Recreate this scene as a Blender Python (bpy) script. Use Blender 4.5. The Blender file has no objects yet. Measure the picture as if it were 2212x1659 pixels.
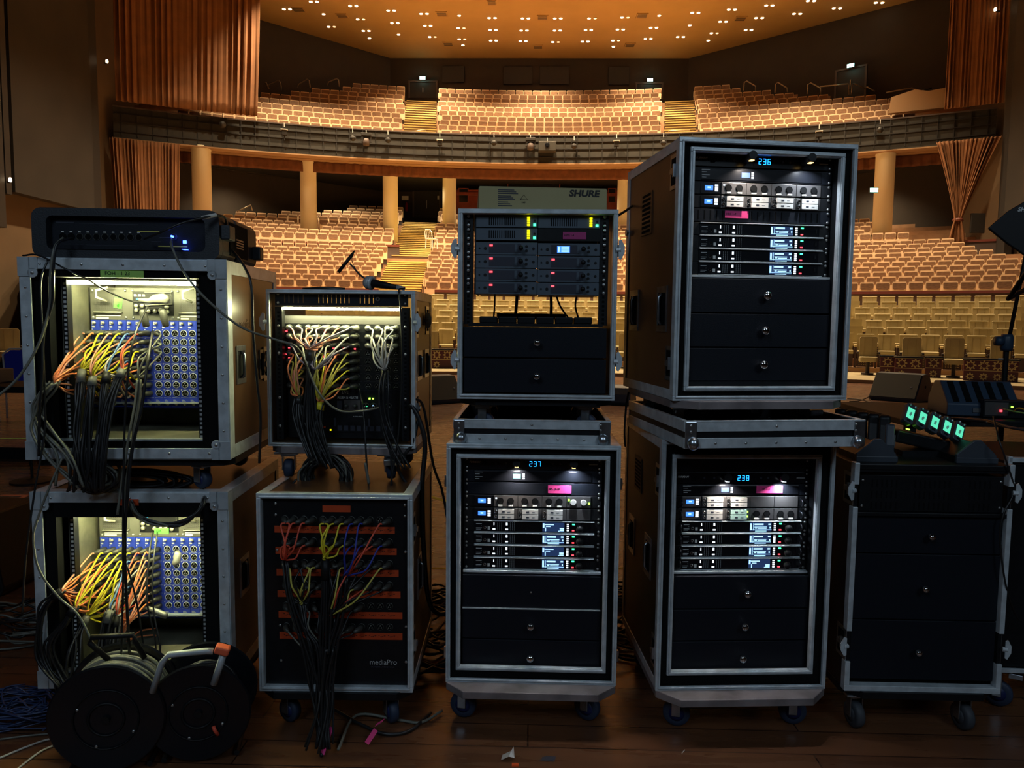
import bpy, math, random
from mathutils import Vector, Matrix
R_ = math.radians
random.seed(7)
scn = bpy.context.scene
C = scn.collection

# ------------------------------------------------------------------ camera, world, exposure
F, CX, CY = 1600.0, 1106.0, 829.5
CAMH = 1.42
CM = Matrix.Rotation(R_(1.575), 3, 'Z') @ Matrix.Rotation(R_(90 - 4.73), 3, 'X') @ Matrix.Rotation(R_(.6), 3, 'Z')
cam_d = bpy.data.cameras.new('camera')
cam_d.sensor_fit = 'HORIZONTAL'; cam_d.sensor_width = 36.0; cam_d.lens = 36.0 * F / 2212.0
cam_d.clip_start = .05; cam_d.clip_end = 200
cam = bpy.data.objects.new('camera', cam_d); C.objects.link(cam)
cam.matrix_world = Matrix.Translation((0, 0, CAMH)) @ CM.to_4x4()
scn.camera = cam
w = bpy.data.worlds.new('world'); scn.world = w; w.use_nodes = True
w.node_tree.nodes['Background'].inputs[0].default_value = (.55, .62, .8, 1)
w.node_tree.nodes['Background'].inputs[1].default_value = .0012
vs = scn.view_settings
vs.view_transform = 'Standard'; vs.look = 'None'; vs.gamma = 1; vs.exposure = 0.0; vs.use_curve_mapping = False
scn.cycles.use_denoising = True
scn.cycles.max_bounces = 6; scn.cycles.diffuse_bounces = 3; scn.cycles.glossy_bounces = 3
scn.cycles.caustics_reflective = False; scn.cycles.caustics_refractive = False
scn.cycles.sample_clamp_indirect = 4

def area(name, loc, target, size, power, col, size_y=None, spread=180):
    l = bpy.data.lights.new(name, 'AREA'); l.energy = power; l.color = col
    l.shape = 'RECTANGLE'; l.size = size; l.size_y = size_y or size; l.spread = R_(spread)
    o = bpy.data.objects.new(name, l); C.objects.link(o); o.location = loc
    o.rotation_euler = (Vector(target) - Vector(loc)).to_track_quat('-Z', 'Y').to_euler()
    return o
# dim cool work lamps hanging over the stage behind the photographer
area('stage_work_light', (-2.2, -3.0, 5.0), (-.2, 2.6, .9), 2.0, 60.0, (.62, .8, 1.0))
area('stage_work_light', (3.2, -2.6, 4.6), (1.0, 2.6, .9), 1.6, 45.0, (.66, .84, 1.0))

def ray(px, py):
    return CM @ Vector(((px - CX) / F, -(py - CY) / F, -1.0))
CO = Vector((0, 0, CAMH))
def atY(px, py, Y): r = ray(px, py); return CO + r * (Y / r.y)
def atZ(px, py, Z): r = ray(px, py); return CO + r * ((Z - CAMH) / r.z)
X0, YC = .55, -1.5           # the hall's rows are arcs about this point
def onR(px, py, R):
    r = ray(px, py); a = r.x ** 2 + r.y ** 2; b = 2 * (-r.x * X0 - r.y * YC); c = X0 ** 2 + YC ** 2 - R * R
    return CO + r * ((-b + math.sqrt(b * b - 4 * a * c)) / 2 / a)
def proj(p):
    q = CM.transposed() @ (Vector(p) - CO)
    return (CX - F * q.x / q.z, CY + F * q.y / q.z) if q.z < 0 else (-9999, -9999)
def arc(R, ph, z=0): return Vector((X0 + R * math.sin(ph), YC + R * math.cos(ph), z))
def phi(p): return math.atan2(p.x - X0, p.y - YC)

# ------------------------------------------------------------------ materials
def mat(name, col, rough=.5, metal=0, spec=.5, var=0, scale=8, col2=None, bump=0, bscale=60, emit=None, es=0, stretch=None, coat=0):
    m = bpy.data.materials.new(name); m.use_nodes = True
    nt = m.node_tree; b = nt.nodes['Principled BSDF']
    b.inputs['Base Color'].default_value = (*col, 1); b.inputs['Roughness'].default_value = rough
    b.inputs['Metallic'].default_value = metal; b.inputs['Specular IOR Level'].default_value = spec
    if coat: b.inputs['Coat Weight'].default_value = coat
    tc = None
    def coords(s):
        nonlocal tc
        tc = tc or nt.nodes.new('ShaderNodeTexCoord')
        mp = nt.nodes.new('ShaderNodeMapping'); nt.links.new(tc.outputs['Object'], mp.inputs[0])
        if stretch: mp.inputs['Scale'].default_value = stretch
        n = nt.nodes.new('ShaderNodeTexNoise'); n.inputs['Scale'].default_value = s; n.inputs['Detail'].default_value = 4
        nt.links.new(mp.outputs[0], n.inputs[0]); return n
    if var or col2:
        n = coords(scale); r = nt.nodes.new('ShaderNodeValToRGB')
        c2 = col2 or tuple(c * (1 - var) for c in col)
        r.color_ramp.elements[0].position = .35; r.color_ramp.elements[1].position = .65
        r.color_ramp.elements[0].color = (*c2, 1); r.color_ramp.elements[1].color = (*col, 1)
        nt.links.new(n.outputs[0], r.inputs[0]); nt.links.new(r.outputs[0], b.inputs['Base Color'])
    if bump:
        n = coords(bscale); bp = nt.nodes.new('ShaderNodeBump'); bp.inputs['Strength'].default_value = bump
        bp.inputs['Distance'].default_value = .01
        nt.links.new(n.outputs[0], bp.inputs['Height']); nt.links.new(bp.outputs[0], b.inputs['Normal'])
    if emit:
        b.inputs['Emission Color'].default_value = (*emit, 1); b.inputs['Emission Strength'].default_value = es
    return m
def glow(name, col, es): return mat(name, (0.02, .02, .02), .5, emit=col, es=es)

M = dict(
    alu=mat('aluminium', (.68, .75, .79), .36, .25, var=.25, scale=25, bump=.05, bscale=90),
    alu_dull=mat('dull_aluminium', (.48, .53, .56), .45, .2, var=.3, scale=14),
    steel=mat('zinc_steel', (.52, .56, .60), .28, .95, var=.3, scale=30),
    chrome=mat('chrome', (.75, .76, .78), .12, 1),
    screw=mat('screw_steel', (.62, .63, .62), .3, .9),
    blk=mat('black_panel', (.007, .008, .010), .45, spec=.3, var=.3, scale=40),
    blk_gloss=mat('black_lacquer', (.006, .007, .010), .25, spec=.4),
    foam=mat('black_foam', (.005, .0055, .006), .9, spec=.1),
    drawer=mat('black_drawer_front', (.0062, .0085, .014), .5, spec=.25, bump=.06, bscale=300),
    rubber=mat('black_rubber', (.008, .008, .009), .5, spec=.3),
    cable=mat('black_cable', (.014, .014, .015), .38),
    cable_g=mat('grey_cable', (.16, .16, .13), .45),
    brown=mat('brown_laminate', (.085, .040, .018), .34, var=.35, scale=5),
    dboard=mat('castor_board', (.30, .26, .26), .45, .2, col2=(.17, .145, .145), scale=9),
    tyre=mat('blue_tyre', (.028, .042, .08), .55),
    hub=mat('blue_hub', (.012, .022, .10), .45),
    tyre_g=mat('grey_tyre', (.05, .055, .065), .6),
    grey=mat('grey_equipment', (.085, .115, .15), .45, var=.1),
    greyd=mat('grey_display_dark', (.045, .05, .07), .35),
    white=mat('white_plastic', (.72, .72, .68), .45),
    ink=mat('black_ink', (.01, .01, .01), .6),
    print=mat('white_print', (.55, .56, .56), .5),
    pink=mat('pink_tape', (.85, .06, .28), .6),
    green=mat('green_tape', (.36, .66, .12), .6),
    greenb=mat('bright_green_tape', (.08, .72, .05), .6),
    orange=mat('orange_tape', (.62, .07, .012), .6, var=.2),
    blue=mat('blue_card', (.020, .045, .40), .4),
    c_or=mat('orange_tail', (.95, .28, .10), .5), c_ye=mat('yellow_tail', (.80, .68, .03), .5),
    c_ol=mat('dull_yellow_tail', (.62, .55, .10), .5), c_pk=mat('salmon_tail', (.85, .36, .22), .5),
    c_bl=mat('blue_tail', (.12, .24, .50), .5), c_wh=mat('white_tail', (.65, .62, .55), .5), c_vi=mat('violet_tail', (.34, .28, .36), .5),
    c_re=mat('red_tail', (.80, .10, .05), .5), c_db=mat('dark_blue_tail', (.03, .05, .40), .5),
    xlr=mat('nickel_plug', (.42, .42, .36), .35, .5), xlrd=mat('dark_plug', (.07, .07, .06), .45, .3),
)

# ------------------------------------------------------------------ mesh builder
class MB:
    def __init__(s): s.v = []; s.f = []; s.m = []; s.mi = 0
    def add(s, vs_, fs):
        n = len(s.v); s.v += [tuple(v) for v in vs_]; s.f += [tuple(i + n for i in f) for f in fs]; s.m += [s.mi] * len(fs)
        return s
    def mat(s, i): s.mi = i; return s
    def box(s, x0, x1, y0, y1, z0, z1):
        return s.add([(x0, y0, z0), (x1, y0, z0), (x1, y1, z0), (x0, y1, z0), (x0, y0, z1), (x1, y0, z1), (x1, y1, z1), (x0, y1, z1)],
                     [(3, 2, 1, 0), (4, 5, 6, 7), (0, 1, 5, 4), (1, 2, 6, 5), (2, 3, 7, 6), (3, 0, 4, 7)])
    def cbox(s, x, y, z, a, b, c): return s.box(x - a / 2, x + a / 2, y - b / 2, y + b / 2, z - c / 2, z + c / 2)
    def obox(s, mtx, x0, x1, y0, y1, z0, z1):
        n = len(s.v); s.box(x0, x1, y0, y1, z0, z1)
        for i in range(n, len(s.v)): s.v[i] = tuple(mtx @ Vector(s.v[i]))
        return s
    def tube(s, pts, r, n=8, cap=True, radii=None):
        pts = [Vector(p) for p in pts]; k = len(pts); vs_ = []; up = None
        for i, p in enumerate(pts):
            t = (pts[min(i + 1, k - 1)] - pts[max(i - 1, 0)])
            t = t.normalized() if t.length > 1e-9 else Vector((0, 0, 1))
            if up is None: up = t.orthogonal().normalized()
            up = (up - t * up.dot(t)); up = up.normalized() if up.length > 1e-6 else t.orthogonal().normalized()
            sd = t.cross(up); rr = radii[i] if radii else r
            for j in range(n):
                a = 2 * math.pi * j / n; vs_.append(p + (up * math.cos(a) + sd * math.sin(a)) * rr)
        fs = [(i * n + j, i * n + (j + 1) % n, (i + 1) * n + (j + 1) % n, (i + 1) * n + j) for i in range(k - 1) for j in range(n)]
        if cap: fs += [tuple(range(n))[::-1], tuple((k - 1) * n + j for j in range(n))]
        return s.add(vs_, fs)
    def cyl(s, p0, p1, r, n=16, r1=None): return s.tube([p0, p1], r, n, True, [r, r if r1 is None else r1])
    def lathe(s, prof, n=20, o=(0, 0, 0), axis='z'):
        vs_ = []; o = Vector(o)
        for r, z in prof:
            for j in range(n):
                a = 2 * math.pi * j / n; x, y = r * math.cos(a), r * math.sin(a)
                vs_.append(o + {'z': Vector((x, y, z)), 'y': Vector((x, -z, y)), 'x': Vector((z, x, y))}[axis])
        k = len(prof)
        fs = [(i * n + j, i * n + (j + 1) % n, (i + 1) * n + (j + 1) % n, (i + 1) * n + j) for i in range(k - 1) for j in range(n)]
        fs += [tuple(range(n))[::-1], tuple((k - 1) * n + j for j in range(n))]
        return s.add(vs_, fs)
    def prism(s, poly, d0, d1, axis='y'):
        n = len(poly)
        def p(u, v, d): return {'y': (u, d, v), 'x': (d, u, v), 'z': (u, v, d)}[axis]
        return s.add([p(u, v, d0) for u, v in poly] + [p(u, v, d1) for u, v in poly],
                     [tuple(range(n)), tuple(range(2 * n - 1, n - 1, -1))] + [(i, n + i, n + (i + 1) % n, (i + 1) % n) for i in range(n)])
    def ring(s, c, R, r, n=24, axis='y', m=6, a0=0, a1=360):
        c = Vector(c); full = abs(a1 - a0) >= 360
        pts = []
        for i in range(n + 1):
            a = R_(a0 + (a1 - a0) * i / n); u, v = R * math.cos(a), R * math.sin(a)
            pts.append(c + {'y': Vector((u, 0, v)), 'x': Vector((0, u, v)), 'z': Vector((u, v, 0))}[axis])
        return s.tube(pts, r, m, not full)
    def build(s, name, mats, parent=None, loc=(0, 0, 0), rot=(0, 0, 0), bevel=0, smooth=False, seg=2):
        me = bpy.data.meshes.new(name); me.from_pydata(s.v, [], s.f)
        mats = mats if isinstance(mats, (list, tuple)) else [mats]
        for m in mats: me.materials.append(M[m] if isinstance(m, str) else m)
        me.polygons.foreach_set('material_index', s.m)
        if smooth: me.polygons.foreach_set('use_smooth', [True] * len(s.f))
        me.update(); o = bpy.data.objects.new(name, me); C.objects.link(o)
        o.location = loc; o.rotation_euler = rot
        if parent: o.parent = parent
        if bevel:
            b = o.modifiers.new('bevel', 'BEVEL'); b.width = bevel; b.segments = seg; b.limit_method = 'ANGLE'
            if smooth is None: pass
        return o
def rbox(w_, h_, r, n=4):
    """rounded rectangle polygon centred at 0"""
    pts = []
    for cx, cy, a0 in ((w_ / 2 - r, h_ / 2 - r, 0), (-w_ / 2 + r, h_ / 2 - r, 90), (-w_ / 2 + r, -h_ / 2 + r, 180), (w_ / 2 - r, -h_ / 2 + r, 270)):
        for i in range(n + 1):
            a = R_(a0 + 90 * i / n); pts.append((cx + r * math.cos(a), cy + r * math.sin(a)))
    return pts
def tag(o, label=None, cat=None, group=None, kind=None):
    if label: o['label'] = label
    if cat: o['category'] = cat
    if group: o['group'] = group
    if kind: o['kind'] = kind
    return o
def empty(name, loc=(0, 0, 0), rz=0, label=None, cat=None, group=None):
    o = bpy.data.objects.new(name, None); C.objects.link(o); o.location = loc; o.rotation_euler = (0, 0, rz)
    o.empty_display_size = .05
    return tag(o, label, cat, group)
KIDS = {}
def copy_tree(o, parent=None):
    c = o.copy(); C.objects.link(c); c.parent = parent
    for ch in list(o.children): copy_tree(ch, c)
    return c
def struct(o): o['kind'] = 'structure'; return o
def catmull(pts, n=8):
    pts = [Vector(p) for p in pts]; q = [pts[0] * 2 - pts[1]] + pts + [pts[-1] * 2 - pts[-2]]; out = []
    for i in range(1, len(q) - 2):
        for j in range(n):
            t = j / n; a, b, c, d = q[i - 1], q[i], q[i + 1], q[i + 2]
            out.append(.5 * ((2 * b) + (c - a) * t + (2 * a - 5 * b + 4 * c - d) * t * t + (3 * b - a - 3 * c + d) * t ** 3))
    out.append(pts[-1]); return out
FONT = None
def text(s, size, parent, loc, mat_, rz=0, shear=0, bold=0, name='lettering', align='LEFT', rx=90, xs=1.0, ry=0):
    cu = bpy.data.curves.new(name, 'FONT'); cu.body = s; cu.size = size; cu.extrude = .0003; cu.shear = shear; cu.offset = bold
    cu.align_x = align; cu.resolution_u = 3
    t_ = bpy.data.objects.new(name, cu); C.objects.link(t_)
    me = bpy.data.meshes.new_from_object(t_.evaluated_get(bpy.context.evaluated_depsgraph_get())); bpy.data.objects.remove(t_)
    me.materials.clear(); me.materials.append(M[mat_] if isinstance(mat_, str) else mat_)
    o = bpy.data.objects.new(name, me); C.objects.link(o); o.location = loc; o.rotation_euler = (R_(rx), R_(ry), R_(rz)); o.scale = (xs, 1, 1)
    if parent: o.parent = parent
    return o

# ------------------------------------------------------------------ the hall
WARM = (1.0, .74, .44)
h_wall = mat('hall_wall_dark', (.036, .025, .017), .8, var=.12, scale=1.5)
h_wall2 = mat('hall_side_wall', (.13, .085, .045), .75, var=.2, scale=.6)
h_ceil = mat('ceiling_plaster', (.42, .25, .085), .9, var=.06, scale=.8)
h_dark = mat('hall_dark_trim', (.018, .016, .015), .6)
h_fascia = mat('fascia_panel', (.032, .029, .023), .7, var=.2, scale=1.2)
h_soffit = mat('soffit_plaster', (.34, .20, .095), .8)
h_carpet = mat('terrace_carpet', (.42, .24, .13), .9, var=.2, scale=3)
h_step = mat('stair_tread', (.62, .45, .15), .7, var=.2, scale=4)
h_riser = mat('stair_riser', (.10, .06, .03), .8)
h_barrier = mat('barrier_panel', (.085, .060, .052), .6, var=.25, scale=2)
h_rail = mat('barrier_rail_wood', (.16, .045, .03), .35)
h_col = mat('column_plaster', (.80, .72, .50), .75)
h_cherry = mat('cherry_wood', (.26, .045, .022), .35, var=.3, scale=2)
h_apron = mat('apron_carpet', (.33, .27, .15), .9, var=.15, scale=1)
drape = mat('orange_velvet', (.23, .095, .034), .85, var=.2, scale=2)
drape_d = mat('brown_valance_cloth', (.20, .075, .03), .85, var=.3, scale=3)

def planks():
    m = bpy.data.materials.new('stage_planks'); m.use_nodes = True; nt = m.node_tree; b = nt.nodes['Principled BSDF']
    tc = nt.nodes.new('ShaderNodeTexCoord'); mp = nt.nodes.new('ShaderNodeMapping'); nt.links.new(tc.outputs['Object'], mp.inputs[0])
    br = nt.nodes.new('ShaderNodeTexBrick'); nt.links.new(mp.outputs[0], br.inputs[0])
    br.inputs['Scale'].default_value = 1; br.inputs['Brick Width'].default_value = 1.9; br.inputs['Row Height'].default_value = .14
    br.inputs['Mortar Size'].default_value = .0025; br.inputs['Color1'].default_value = (.19, .08, .037, 1); br.inputs['Color2'].default_value = (.12, .048, .024, 1)
    br.inputs['Mortar'].default_value = (.03, .012, .008, 1)
    n = nt.nodes.new('ShaderNodeTexNoise'); n.inputs['Scale'].default_value = 2.2; n.inputs['Detail'].default_value = 6
    mp2 = nt.nodes.new('ShaderNodeMapping'); mp2.inputs['Scale'].default_value = (1, 9, 1); nt.links.new(tc.outputs['Object'], mp2.inputs[0]); nt.links.new(mp2.outputs[0], n.inputs[0])
    mx = nt.nodes.new('ShaderNodeMixRGB'); mx.blend_type = 'MULTIPLY'; mx.inputs[0].default_value = .55
    nt.links.new(br.outputs[0], mx.inputs[1]); nt.links.new(n.outputs[0], mx.inputs[2]); nt.links.new(mx.outputs[0], b.inputs['Base Color'])
    r = nt.nodes.new('ShaderNodeMapRange'); r.inputs[3].default_value = .20; r.inputs[4].default_value = .36
    nt.links.new(n.outputs[0], r.inputs[0]); nt.links.new(r.outputs[0], b.inputs['Roughness'])
    return m
M['planks'] = planks()
fl = MB().box(-22, 23, -6, 20.4, -.3, 0)
struct(fl.build('floor', 'planks'))

def arcband(mb, R0, R1, z0, z1, p0, p1, n=60):
    for i in range(n):
        a, b = p0 + (p1 - p0) * i / n, p0 + (p1 - p0) * (i + 1) / n
        vs_ = [arc(R0, a, z0), arc(R0, b, z0), arc(R1, b, z0), arc(R1, a, z0), arc(R0, a, z1), arc(R0, b, z1), arc(R1, b, z1), arc(R1, a, z1)]
        fs = [(3, 2, 1, 0), (4, 5, 6, 7), (0, 1, 5, 4), (2, 3, 7, 6)]
        if i == 0: fs.append((3, 0, 4, 7))
        if i == n - 1: fs.append((1, 2, 6, 5))
        mb.add(vs_, fs)
    return mb
PH = R_(34)
st = arcband(MB(), 21.6, 24.95, -.2, .09, -PH, PH)
struct(st.build('trim_stage_apron', h_apron))
# terraces: near stalls, middle stalls, rear stalls under the balcony
NEAR = [(25.3 + .75 * k, .22 + .211 * k) for k in range(7)]
MIDD = [(32.9 + .767 * k, 2.12 + .252 * k) for k in range(10)]
REAR = [(41.9 + .75 * k, 4.98 + .278 * k) for k in range(10)]
BALC = [(43.0 + .71 * k, 10.86 + .458 * k) for k in range(10)]
tr = MB()
for k, (R, z) in enumerate(NEAR): arcband(tr, R - .36, R + .40, -.2, z, -PH, PH)
arcband(tr, 30.15, 32.2, -.2, 1.55, -PH, PH)
struct(tr.build('floor_near_terraces', h_carpet))
tr = MB()
for k, (R, z) in enumerate(MIDD): arcband(tr, R - .36, R + .41, 1.0, z, -PH, PH)
arcband(tr, 40.2, 41.55, 1.0, 4.62, -PH, PH)
struct(tr.build('floor_middle_terraces', h_carpet))
tr = MB()
for k, (R, z) in enumerate(REAR): arcband(tr, R - .35, R + .40, 3.5, z, -PH, PH)
arcband(tr, 49.05, 51.5, 3.5, 7.5, -PH, PH)
struct(tr.build('floor_rear_terraces', h_carpet))
tr = MB()
for k, (R, z) in enumerate(BALC): arcband(tr, R - .32, R + .39, 10.3, z, -R_(28), R_(28.5))
arcband(tr, 49.78, 52, 10.3, 14.98, -R_(30), R_(30))
struct(tr.build('floor_balcony_terraces', h_carpet))
# barriers between the blocks
for nm, R, z0, z1 in (('trim_lower_barrier', 31.9, 1.4, 2.72), ('trim_upper_barrier', 41.35, 4.5, 5.42)):
    b = arcband(MB(), R, R + .12, z0, z1 - .1, -PH, -R_(12.2 if R < 40 else 10.6)); 
    arcband(b, R, R + .12, z0, z1 - .1, -R_(8.2 if R < 40 else 7.2), PH)
    b.mat(1); arcband(b, R - .05, R + .17, z1 - .1, z1, -PH, -R_(12.2 if R < 40 else 10.6)); arcband(b, R - .05, R + .17, z1 - .1, z1, -R_(8.2 if R < 40 else 7.2), PH)
    struct(b.build(nm, [h_barrier, h_rail]))
# balcony: slab, fascia, soffit lip, valance
fp = R_(29.1)
b = arcband(MB(), 42.5, 52, 9.95, 10.3, -fp, fp)
struct(b.build('ceiling_under_balcony', h_dark))
b = arcband(MB(), 42.25, 42.45, 10.0, 11.46, -fp, fp)
b.mat(1)
for z in (10.28, 10.72, 11.1): arcband(b, 42.19, 42.25, z, z + .035, -fp, fp)
for i in range(64):
    a = -fp + 2 * fp * (i + .5) / 64; arcband(b, 42.2, 42.25, 10.1, 11.4, a, a + .0006, 1)
b.mat(2); arcband(b, 42.2, 42.5, 11.42, 11.48, -fp, fp)
struct(b.build('trim_balcony_fascia', [h_fascia, h_dark, h_barrier]))
b = arcband(MB(), 42.2, 43.7, 9.93, 9.99, -fp, fp); arcband(b, 42.9, 43.3, 9.90, 9.94, -fp, fp)
struct(b.build('trim_balcony_soffit', h_soffit))
def cloth_arc(name, R, p0, p1, z0, z1, m, folds, amp, lab, cat, narrow=None, grp=None, rows=14, n=260, lift=0):
    vs_ = []; fs = []
    for j in range(rows + 1):
        t = j / rows
        for i in range(n + 1):
            u = i / n
            pa, pb = p0, p1
            if narrow:
                k = narrow(t); c = (p0 + p1) / 2 + k[1]; hw = (p1 - p0) / 2 * k[0]; pa, pb = c - hw, c + hw
            a = pa + (pb - pa) * u
            am = amp * (1 + .5 * math.sin(u * 7 + 1)) * (.55 + .45 * math.sin(u * 23 + t * 1.5))
            rr = R + am * math.sin(2 * math.pi * folds * u + .8 * math.sin(u * 17) + .25 * t) + .3 * am * math.sin(2 * math.pi * folds * 2.3 * u + t)
            vs_.append(arc(rr, a, z0 + (z1 - z0) * t + (lift * abs(math.sin(u * math.pi)) if j == 0 else 0)))
    for j in range(rows):
        for i in range(n):
            q = j * (n + 1) + i; fs.append((q, q + 1, q + n + 2, q + n + 1))
    mb = MB(); mb.add(vs_, fs); o = mb.build(name, m, smooth=True)
    so = o.modifiers.new('thickness', 'SOLIDIFY'); so.thickness = .03
    return tag(o, lab, cat, grp)
cloth_arc('valance_curtain', 43.55, -fp, fp, 9.36, 9.97, drape_d, 90, .05, 'long rust brown valance cloth under the balcony edge', 'curtain', rows=4, n=900)
# rear and side walls
def wall(name, pts, z0, z1, m, th=.3):
    mb = MB()
    for (x0, y0), (x1, y1) in zip(pts, pts[1:]):
        d = Vector((x1 - x0, y1 - y0, 0)).normalized(); n = Vector((-d.y, d.x, 0)) * th
        vs_ = [Vector((x0, y0, z0)), Vector((x1, y1, z0)), Vector((x1, y1, z0)) + n, Vector((x0, y0, z0)) + n]
        mb.add(vs_ + [v + Vector((0, 0, z1 - z0)) for v in vs_], [(3, 2, 1, 0), (4, 5, 6, 7), (0, 1, 5, 4), (1, 2, 6, 5), (2, 3, 7, 6), (3, 0, 4, 7)])
    return struct(mb.build(name, m))
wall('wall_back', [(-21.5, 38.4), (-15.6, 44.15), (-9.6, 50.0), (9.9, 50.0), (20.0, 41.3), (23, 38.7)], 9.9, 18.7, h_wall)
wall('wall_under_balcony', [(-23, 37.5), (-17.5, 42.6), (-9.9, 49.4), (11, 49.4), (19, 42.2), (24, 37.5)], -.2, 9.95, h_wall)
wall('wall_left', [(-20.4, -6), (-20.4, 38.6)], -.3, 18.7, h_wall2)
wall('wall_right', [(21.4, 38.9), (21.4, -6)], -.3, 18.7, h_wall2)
wall('wall_stage_back', [(23, -6), (-22, -6)], -.3, 18.7, h_dark)
struct(MB().box(-22, 23, 10, 52, 18.65, 18.9).build('ceiling', h_ceil))
struct(MB().box(-22, 23, -6, 10, 12.0, 12.3).build('ceiling_stage', h_dark))
struct(MB().box(-22, 23, 10, 10.3, 12.0, 18.9).build('trim_proscenium_head', h_dark))

# acoustic panels, black posts and battens on the side walls
h_acou = mat('acoustic_cloth', (.024, .019, .015), .85, var=.35, scale=.5)
def sidepanel(name, lab, x0, x1, ya, yb, z0, z1, m=h_acou):
    return tag(MB().box(x0, x1, ya, yb, z0, z1).build(name, m, bevel=.01), lab, 'wall panel')
sidepanel('acoustic_panel', 'large dark acoustic wall panel left of the orange curtain', -20.05, -19.65, 28.0, 33.1, 6.15, 18)
sidepanel('acoustic_panel', 'large dark acoustic wall panel right of the orange curtains', 20.6, 21.0, 22.0, 33.6, 6.15, 18)
sidepanel('wall_post', 'black square post standing beside the left acoustic panel', -20.05, -19.6, 27.45, 27.75, 6.0, 18, h_dark)
sidepanel('wall_post', 'thin black post at the left edge of the photo', -20.05, -19.4, 26.55, 27.1, 4.7, 18, h_dark)
sidepanel('proscenium_post', 'black vertical post at the left end of the balcony', -20.07, -19.85, 33.3, 34.0, 0, 18, h_dark)
sidepanel('proscenium_post', 'black vertical post at the right end of the balcony', 20.75, 21.08, 33.7, 34.3, 4, 18, h_dark)
h_lamp = glow('small_warm_lamp', (1, .75, .45), 6)
for (px, py, Y, lab) in ((231, 132, 34.2, 'tiny lit lamp on the post left of the tall orange curtain'), (22, 388, 27.2, 'small wall lamp beside the thin black post at left'), (2150, 20, 34.6, 'tiny lit lamp on the right side wall')):
    p = atY(px, py, Y); p.x = max(-19.9, min(20.85, p.x))
    r = empty('wall_lamp', p, 0, lab, 'lamp')
    MB().lathe([(.01, -.09), (.05, -.08), (.06, 0), (.04, .07), (.01, .08)], 12).build('bulb', h_lamp, r, smooth=True)
    MB().box(-.12 if p.x < 0 else 0, .0 if p.x < 0 else .2, -.03, .03, -.12, -.06).build('bracket', h_dark, r)

# curtains on the balcony and below it
cloth_arc('tall_curtain', 41.4, R_(-29.0), R_(-20.15), 11.5, 18.6, drape, 22, .065, 'tall wide orange velvet curtain hanging left, above the balcony fascia', 'curtain', lambda t: (1 - .03 * (1 - t) ** 2, .004 * t))
cloth_arc('tall_curtain', 41.4, R_(26.25), R_(29.4), 11.45, 18.6, drape, 15, .06, 'narrow orange velvet curtain hanging right, above the balcony fascia', 'curtain')
cloth_arc('short_curtain', 41.9, R_(-29.3), R_(-25.2), 5.6, 9.9, drape, 20, .10, 'straight orange curtain hanging below the left end of the balcony', 'curtain', lambda t: (.9 + .1 * t, 0))
def swag(t):
    if t > .22:
        s = (t - .22) / .78; return (.10 + .90 * s ** 1.15, -.006 * (1 - s))
    return (.10 + .16 * ((.22 - t) / .22) ** .8, -.006)
cloth_arc('swag_curtain', 41.0, R_(25.9), R_(29.4), 5.3, 9.9, drape, 16, .12, 'orange curtain gathered by a tie near its foot, right under the balcony', 'curtain', swag, rows=30)
pt = arc(41.0, R_(27.65) - .006, 5.3 + .22 * 4.6)
tag(MB().lathe([(.20, -.07), (.23, 0), (.20, .07)], 14).build('curtain_tie', h_rail, None, pt), 'tie band gathering the orange swag curtain', 'curtain tie')

# columns under the balcony
for px, R, rad in ((436, 42.7, .46), (666, 43.9, .43), (843, 44.2, .41), (971, 45.8, .40), (1349, 45.8, .40), (1910, 42.9, .45), (1553, 44.6, .42), (1720, 44, .42)):
    p = onR(px, 400, R); nm = {436: 'leftmost, beside the short orange curtain', 666: 'second from the left', 843: 'left of the dark exit door', 971: 'at the left end of the cherry wood booth', 1349: 'at the right end of the cherry wood booth', 1910: 'at right beside the orange swag curtain'}.get(px)
    o = MB().lathe([(rad, 0), (rad, 5.85), (rad * 1.04, 5.86), (rad * 1.04, 6.05)], 32).build('column', h_col, None, (p.x, p.y, 4.0), smooth=False)
    for f in o.data.polygons: f.use_smooth = True
    tag(o, ('round cream column under the balcony, ' + nm) if nm else 'round cream column under the balcony, hidden behind the right-hand cases', 'column', 'columns under the balcony')
COLS = [onR(px, 400, R) for px, R in ((436, 42.7), (666, 43.9), (843, 44.2), (971, 45.8), (1349, 45.8), (1910, 42.9), (1553, 44.6), (1720, 44))]

# control booth of cherry wood under the balcony
bo = empty('control_booth', (.55, 46.6, 6.4), 0, 'cherry wood control booth under the balcony behind the cardboard box', 'booth')
q0, q1 = atY(984, 400, 46.6), atY(1338, 400, 46.6)
m = MB(); m.box(q0.x - .55, q1.x - .55, 0, .12, 0, 3.2)
m.build('front_panel', h_cherry, bo)
m = MB(); m.box(q0.x - .55 - .05, q1.x - .55 + .05, -.08, .2, 2.85, 3.05); m.build('cornice', h_cherry, bo, bevel=.02)
for a, c in ((992, 1010), (1098, 1208), (1316, 1330)):
    xa, xb = atY(a, 400, 46.5).x - .55, atY(c, 400, 46.5).x - .55
    z0, z1 = (atY(a, 436, 46.5).z - 6.4, atY(a, 408, 46.5).z - 6.4) if a != 1098 else (atY(a, 420, 46.5).z - 6.4, atY(a, 397, 46.5).z - 6.4)
    f = MB(); f.box(xa - .06, xb + .06, -.04, .0, z0 - .06, z0); f.box(xa - .06, xb + .06, -.04, 0, z1, z1 + .06); f.box(xa - .06, xa, -.04, 0, z0, z1); f.box(xb, xb + .06, -.04, 0, z0, z1)
    w1 = f.build('booth_window', h_cherry, bo); MB().box(xa, xb, -.02, 0, z0, z1).build('pane', M['blk_gloss'], w1)

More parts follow.
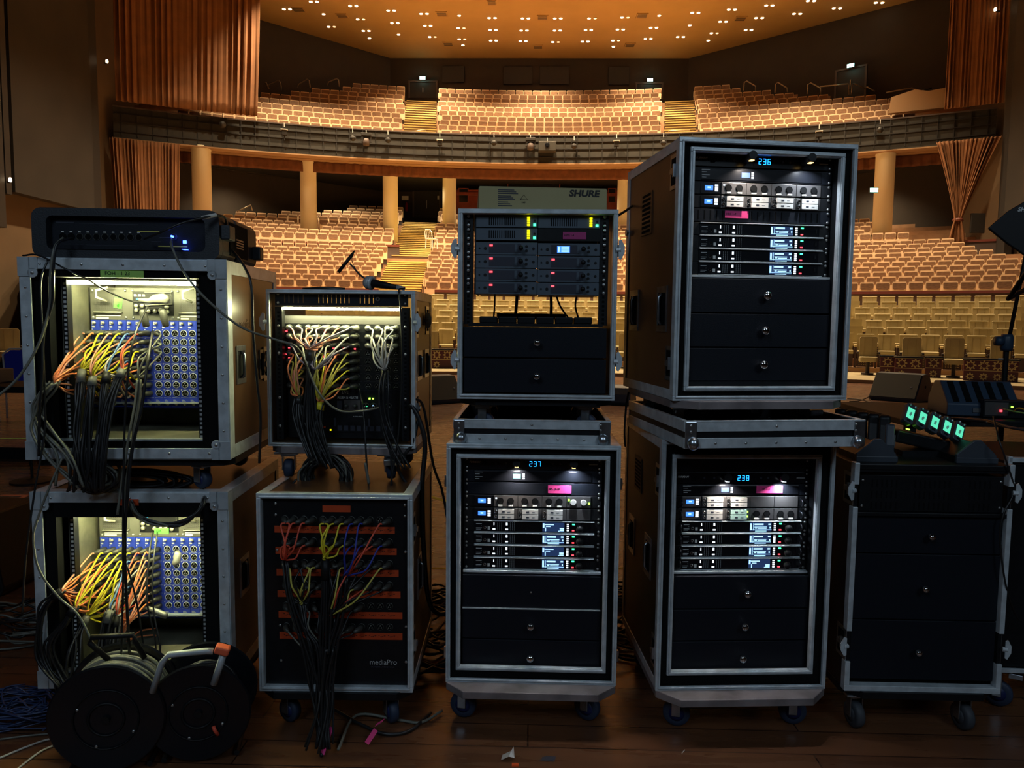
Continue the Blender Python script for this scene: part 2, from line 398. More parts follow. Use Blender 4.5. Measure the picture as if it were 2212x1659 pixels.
# doors, exit signs, wall panels
exit_m = glow('exit_sign_glow', (.45, 1.0, .85), 9)
def door(n, px, y0, y1, wpx, Y, rz=0, lab=''):
    a, c = atY(px - wpx / 2, y1, Y), atY(px + wpx / 2, y0, Y)
    r = empty('door_%d' % n, ((a.x + c.x) / 2, Y, a.z), rz); r['kind'] = 'structure'
    W = c.x - a.x; H = c.z - a.z
    MB().box(-W / 2, W / 2, -.06, .02, 0, H).build('door_leaf', h_dark, r)
    MB().box(-W / 2 - .1, -W / 2, -.12, .02, 0, H + .1).box(W / 2, W / 2 + .1, -.12, .02, 0, H + .1).box(-W / 2, W / 2, -.12, .02, H, H + .1).build('door_frame', h_barrier, r)
    s = MB().box(-.02, .02, -.12, -.06, H * .35, H * .65).build('push_bar', 'steel', r)
    return r
def exit_sign(px, py, Y, lab, rz=0, hangs=False):
    p = atY(px, py, Y)
    r = empty('exit_sign', p, rz, lab, 'exit sign', 'lit green exit signs')
    MB().box(-.20, .20, -.05, .05, -.11, .11).build('housing', h_dark, r)
    MB().box(-.18, .18, -.062, -.05, -.09, .09).build('lit_face', exit_m, r)
    l = bpy.data.lights.new('exit_glow', 'POINT'); l.energy = 5; l.color = (.4, 1, .85); l.shadow_soft_size = .1
    o = bpy.data.objects.new('exit_glow', l); C.objects.link(o); o.parent = r; o.location = (0, -.25, .0)
door(1, 914, 178, 212, 56, 49.9); exit_sign(913, 169, 49.75, 'small green lit exit sign above the balcony door left of centre')
door(2, 1402, 182, 215, 54, 49.9); exit_sign(1404, 173, 49.75, 'small green lit exit sign above the balcony door right of centre')
door(3, 1838, 150, 215, 62, 42.6, R_(-40)); exit_sign(1838, 142, 42.4, 'green lit exit sign high on the right balcony wall', R_(-40))
door(4, 922, 414, 470, 54, 49.3); exit_sign(915, 404, 49.1, 'green lit exit sign above the door under the balcony')
exit_sign(1887, 411, 36.0, 'green lit exit sign beside the cream column at right')
for px, wd, y0, y1 in ((979, 48, 143, 178), (1119, 63, 144, 182), (1198, 64, 144, 182), (1337, 45, 145, 183)):
    a, c = atY(px - wd / 2, y1, 49.9), atY(px + wd / 2, y0, 49.9)
    tag(MB().box(a.x, c.x, 49.85, 50, a.z, c.z).build('wall_grille', h_dark, bevel=.01), {979: 'leftmost dark square grille on the rear balcony wall', 1119: 'dark grille on the rear wall, left of the middle pair', 1198: 'dark grille on the rear wall, right of the middle pair', 1337: 'dark grille on the rear wall nearest the right balcony door'}[px], 'wall grille', 'grilles on the rear wall')
# notice and extinguisher cabinet by the lower door
p = atY(875, 428, 49.2); tag(MB().box(-.22, .22, 0, .03, -.14, .14).build('wall_notice', 'white', None, p), 'small white notice left of the door under the balcony', 'sign')
p = atY(878, 446, 49.2); e = empty('fire_extinguisher', p, 0, 'red fire extinguisher on the dark wall left of the lower door', 'fire extinguisher')
MB().lathe([(.07, -.3), (.08, -.28), (.08, .16), (.04, .24), (.02, .3)], 14).build('cylinder_body', mat('red_enamel', (.5, .02, .02), .3), e, smooth=True); MB().box(-.02, .1, -.02, .02, .28, .34).build('lever', h_dark, e)
p = atY(948, 427, 49.2); tag(MB().box(-.1, .1, 0, .03, -.12, .12).build('wall_notice', 'white', None, p), 'tiny pale plate right of the door under the balcony', 'sign')
p = onR(2113, 482, 41.3); tag(MB().box(-.32, .32, 0, .12, -.45, .45).build('wall_speaker', h_dark, None, p, bevel=.02), 'dark box on the wall right of the orange swag curtain', 'wall box')

# stairs in the aisles
def stairs(name, rows, x_at, hw, zoff=0, r0=None, sub=2):
    mb = MB()
    for k, (R, z) in enumerate(rows):
        dz = rows[1][1] - rows[0][1]; dr = rows[1][0] - rows[0][0]
        for s_ in range(1 if (k == 0 and rows is BALC) else 0, sub):
            Ra = R - .43 - dr / sub + dr * s_ / sub; zt = z - dz + dz * (s_ + 1) / sub + .04 + zoff
            ca = x_at(R); c0 = Vector((ca, YC + math.sqrt(max(1, Ra ** 2 - (ca - X0) ** 2)), 0)); a = -phi(c0)
            mt = Matrix.Translation(c0) @ Matrix.Rotation(a, 4, 'Z')
            mb.mat(1); mb.obox(mt, -hw, hw, .03, dr / sub + .06, zt - dz / sub - .3, zt - .05)
            mb.mat(0); mb.obox(mt, -hw, hw, 0, dr / sub + .03, zt - .05, zt)
    return struct(mb.build(name, [h_step, h_riser]))
ax_l = lambda R: X0 + (-6.25 + (R - 32.9) * (-1.30 / 15.6))
ax_r = lambda R: X0 + (6.6 + (R - 32.9) * (1.30 / 15.6))
stairs('floor_left_aisle_middle', MIDD, ax_l, .98); stairs('floor_left_aisle_rear', REAR, ax_l, .98)
stairs('floor_right_aisle_middle', MIDD, ax_r, .98); stairs('floor_right_aisle_rear', REAR, ax_r, .98)
bx_l = lambda R: X0 + R * math.sin(R_(-9.05 - (R - 43) * -.03)); bx_r = lambda R: X0 + R * math.sin(R_(9.55))
stairs('floor_left_aisle_balcony', BALC, bx_l, .92); stairs('floor_right_aisle_balcony', BALC, bx_r, .86)

# ------------------------------------------------------------------ seats
s_back = mat('seat_fabric', (.80, .58, .36), .85, var=.08, scale=6)
s_pan = mat('seat_pan_veneer', (.28, .15, .08), .45, var=.35, scale=9, stretch=(1, 1, 5))
s_arm = mat('seat_side_veneer', (.78, .55, .36), .5)
s_dark = mat('seat_base_dark', (.03, .02, .018), .6)
n_back = mat('armchair_fabric', (.52, .43, .23), .85, var=.08, scale=5)
n_seam = mat('armchair_seam', (.42, .33, .17), .9)
n_pad = mat('armrest_pad', (.70, .55, .28), .7)
n_dark = mat('armchair_base', (.045, .018, .018), .5)
def seat_parts():
    b = MB(); b.mat(0)
    pr = [(-.235, .36), (.235, .36), (.245, .93), (.225, 1.0), (-.225, 1.0), (-.245, .93)]
    b.prism(pr, .09, .17); b.prism([(-.225, .34), (.225, .34), (.225, .66), (-.225, .66)], .0, .09)
    pn = MB(); pn.prism([(-.222, .75), (-.16, .695), (.16, .695), (.222, .75), (.228, .92), (.20, .945), (-.20, .945), (-.228, .92)], .055, .09)
    ar = MB(); ar.box(-.295, -.245, -.10, .26, .34, .66)
    ba = MB(); ba.box(-.22, .22, .06, .14, .08, .36).box(-.29, -.25, -.05, .2, 0, .36)
    return b, pn, ar, ba
def seat_proto(label):
    r = empty('theatre_seat', (0, 0, 0), 0, label, 'seat')
    b, pn, ar, ba = seat_parts()
    b.build('backrest', s_back, r); pn.build('back_panel', s_pan, r); ar.build('armrest', s_arm, r); ba.build('pedestal', s_dark, r)
    return r
def arm_proto(front=False):
    r = empty('auditorium_armchair' if not front else 'swivel_armchair', (0, 0, 0), 0, 'x', 'armchair')
    if not front:
        b = MB(); b.prism([(-.215, .46), (.215, .46), (.225, .95), (.20, .98), (-.20, .98), (-.225, .95)], .12, .20); b.tube([(-.222, .13, .965), (-.21, .13, .975), (.21, .13, .975), (.222, .13, .965)], .024, 10)
        b.mat(1); b.box(-.105, -.095, .113, .125, .47, .98).box(.095, .105, .113, .125, .47, .98)
        bo_ = b.build('backrest', [n_back, n_seam], r); bo_.rotation_euler = (R_(-6), 0, 0); bo_.location = (0, -.05, .0)
        MB().box(-.22, .22, -.28, .13, .40, .50).build('seat_cushion', n_back, r, bevel=.02)
        a = MB(); a.box(-.31, -.235, -.24, .14, .60, .66); a.mat(1); a.box(-.295, -.25, -.22, .16, .0, .60); a.build('armrest', [n_pad, n_dark], r)
        d = MB(); d.box(-.22, .22, -.20, .08, .02, .40); d.mat(1)
        for i in range(6):
            for j in range(5): d.box(-.17 + .06 * i, -.14 + .06 * i, -.206, -.20, .08 + .06 * j, .10 + .06 * j)
        d.build('pedestal', [n_dark, n_seam], r)
    else:
        b = MB(); b.prism([(-.22, .40), (.22, .40), (.225, 1.0), (.19, 1.05), (-.19, 1.05), (-.225, 1.0)], .10, .20)
        b.mat(1); b.box(-.105, -.095, .093, .105, .47, 1.0).box(.095, .105, .093, .105, .47, 1.0)
        b.build('backrest', [n_back, n_seam], r)
        MB().prism(rbox(.46, .5, .08), .36, .50, 'z').build('seat_cushion', n_back, r, loc=(0, -.10, 0), bevel=.02)
        MB().cyl((0, -.05, .04), (0, -.05, .36), .05).cyl((0, -.05, 0), (0, -.05, .05), .16).build('pedestal', s_dark, r)
        MB().box(-.29, -.24, -.2, .15, .58, .63).build('armrest', s_dark, r); MB().box(.24, .29, -.2, .15, .58, .63).build('armrest', s_dark, r)
    return r
ORD = 'first second third fourth fifth sixth seventh eighth ninth tenth eleventh twelfth thirteenth fourteenth fifteenth sixteenth seventeenth eighteenth nineteenth twentieth twenty-first twenty-second twenty-third twenty-fourth twenty-fifth twenty-sixth twenty-seventh twenty-eighth twenty-ninth thirtieth'.split()
OCC = [(0, 560, 600, 1000), (70, 445, 545, 560), (560, 628, 930, 1000), (990, 455, 1335, 636), (990, 692, 1335, 1000), (1375, 350, 1850, 900), (1010, 402, 1312, 455)]
def visible(p, hgt=1.0):
    for dz in (hgt, hgt * .65):
        x, y = proj((p[0], p[1], p[2] + dz))
        if 0 < x < 2212 and 0 < y < 1659 and not any(a < x < c and b < y < d for a, b, c, d in OCC): return True
    return False
spots = []     # (block, row, side, index, pos, phi)
def seat_row(block, k, R, z, p0, p1, pitch=.555, side='', off=0):
    n = int((p1 - p0) * R / pitch); pad = ((p1 - p0) - n * pitch / R) / 2
    for i in range(n):
        a = p0 + pad + (i + .5 + off) * pitch / R
        if block == 'rear' and any((arc(R, a) - Vector((c.x, c.y, 0))).length < .75 for c in COLS): continue
        if block == 'rear' and abs(math.degrees(a)) < 7.3 and R > 47.3: continue
        spots.append((block, k, side, i if side != 'L' else n - 1 - i, arc(R, a, z), a))
def ph_px(px, py, R): return phi(onR(px, py, R))
for k, (R, z) in enumerate(NEAR):
    seat_row('near', k, R, z, R_(-31), R_(31), .555, 'N', .5 * (k % 2))
MIDL = [2250, 2250, 2250, 2250, 2250, 2180, 2147, 2122, 2095, 2068]
for k, (R, z) in enumerate(MIDD):
    al, ar_ = math.asin((ax_l(R) - X0) / R), math.asin((ax_r(R) - X0) / R); h = .99 / R
    seat_row('middle', k, R, z, R_(-31), al - h, .555, 'L', 0); seat_row('middle', k, R, z, al + h, ar_ - h, .555, 'C', 0)
    seat_row('middle', k, R, z, ar_ + h, ph_px(MIDL[k], 560, R), .555, 'R', 0)
RRL = [1978, 1960, 1943, 1925, 1882, 1800, 1760, 1720, 1700, 1700]
RLL = [430, 440, 450, 470, 480, 500, 600, 690, 745, 750]
for k, (R, z) in enumerate(REAR):
    al, ar_ = math.asin((ax_l(R) - X0) / R), math.asin((ax_r(R) - X0) / R); h = .99 / R
    seat_row('rear', k, R, z, ph_px(RLL[k], 480, R), al - h, .555, 'L', 0); seat_row('rear', k, R, z, al + h, ar_ - h, .555, 'C', 0)
    seat_row('rear', k, R, z, ar_ + h, ph_px(RRL[k], 480, R), .555, 'R', 0)
BLL = [380, 400, 420, 440, 470, 560, 620, 665, 735, 756]
BRL = [1992, 1978, 1962, 1946, 1903, 1798, 1720, 1668, 1600, 1577]
for k, (R, z) in enumerate(BALC):
    al, ar_ = math.asin((bx_l(R) - X0) / R), math.asin((bx_r(R) - X0) / R); h = .92 / R
    seat_row('balcony', k, R, z, ph_px(BLL[k], 240, R), al - h, .535, 'L', 0); seat_row('balcony', k, R, z, al + h, ar_ - h, .535, 'C', 0)
    seat_row('balcony', k, R, z, ar_ + h, ph_px(BRL[k], 240, R), .535, 'R', 0)
sp_seat = seat_proto('x'); sp_arm = arm_proto(); sp_front = arm_proto(True)
def place(proto, first, p, a, label, group):
    o = proto if first else copy_tree(proto)
    o.location = p; o.rotation_euler = (0, 0, -a + R_(random.uniform(-1.2, 1.2))); o['label'] = label; o['group'] = group
used = 0; rest = []; nn = 0
BN = {'middle': 'of middle stalls', 'rear': 'under the balcony', 'balcony': 'of balcony'}
SN = {'L': 'left of left stairs', 'C': 'right of left stairs', 'R': 'right of right stairs'}
NZ = {}
for block, k, side, i, p, a in spots:
    vis = visible(p)
    if block == 'near':
        if vis and nn < 290:
            px_ = proj((p[0], p[1], p[2] + .95))[0]; zn = 'at the left photo edge' if px_ < 560 else 'left of the middle case' if px_ < 1000 else 'in the middle case bay' if px_ < 1330 else 'between the upper cases' if px_ < 1500 else 'right of the tall case'
            NZ[(k, zn)] = NZ.get((k, zn), -1) + 1
            place(sp_arm, nn == 0, p, a, 'beige armchair, %s near row, %s visible %s' % (ORD[k], ORD[NZ[(k, zn)]], zn), 'beige armchairs in the near stalls'); nn += 1
        elif abs(a) < R_(31): rest.append((1, p, a))
    elif block in ('middle', 'rear') and vis and used < 298 and (block == 'middle' or k < 5):
        place(sp_seat, used == 0, p, a, 'tan tip-up seat, %s row %s, %s %s' % (ORD[k], BN[block], ORD[min(i, 29)] if i < 30 else 'farthest', SN[side]), 'tip-up theatre seats'); used += 1
    else: rest.append((0, p, a))
def merged(kind):
    mb = MB()
    if kind == 0: parts = list(zip(seat_parts(), (0, 1, 2, 3)))
    else:
        b = MB().prism([(-.215, .46), (.215, .46), (.225, 1.0), (-.225, 1.0)], .12, .22).box(-.22, .22, -.28, .13, .40, .50)
        parts = [(b, 4), (MB().box(-.22, .22, -.2, .08, .02, .4), 3)]
    for kd, p, a in rest:
        if kd != kind: continue
        mt = Matrix.Translation(p) @ Matrix.Rotation(-a, 4, 'Z')
        for g, mi in parts:
            n = len(mb.v); mb.mi = mi; mb.add(g.v, g.f)
            for q in range(n, len(mb.v)): mb.v[q] = tuple(mt @ Vector(mb.v[q]))
    return mb
tag(merged(0).build('theatre_seats', [s_back, s_pan, s_arm, s_dark]), 'massed tan tip-up seats of the balcony and far stalls', 'seats', kind='stuff')
tag(merged(1).build('hidden_armchairs', [s_back, s_pan, s_arm, n_dark, n_back]), 'massed beige armchairs in the near stalls behind the cases', 'armchairs', kind='stuff')
# front row: swivel chairs and tables with a gold star lattice
lat_red = mat('table_dark_red', (.07, .006, .010), .5); lat_gold = mat('gold_lattice', (.50, .38, .17), .5)
fi = 0
for px in (-100, 20, 930, 1350, 1874, 1968, 2060, 2157, 2250):
    if px in (1968,): pass
    p = onR(px, 790, 24.0); p.z = .09; a = phi(p)
    if px in (930, 1350, 1874, 2060, 2157, 20):
        pass
for n_, px in enumerate((22, 931, 1352, 1874, 1968, 2060, 2160)):
    p = onR(px, 790, 23.9); p.z = .09; a = phi(p)
    place(sp_front, n_ == 0, p, a, 'beige swivel armchair of the front row, ' + {22: 'at the left photo edge behind the blue chair', 931: 'left of the middle upper rack case', 1352: 'in the gap between the two upper rack cases', 1874: 'nearest the tall upper right case', 1968: 'second right of the tall case', 2060: 'third right of the tall case', 2160: 'behind the stand at right'}[px], 'front row swivel armchairs')
def star(mb, cx, cz, r, y0, y1):
    for k in range(8):
        a0 = k * math.pi / 4; a1 = a0 + math.pi / 4
        o0 = (cx + r * math.cos(a0), cz + r * math.sin(a0)); o1 = (cx + r * math.cos(a1), cz + r * math.sin(a1)); i0 = (cx + .45 * r * math.cos(a0 + math.pi / 8), cz + .45 * r * math.sin(a0 + math.pi / 8))
        for q0, q1 in ((o0, i0), (i0, o1)):
            mb.tube([(q0[0], y0, q0[1]), (q1[0], y0, q1[1])], .014, 4)
def lattice_table(px, w_, lab, R=22.9):
    p = onR(px, 800, R); p.z = .09; a = phi(p)
    r = empty('lattice_table', p, -a, lab, 'table', 'low tables with gold star lattice')
    MB().box(-w_ / 2, w_ / 2, 0, .36, .0, .52).build('table_body', lat_red, r, bevel=.01)
    MB().box(-w_ / 2 - .03, w_ / 2 + .03, -.03, .39, .52, .56).build('table_top', 'blk_gloss', r, bevel=.008)
    g = MB(); n = max(1, round(w_ / .26))
    for i in range(n):
        x = -w_ / 2 + w_ * (i + .5) / n
        star(g, x, .39, .125, -.008, 0)
        if i % 2 == 0 or n > 3: star(g, x, .11, .09, -.008, 0)
    g.tube([(-w_ / 2, -.008, .52), (w_ / 2, -.008, .52)], .012, 4); g.tube([(-w_ / 2, -.008, .26), (w_ / 2, -.008, .26)], .012, 4)
    g.build('lattice', lat_gold, r)
lattice_table(966, .90, 'dark red lattice table seen left of the middle upper case')
lattice_table(1917, .36, 'narrow star lattice table, nearest the tall upper right case', 23.5)
lattice_table(1962, .62, 'dark red lattice table behind the black floor monitor')
lattice_table(2016, .36, 'narrow star lattice table between two front row chairs', 23.5)
lattice_table(2140, 1.15, 'wide dark red lattice table behind the antenna stand')
# the white plastic chair on the left stairs
pc = atY(932, 537, 36.3)
r = empty('plastic_chair', (pc.x, pc.y, pc.z), R_(150), 'white plastic chair standing on the left aisle stairs', 'chair')
for sx in (-.2, .2):
    for sy in (-.2, .2): MB().tube([(sx, sy, 0), (sx * .9, sy * .9, .45)], .025, 6).build('leg', 'white', r)
MB().box(-.22, .22, -.22, .22, .44, .47).build('seat', 'white', r, bevel=.02)
b = MB(); b.tube([(-.2, .2, .45), (-.21, .26, .75), (-.12, .30, .88), (.12, .30, .88), (.21, .26, .75), (.2, .2, .45)], .025, 6)
for i in range(3): b.tube([(-.1 + .1 * i, .21, .46), (-.1 + .1 * i, .29, .87)], .015, 5)
b.build('backrest', 'white', r)

# handrails at the back of the balcony
rail_m = mat('brushed_rail', (.42, .34, .24), .35, .7)
def handrail(pts, Y, lab, rad=.035, rz=0):
    P = [atY(x, y, Y) for x, y in pts]; o = P[0].copy()
    mb = MB(); mb.tube([p - o for p in P], rad, 8)
    return tag(mb.build('handrail', rail_m, None, o, smooth=True), lab, 'handrail', 'balcony handrails')
handrail([(563, 188), (570, 178), (575, 178), (581, 192)], 44, 'short bent steel handrail beside the tall orange curtain')
handrail([(579, 187), (582, 182), (602, 174), (606, 178), (608, 195)], 44, 'second bent steel handrail right of the tall orange curtain')
handrail([(642, 189), (645, 182), (664, 171), (668, 174), (670, 190)], 45, 'third bent steel handrail on the left balcony')
handrail([(707, 184), (710, 177), (727, 170), (731, 172), (733, 187)], 46, 'rightmost bent handrail of the left balcony')
handrail([(1606, 195), (1608, 178), (1613, 175), (1632, 186), (1632, 196)], 45, 'leftmost bent handrail of the right balcony')
handrail([(1674, 200), (1675, 182), (1680, 178), (1700, 190), (1701, 199)], 44, 'second bent handrail of the right balcony')
handrail([(1744, 203), (1745, 183), (1751, 179), (1772, 190), (1773, 207)], 43, 'third bent handrail of the right balcony')
handrail([(1772, 187), (1832, 181), (1834, 204)], 42.3, 'straight handrail in front of the right balcony door')
handrail([(1839, 204), (1841, 181), (1846, 181), (1870, 192)], 42, 'bent handrail right of the balcony door')
handrail([(1872, 187), (1890, 197)], 41.5, 'short sloping handrail end near the right balcony door')
handrail([(1915, 200), (1970, 190), (1990, 197), (2012, 190)], 40.5, 'low dark handrail leading to the narrow orange curtain')
handrail([(512, 457), (542, 443), (545, 455)], 40, 'sloping handrail left of the stalls under the balcony')
handrail([(866, 288), (918, 280), (921, 292)], 42, 'thin handrail at the foot of the left balcony stairs', .02)
handrail([(1443, 290), (1445, 282), (1490, 281)], 42, 'thin handrail at the foot of the right balcony stairs', .02)
# plaster side box behind the right balcony seats
p = onR(1985, 215, 42.6)
tag(MB().prism([(-1.3, 0), (1.3, 0), (1.3, .95), (.4, .85), (-.2, 1.0), (-1.2, .75)], 0, .3).build('side_parapet', h_soffit, None, (p.x, p.y, p.z - .5), (0, 0, -phi(p))), 'wavy tan parapet beside the narrow orange curtain', 'parapet')

# spotlights clamped to the balcony fascia
def spotlight(px, py, s, kind, lab):
    p = onR(px, py, 41.9); a = phi(p)
    r = empty('stage_spotlight', p, -a, lab, 'spotlight', 'spotlights on the balcony fascia')
    if kind == 'can':
        MB().lathe([(.09 * s, -.2 * s), (.12 * s, -.15 * s), (.15 * s, .12 * s), (.16 * s, .2 * s)], 16, axis='y').build('lamp_body', h_dark, r, rot=(R_(20), 0, 0), smooth=True)
        MB().box(-.18 * s, -.15 * s, -.03, .03, -.05, .3 * s).box(.15 * s, .18 * s, -.03, .03, -.05, .3 * s).box(-.18 * s, .18 * s, -.03, .03, .27 * s, .3 * s).build('yoke', h_dark, r)
    elif kind == 'mover':
        MB().lathe([(.05, -.2), (.16, -.16), (.18, .02), (.15, .16), (.05, .2)], 16).build('lamp_head', h_barrier, r, loc=(0, 0, -.12), smooth=True)
        MB().box(-.26, .26, -.15, .15, .18, .34).build('lamp_base', h_dark, r, bevel=.02)
        MB().box(-.26, -.19, -.06, .06, -.12, .2).box(.19, .26, -.06, .06, -.12, .2).build('yoke', h_dark, r)
    elif kind == 'proj':
        MB().box(-.46, .46, -.3, .3, -.25, .25).build('projector_body', h_fascia, r, bevel=.03)
        MB().lathe([(.12, 0), (.12, .06), (.08, .07)], 16, (0, -.3, .05), 'y').build('lens', 'blk_gloss', r)
    else:
        MB().box(-.13, .13, -.12, .12, -.15, .1).build('lamp_body', h_dark, r, bevel=.02)
        MB().box(-.17, .17, -.2, .1, .1, .14).build('top_flap', 'white', r)
        MB().cyl((0, 0, -.4), (0, 0, -.15), .03).build('mount', h_dark, r)
    MB().cyl((0, .05, .28 if kind != 'proj' else .2), (0, .05, .5), .02, 6).build('clamp', 'white', r)
spotlight(481, 268, 1.0, 'can', 'dark round spotlight on the fascia below the tall orange curtain')
spotlight(614, 286, 1, 'flood', 'boxy floodlight with pale flap, leftmost on the fascia')
for px, py, lab in ((762, 298, 'small round spotlight left of the moving head'), (1067, 308, 'small dark spotlight right of the tall hanging floodlight'), (838, 302, 'grey round spotlight right of the moving head'), (1240, 315, 'spotlight right of the projector on the fascia'), (1433, 308, 'round spotlight just left of the tall case top'), (1901, 280, 'small spotlight on the right end of the fascia')):
    spotlight(px, py, .9, 'can', lab)
spotlight(791, 302, 1, 'mover', 'moving head spotlight on the fascia left of the left stairs')
spotlight(1146, 312, .8, 'mover', 'moving head spotlight left of the projector')
spotlight(950, 308, 1, 'flood', 'floodlight with white housing on the fascia below the balcony seats'); spotlight(1332, 310, 1, 'flood', 'floodlight with pale flap right of the projector'); spotlight(1769, 290, 1, 'flood', 'pale topped floodlight above the tall right case')
spotlight(1182, 318, 1, 'proj', 'dark box projector hanging at the middle of the fascia')

# ------------------------------------------------------------------ ceiling downlights, grilles and the hall light
lamp_on = glow('downlight_lamp', (1.0, .80, .50), 22); lamp_dim = glow('downlight_lamp_dim', (1.0, .55, .25), 3)
pl_ = [(678, 3, 3), (685, 3, 0), (620, 19, 3), (699, 30, 1), (763, 12, 3), (845, 22, 3), (916, 29, 3), (992, 33, 1), (1063, 38, 3), (1135, 39, 3), (1205, 39, 3), (779, 41, 2), (716, 57, 2), (853, 49, 3), (924, 55, 3), (996, 60, 2), (1065, 64, 3), (1132, 65, 3), (1204, 65, 3), (791, 66, 3), (798, 82, 1), (861, 74, 1), (934, 79, 2), (998, 84, 2), (1066, 87, 3), (1130, 88, 3), (1200, 90, 2), (1000, 97, 1),
       (1279, 39, 2), (1350, 37, 2), (1424, 33, 1), (1502, 27, 3), (1581, 20, 3), (1662, 11, 3), (1752, 1, 3), (1271, 64, 3), (1340, 63, 3), (1412, 59, 3), (1490, 54, 1), (1562, 46, 3), (1640, 38, 3), (1722, 29, 3), (1808, 17, 3), (1899, 5, 3), (1264, 89, 3), (1330, 87, 2), (1400, 83, 3), (1470, 79, 3), (1543, 71, 2), (1617, 64, 3), (1325, 100, 1), (1530, 87, 1)]
pl_ = [q for q in pl_ if q[2]]
ci = 0; protoL = {}; DL = []
for px, py, kd in pl_:
    p = atZ(px, py, 18.64)
    if kd not in protoL:
        r = empty('ceiling_downlight', p, 0, 'x', 'ceiling light'); protoL[kd] = r
        for sx in ((-.17, .17) if kd > 1 else (0,)):
            MB().lathe([(.12, -.02), (.12, .0), (.09, .0), (.085, -.02)], 14, (sx, 0, 0)).build('trim_ring', h_ceil, r)
            MB().lathe([(.085, -.035), (.085, -.01)], 14, (sx, 0, 0)).build('lamp_face', lamp_on if (kd != 2 or sx < 0) else lamp_dim, r)
        o = r
    else: o = copy_tree(protoL[kd])
    o.location = p; o['group'] = 'recessed ceiling downlights'
    side = 'left' if px < 1000 else ('middle' if px < 1330 else 'right'); col = int(px // 70) + 1
    o['label'] = 'x'; DL.append((p, kd, o))
    if kd == 3 and ci % 3 != 1 or kd == 1:
        pass
    ci += 1
DL.sort(key=lambda q: -q[0].y); rows_ = []
for q in DL:
    if rows_ and abs(rows_[-1][-1][0].y - q[0].y) < .18: rows_[-1].append(q)
    else: rows_.append([q])
for i, rw in enumerate(rows_):
    rw.sort(key=lambda q: q[0].x)
    for j, q in enumerate(rw): q[2]['label'] = '%s ceiling downlight, %s row from the rear, %s from its left end' % ({1: 'single', 2: 'uneven twin', 3: 'bright twin'}[q[1]], ORD[min(i, 29)], ORD[min(j, 29)])
for px, py, s in ((739, 34, 1), (954, 30, 1), (1172, 38, 1), (1387, 34, 1), (1600, 40, 1), (968, 95, 1), (1162, 101, 1), (1361, 97, 1), (645, 21, 1.1), (1062, 5, .8)):
    p = atZ(px, py, 18.64)
    g = MB().box(-.32 * s, .32 * s, -.32 * s, .32 * s, -.03, .02); g.mat(1)
    for i in range(4): g.box(-.26 * s, .26 * s, -.22 * s + .13 * i, -.16 * s + .13 * i, -.04, -.03)
    tag(g.build('ceiling_vent', [h_ceil, h_dark], None, p), {739: 'angular vent in the ceiling at far left', 954: 'ceiling vent left of the middle, front row', 1172: 'ceiling vent in the middle, front row', 1387: 'ceiling vent right of the middle, front row', 1600: 'angular ceiling vent at right', 968: 'rear ceiling vent at left', 1162: 'rear ceiling vent in the middle', 1361: 'rear ceiling vent at right', 645: 'round edged vent beside the leftmost twin light', 1062: 'faint vent at the top of the photo'}[px], 'ceiling vent', 'ceiling vents')
def spot(loc, tgt, power, ang=110, col=WARM, blend=.9, size=.25, name='hall_light'):
    l = bpy.data.lights.new(name, 'SPOT'); l.energy = power; l.color = col; l.spot_size = R_(ang); l.spot_blend = blend; l.shadow_soft_size = size
    o = bpy.data.objects.new(name, l); C.objects.link(o); o.location = loc
    o.rotation_euler = (Vector(tgt) - Vector(loc)).to_track_quat('-Z', 'Y').to_euler(); return o
for y, pw in ((25.5, 6300), (31, 10400), (37, 10300), (42.5, 9000), (46.5, 3000)):
    for x in (-12.2, -6.4, -.2, 6, 12):
        if y > 42 and abs(x) > 10: continue
        spot((x + .55, y, 18.5), (x + .55, y + .8, 0), pw, 104)
for ph_ in (-22, -15, -9, -3, 3, 9, 15, 22):
    p = arc(45.4, R_(ph_), 9.85); spot(p, p + Vector((0, .6, -5)), 1150, 130, (1, .80, .50))
# ================================================================== the equipment cases
g_dig = glow('blue_digits', (.01, .22, 1.0), 4.5); g_scr = glow('pale_blue_screen', (.35, .65, 1.0), 1.9); g_blu = glow('blue_screen', (.05, .22, 1.0), 1.8)
g_teal = glow('teal_screen', (.25, .95, .80), 1.6); g_wht = glow('lit_white_button', (.80, .90, 1.0), 1.8); g_red = glow('red_led', (1, .05, .07), 3.5)
g_grn = glow('green_led', (.05, 1, .35), 3.5); g_yel = glow('yellow_led', (1, .85, .0), 2.6); g_strip = glow('led_strip', (1.0, .99, .50), 170); g_blue = glow('blue_led', (.03, .08, 1.0), 14)
g_lime = glow('lime_led', (.3, 1, .05), 5); g_amb = glow('lamp_amber', (1, .62, .2), 4); g_mint = glow('mint_screen', (.12, .85, .52), 1.0)
g_navy = glow('navy_screen_back', (.02, .05, .16), .6)

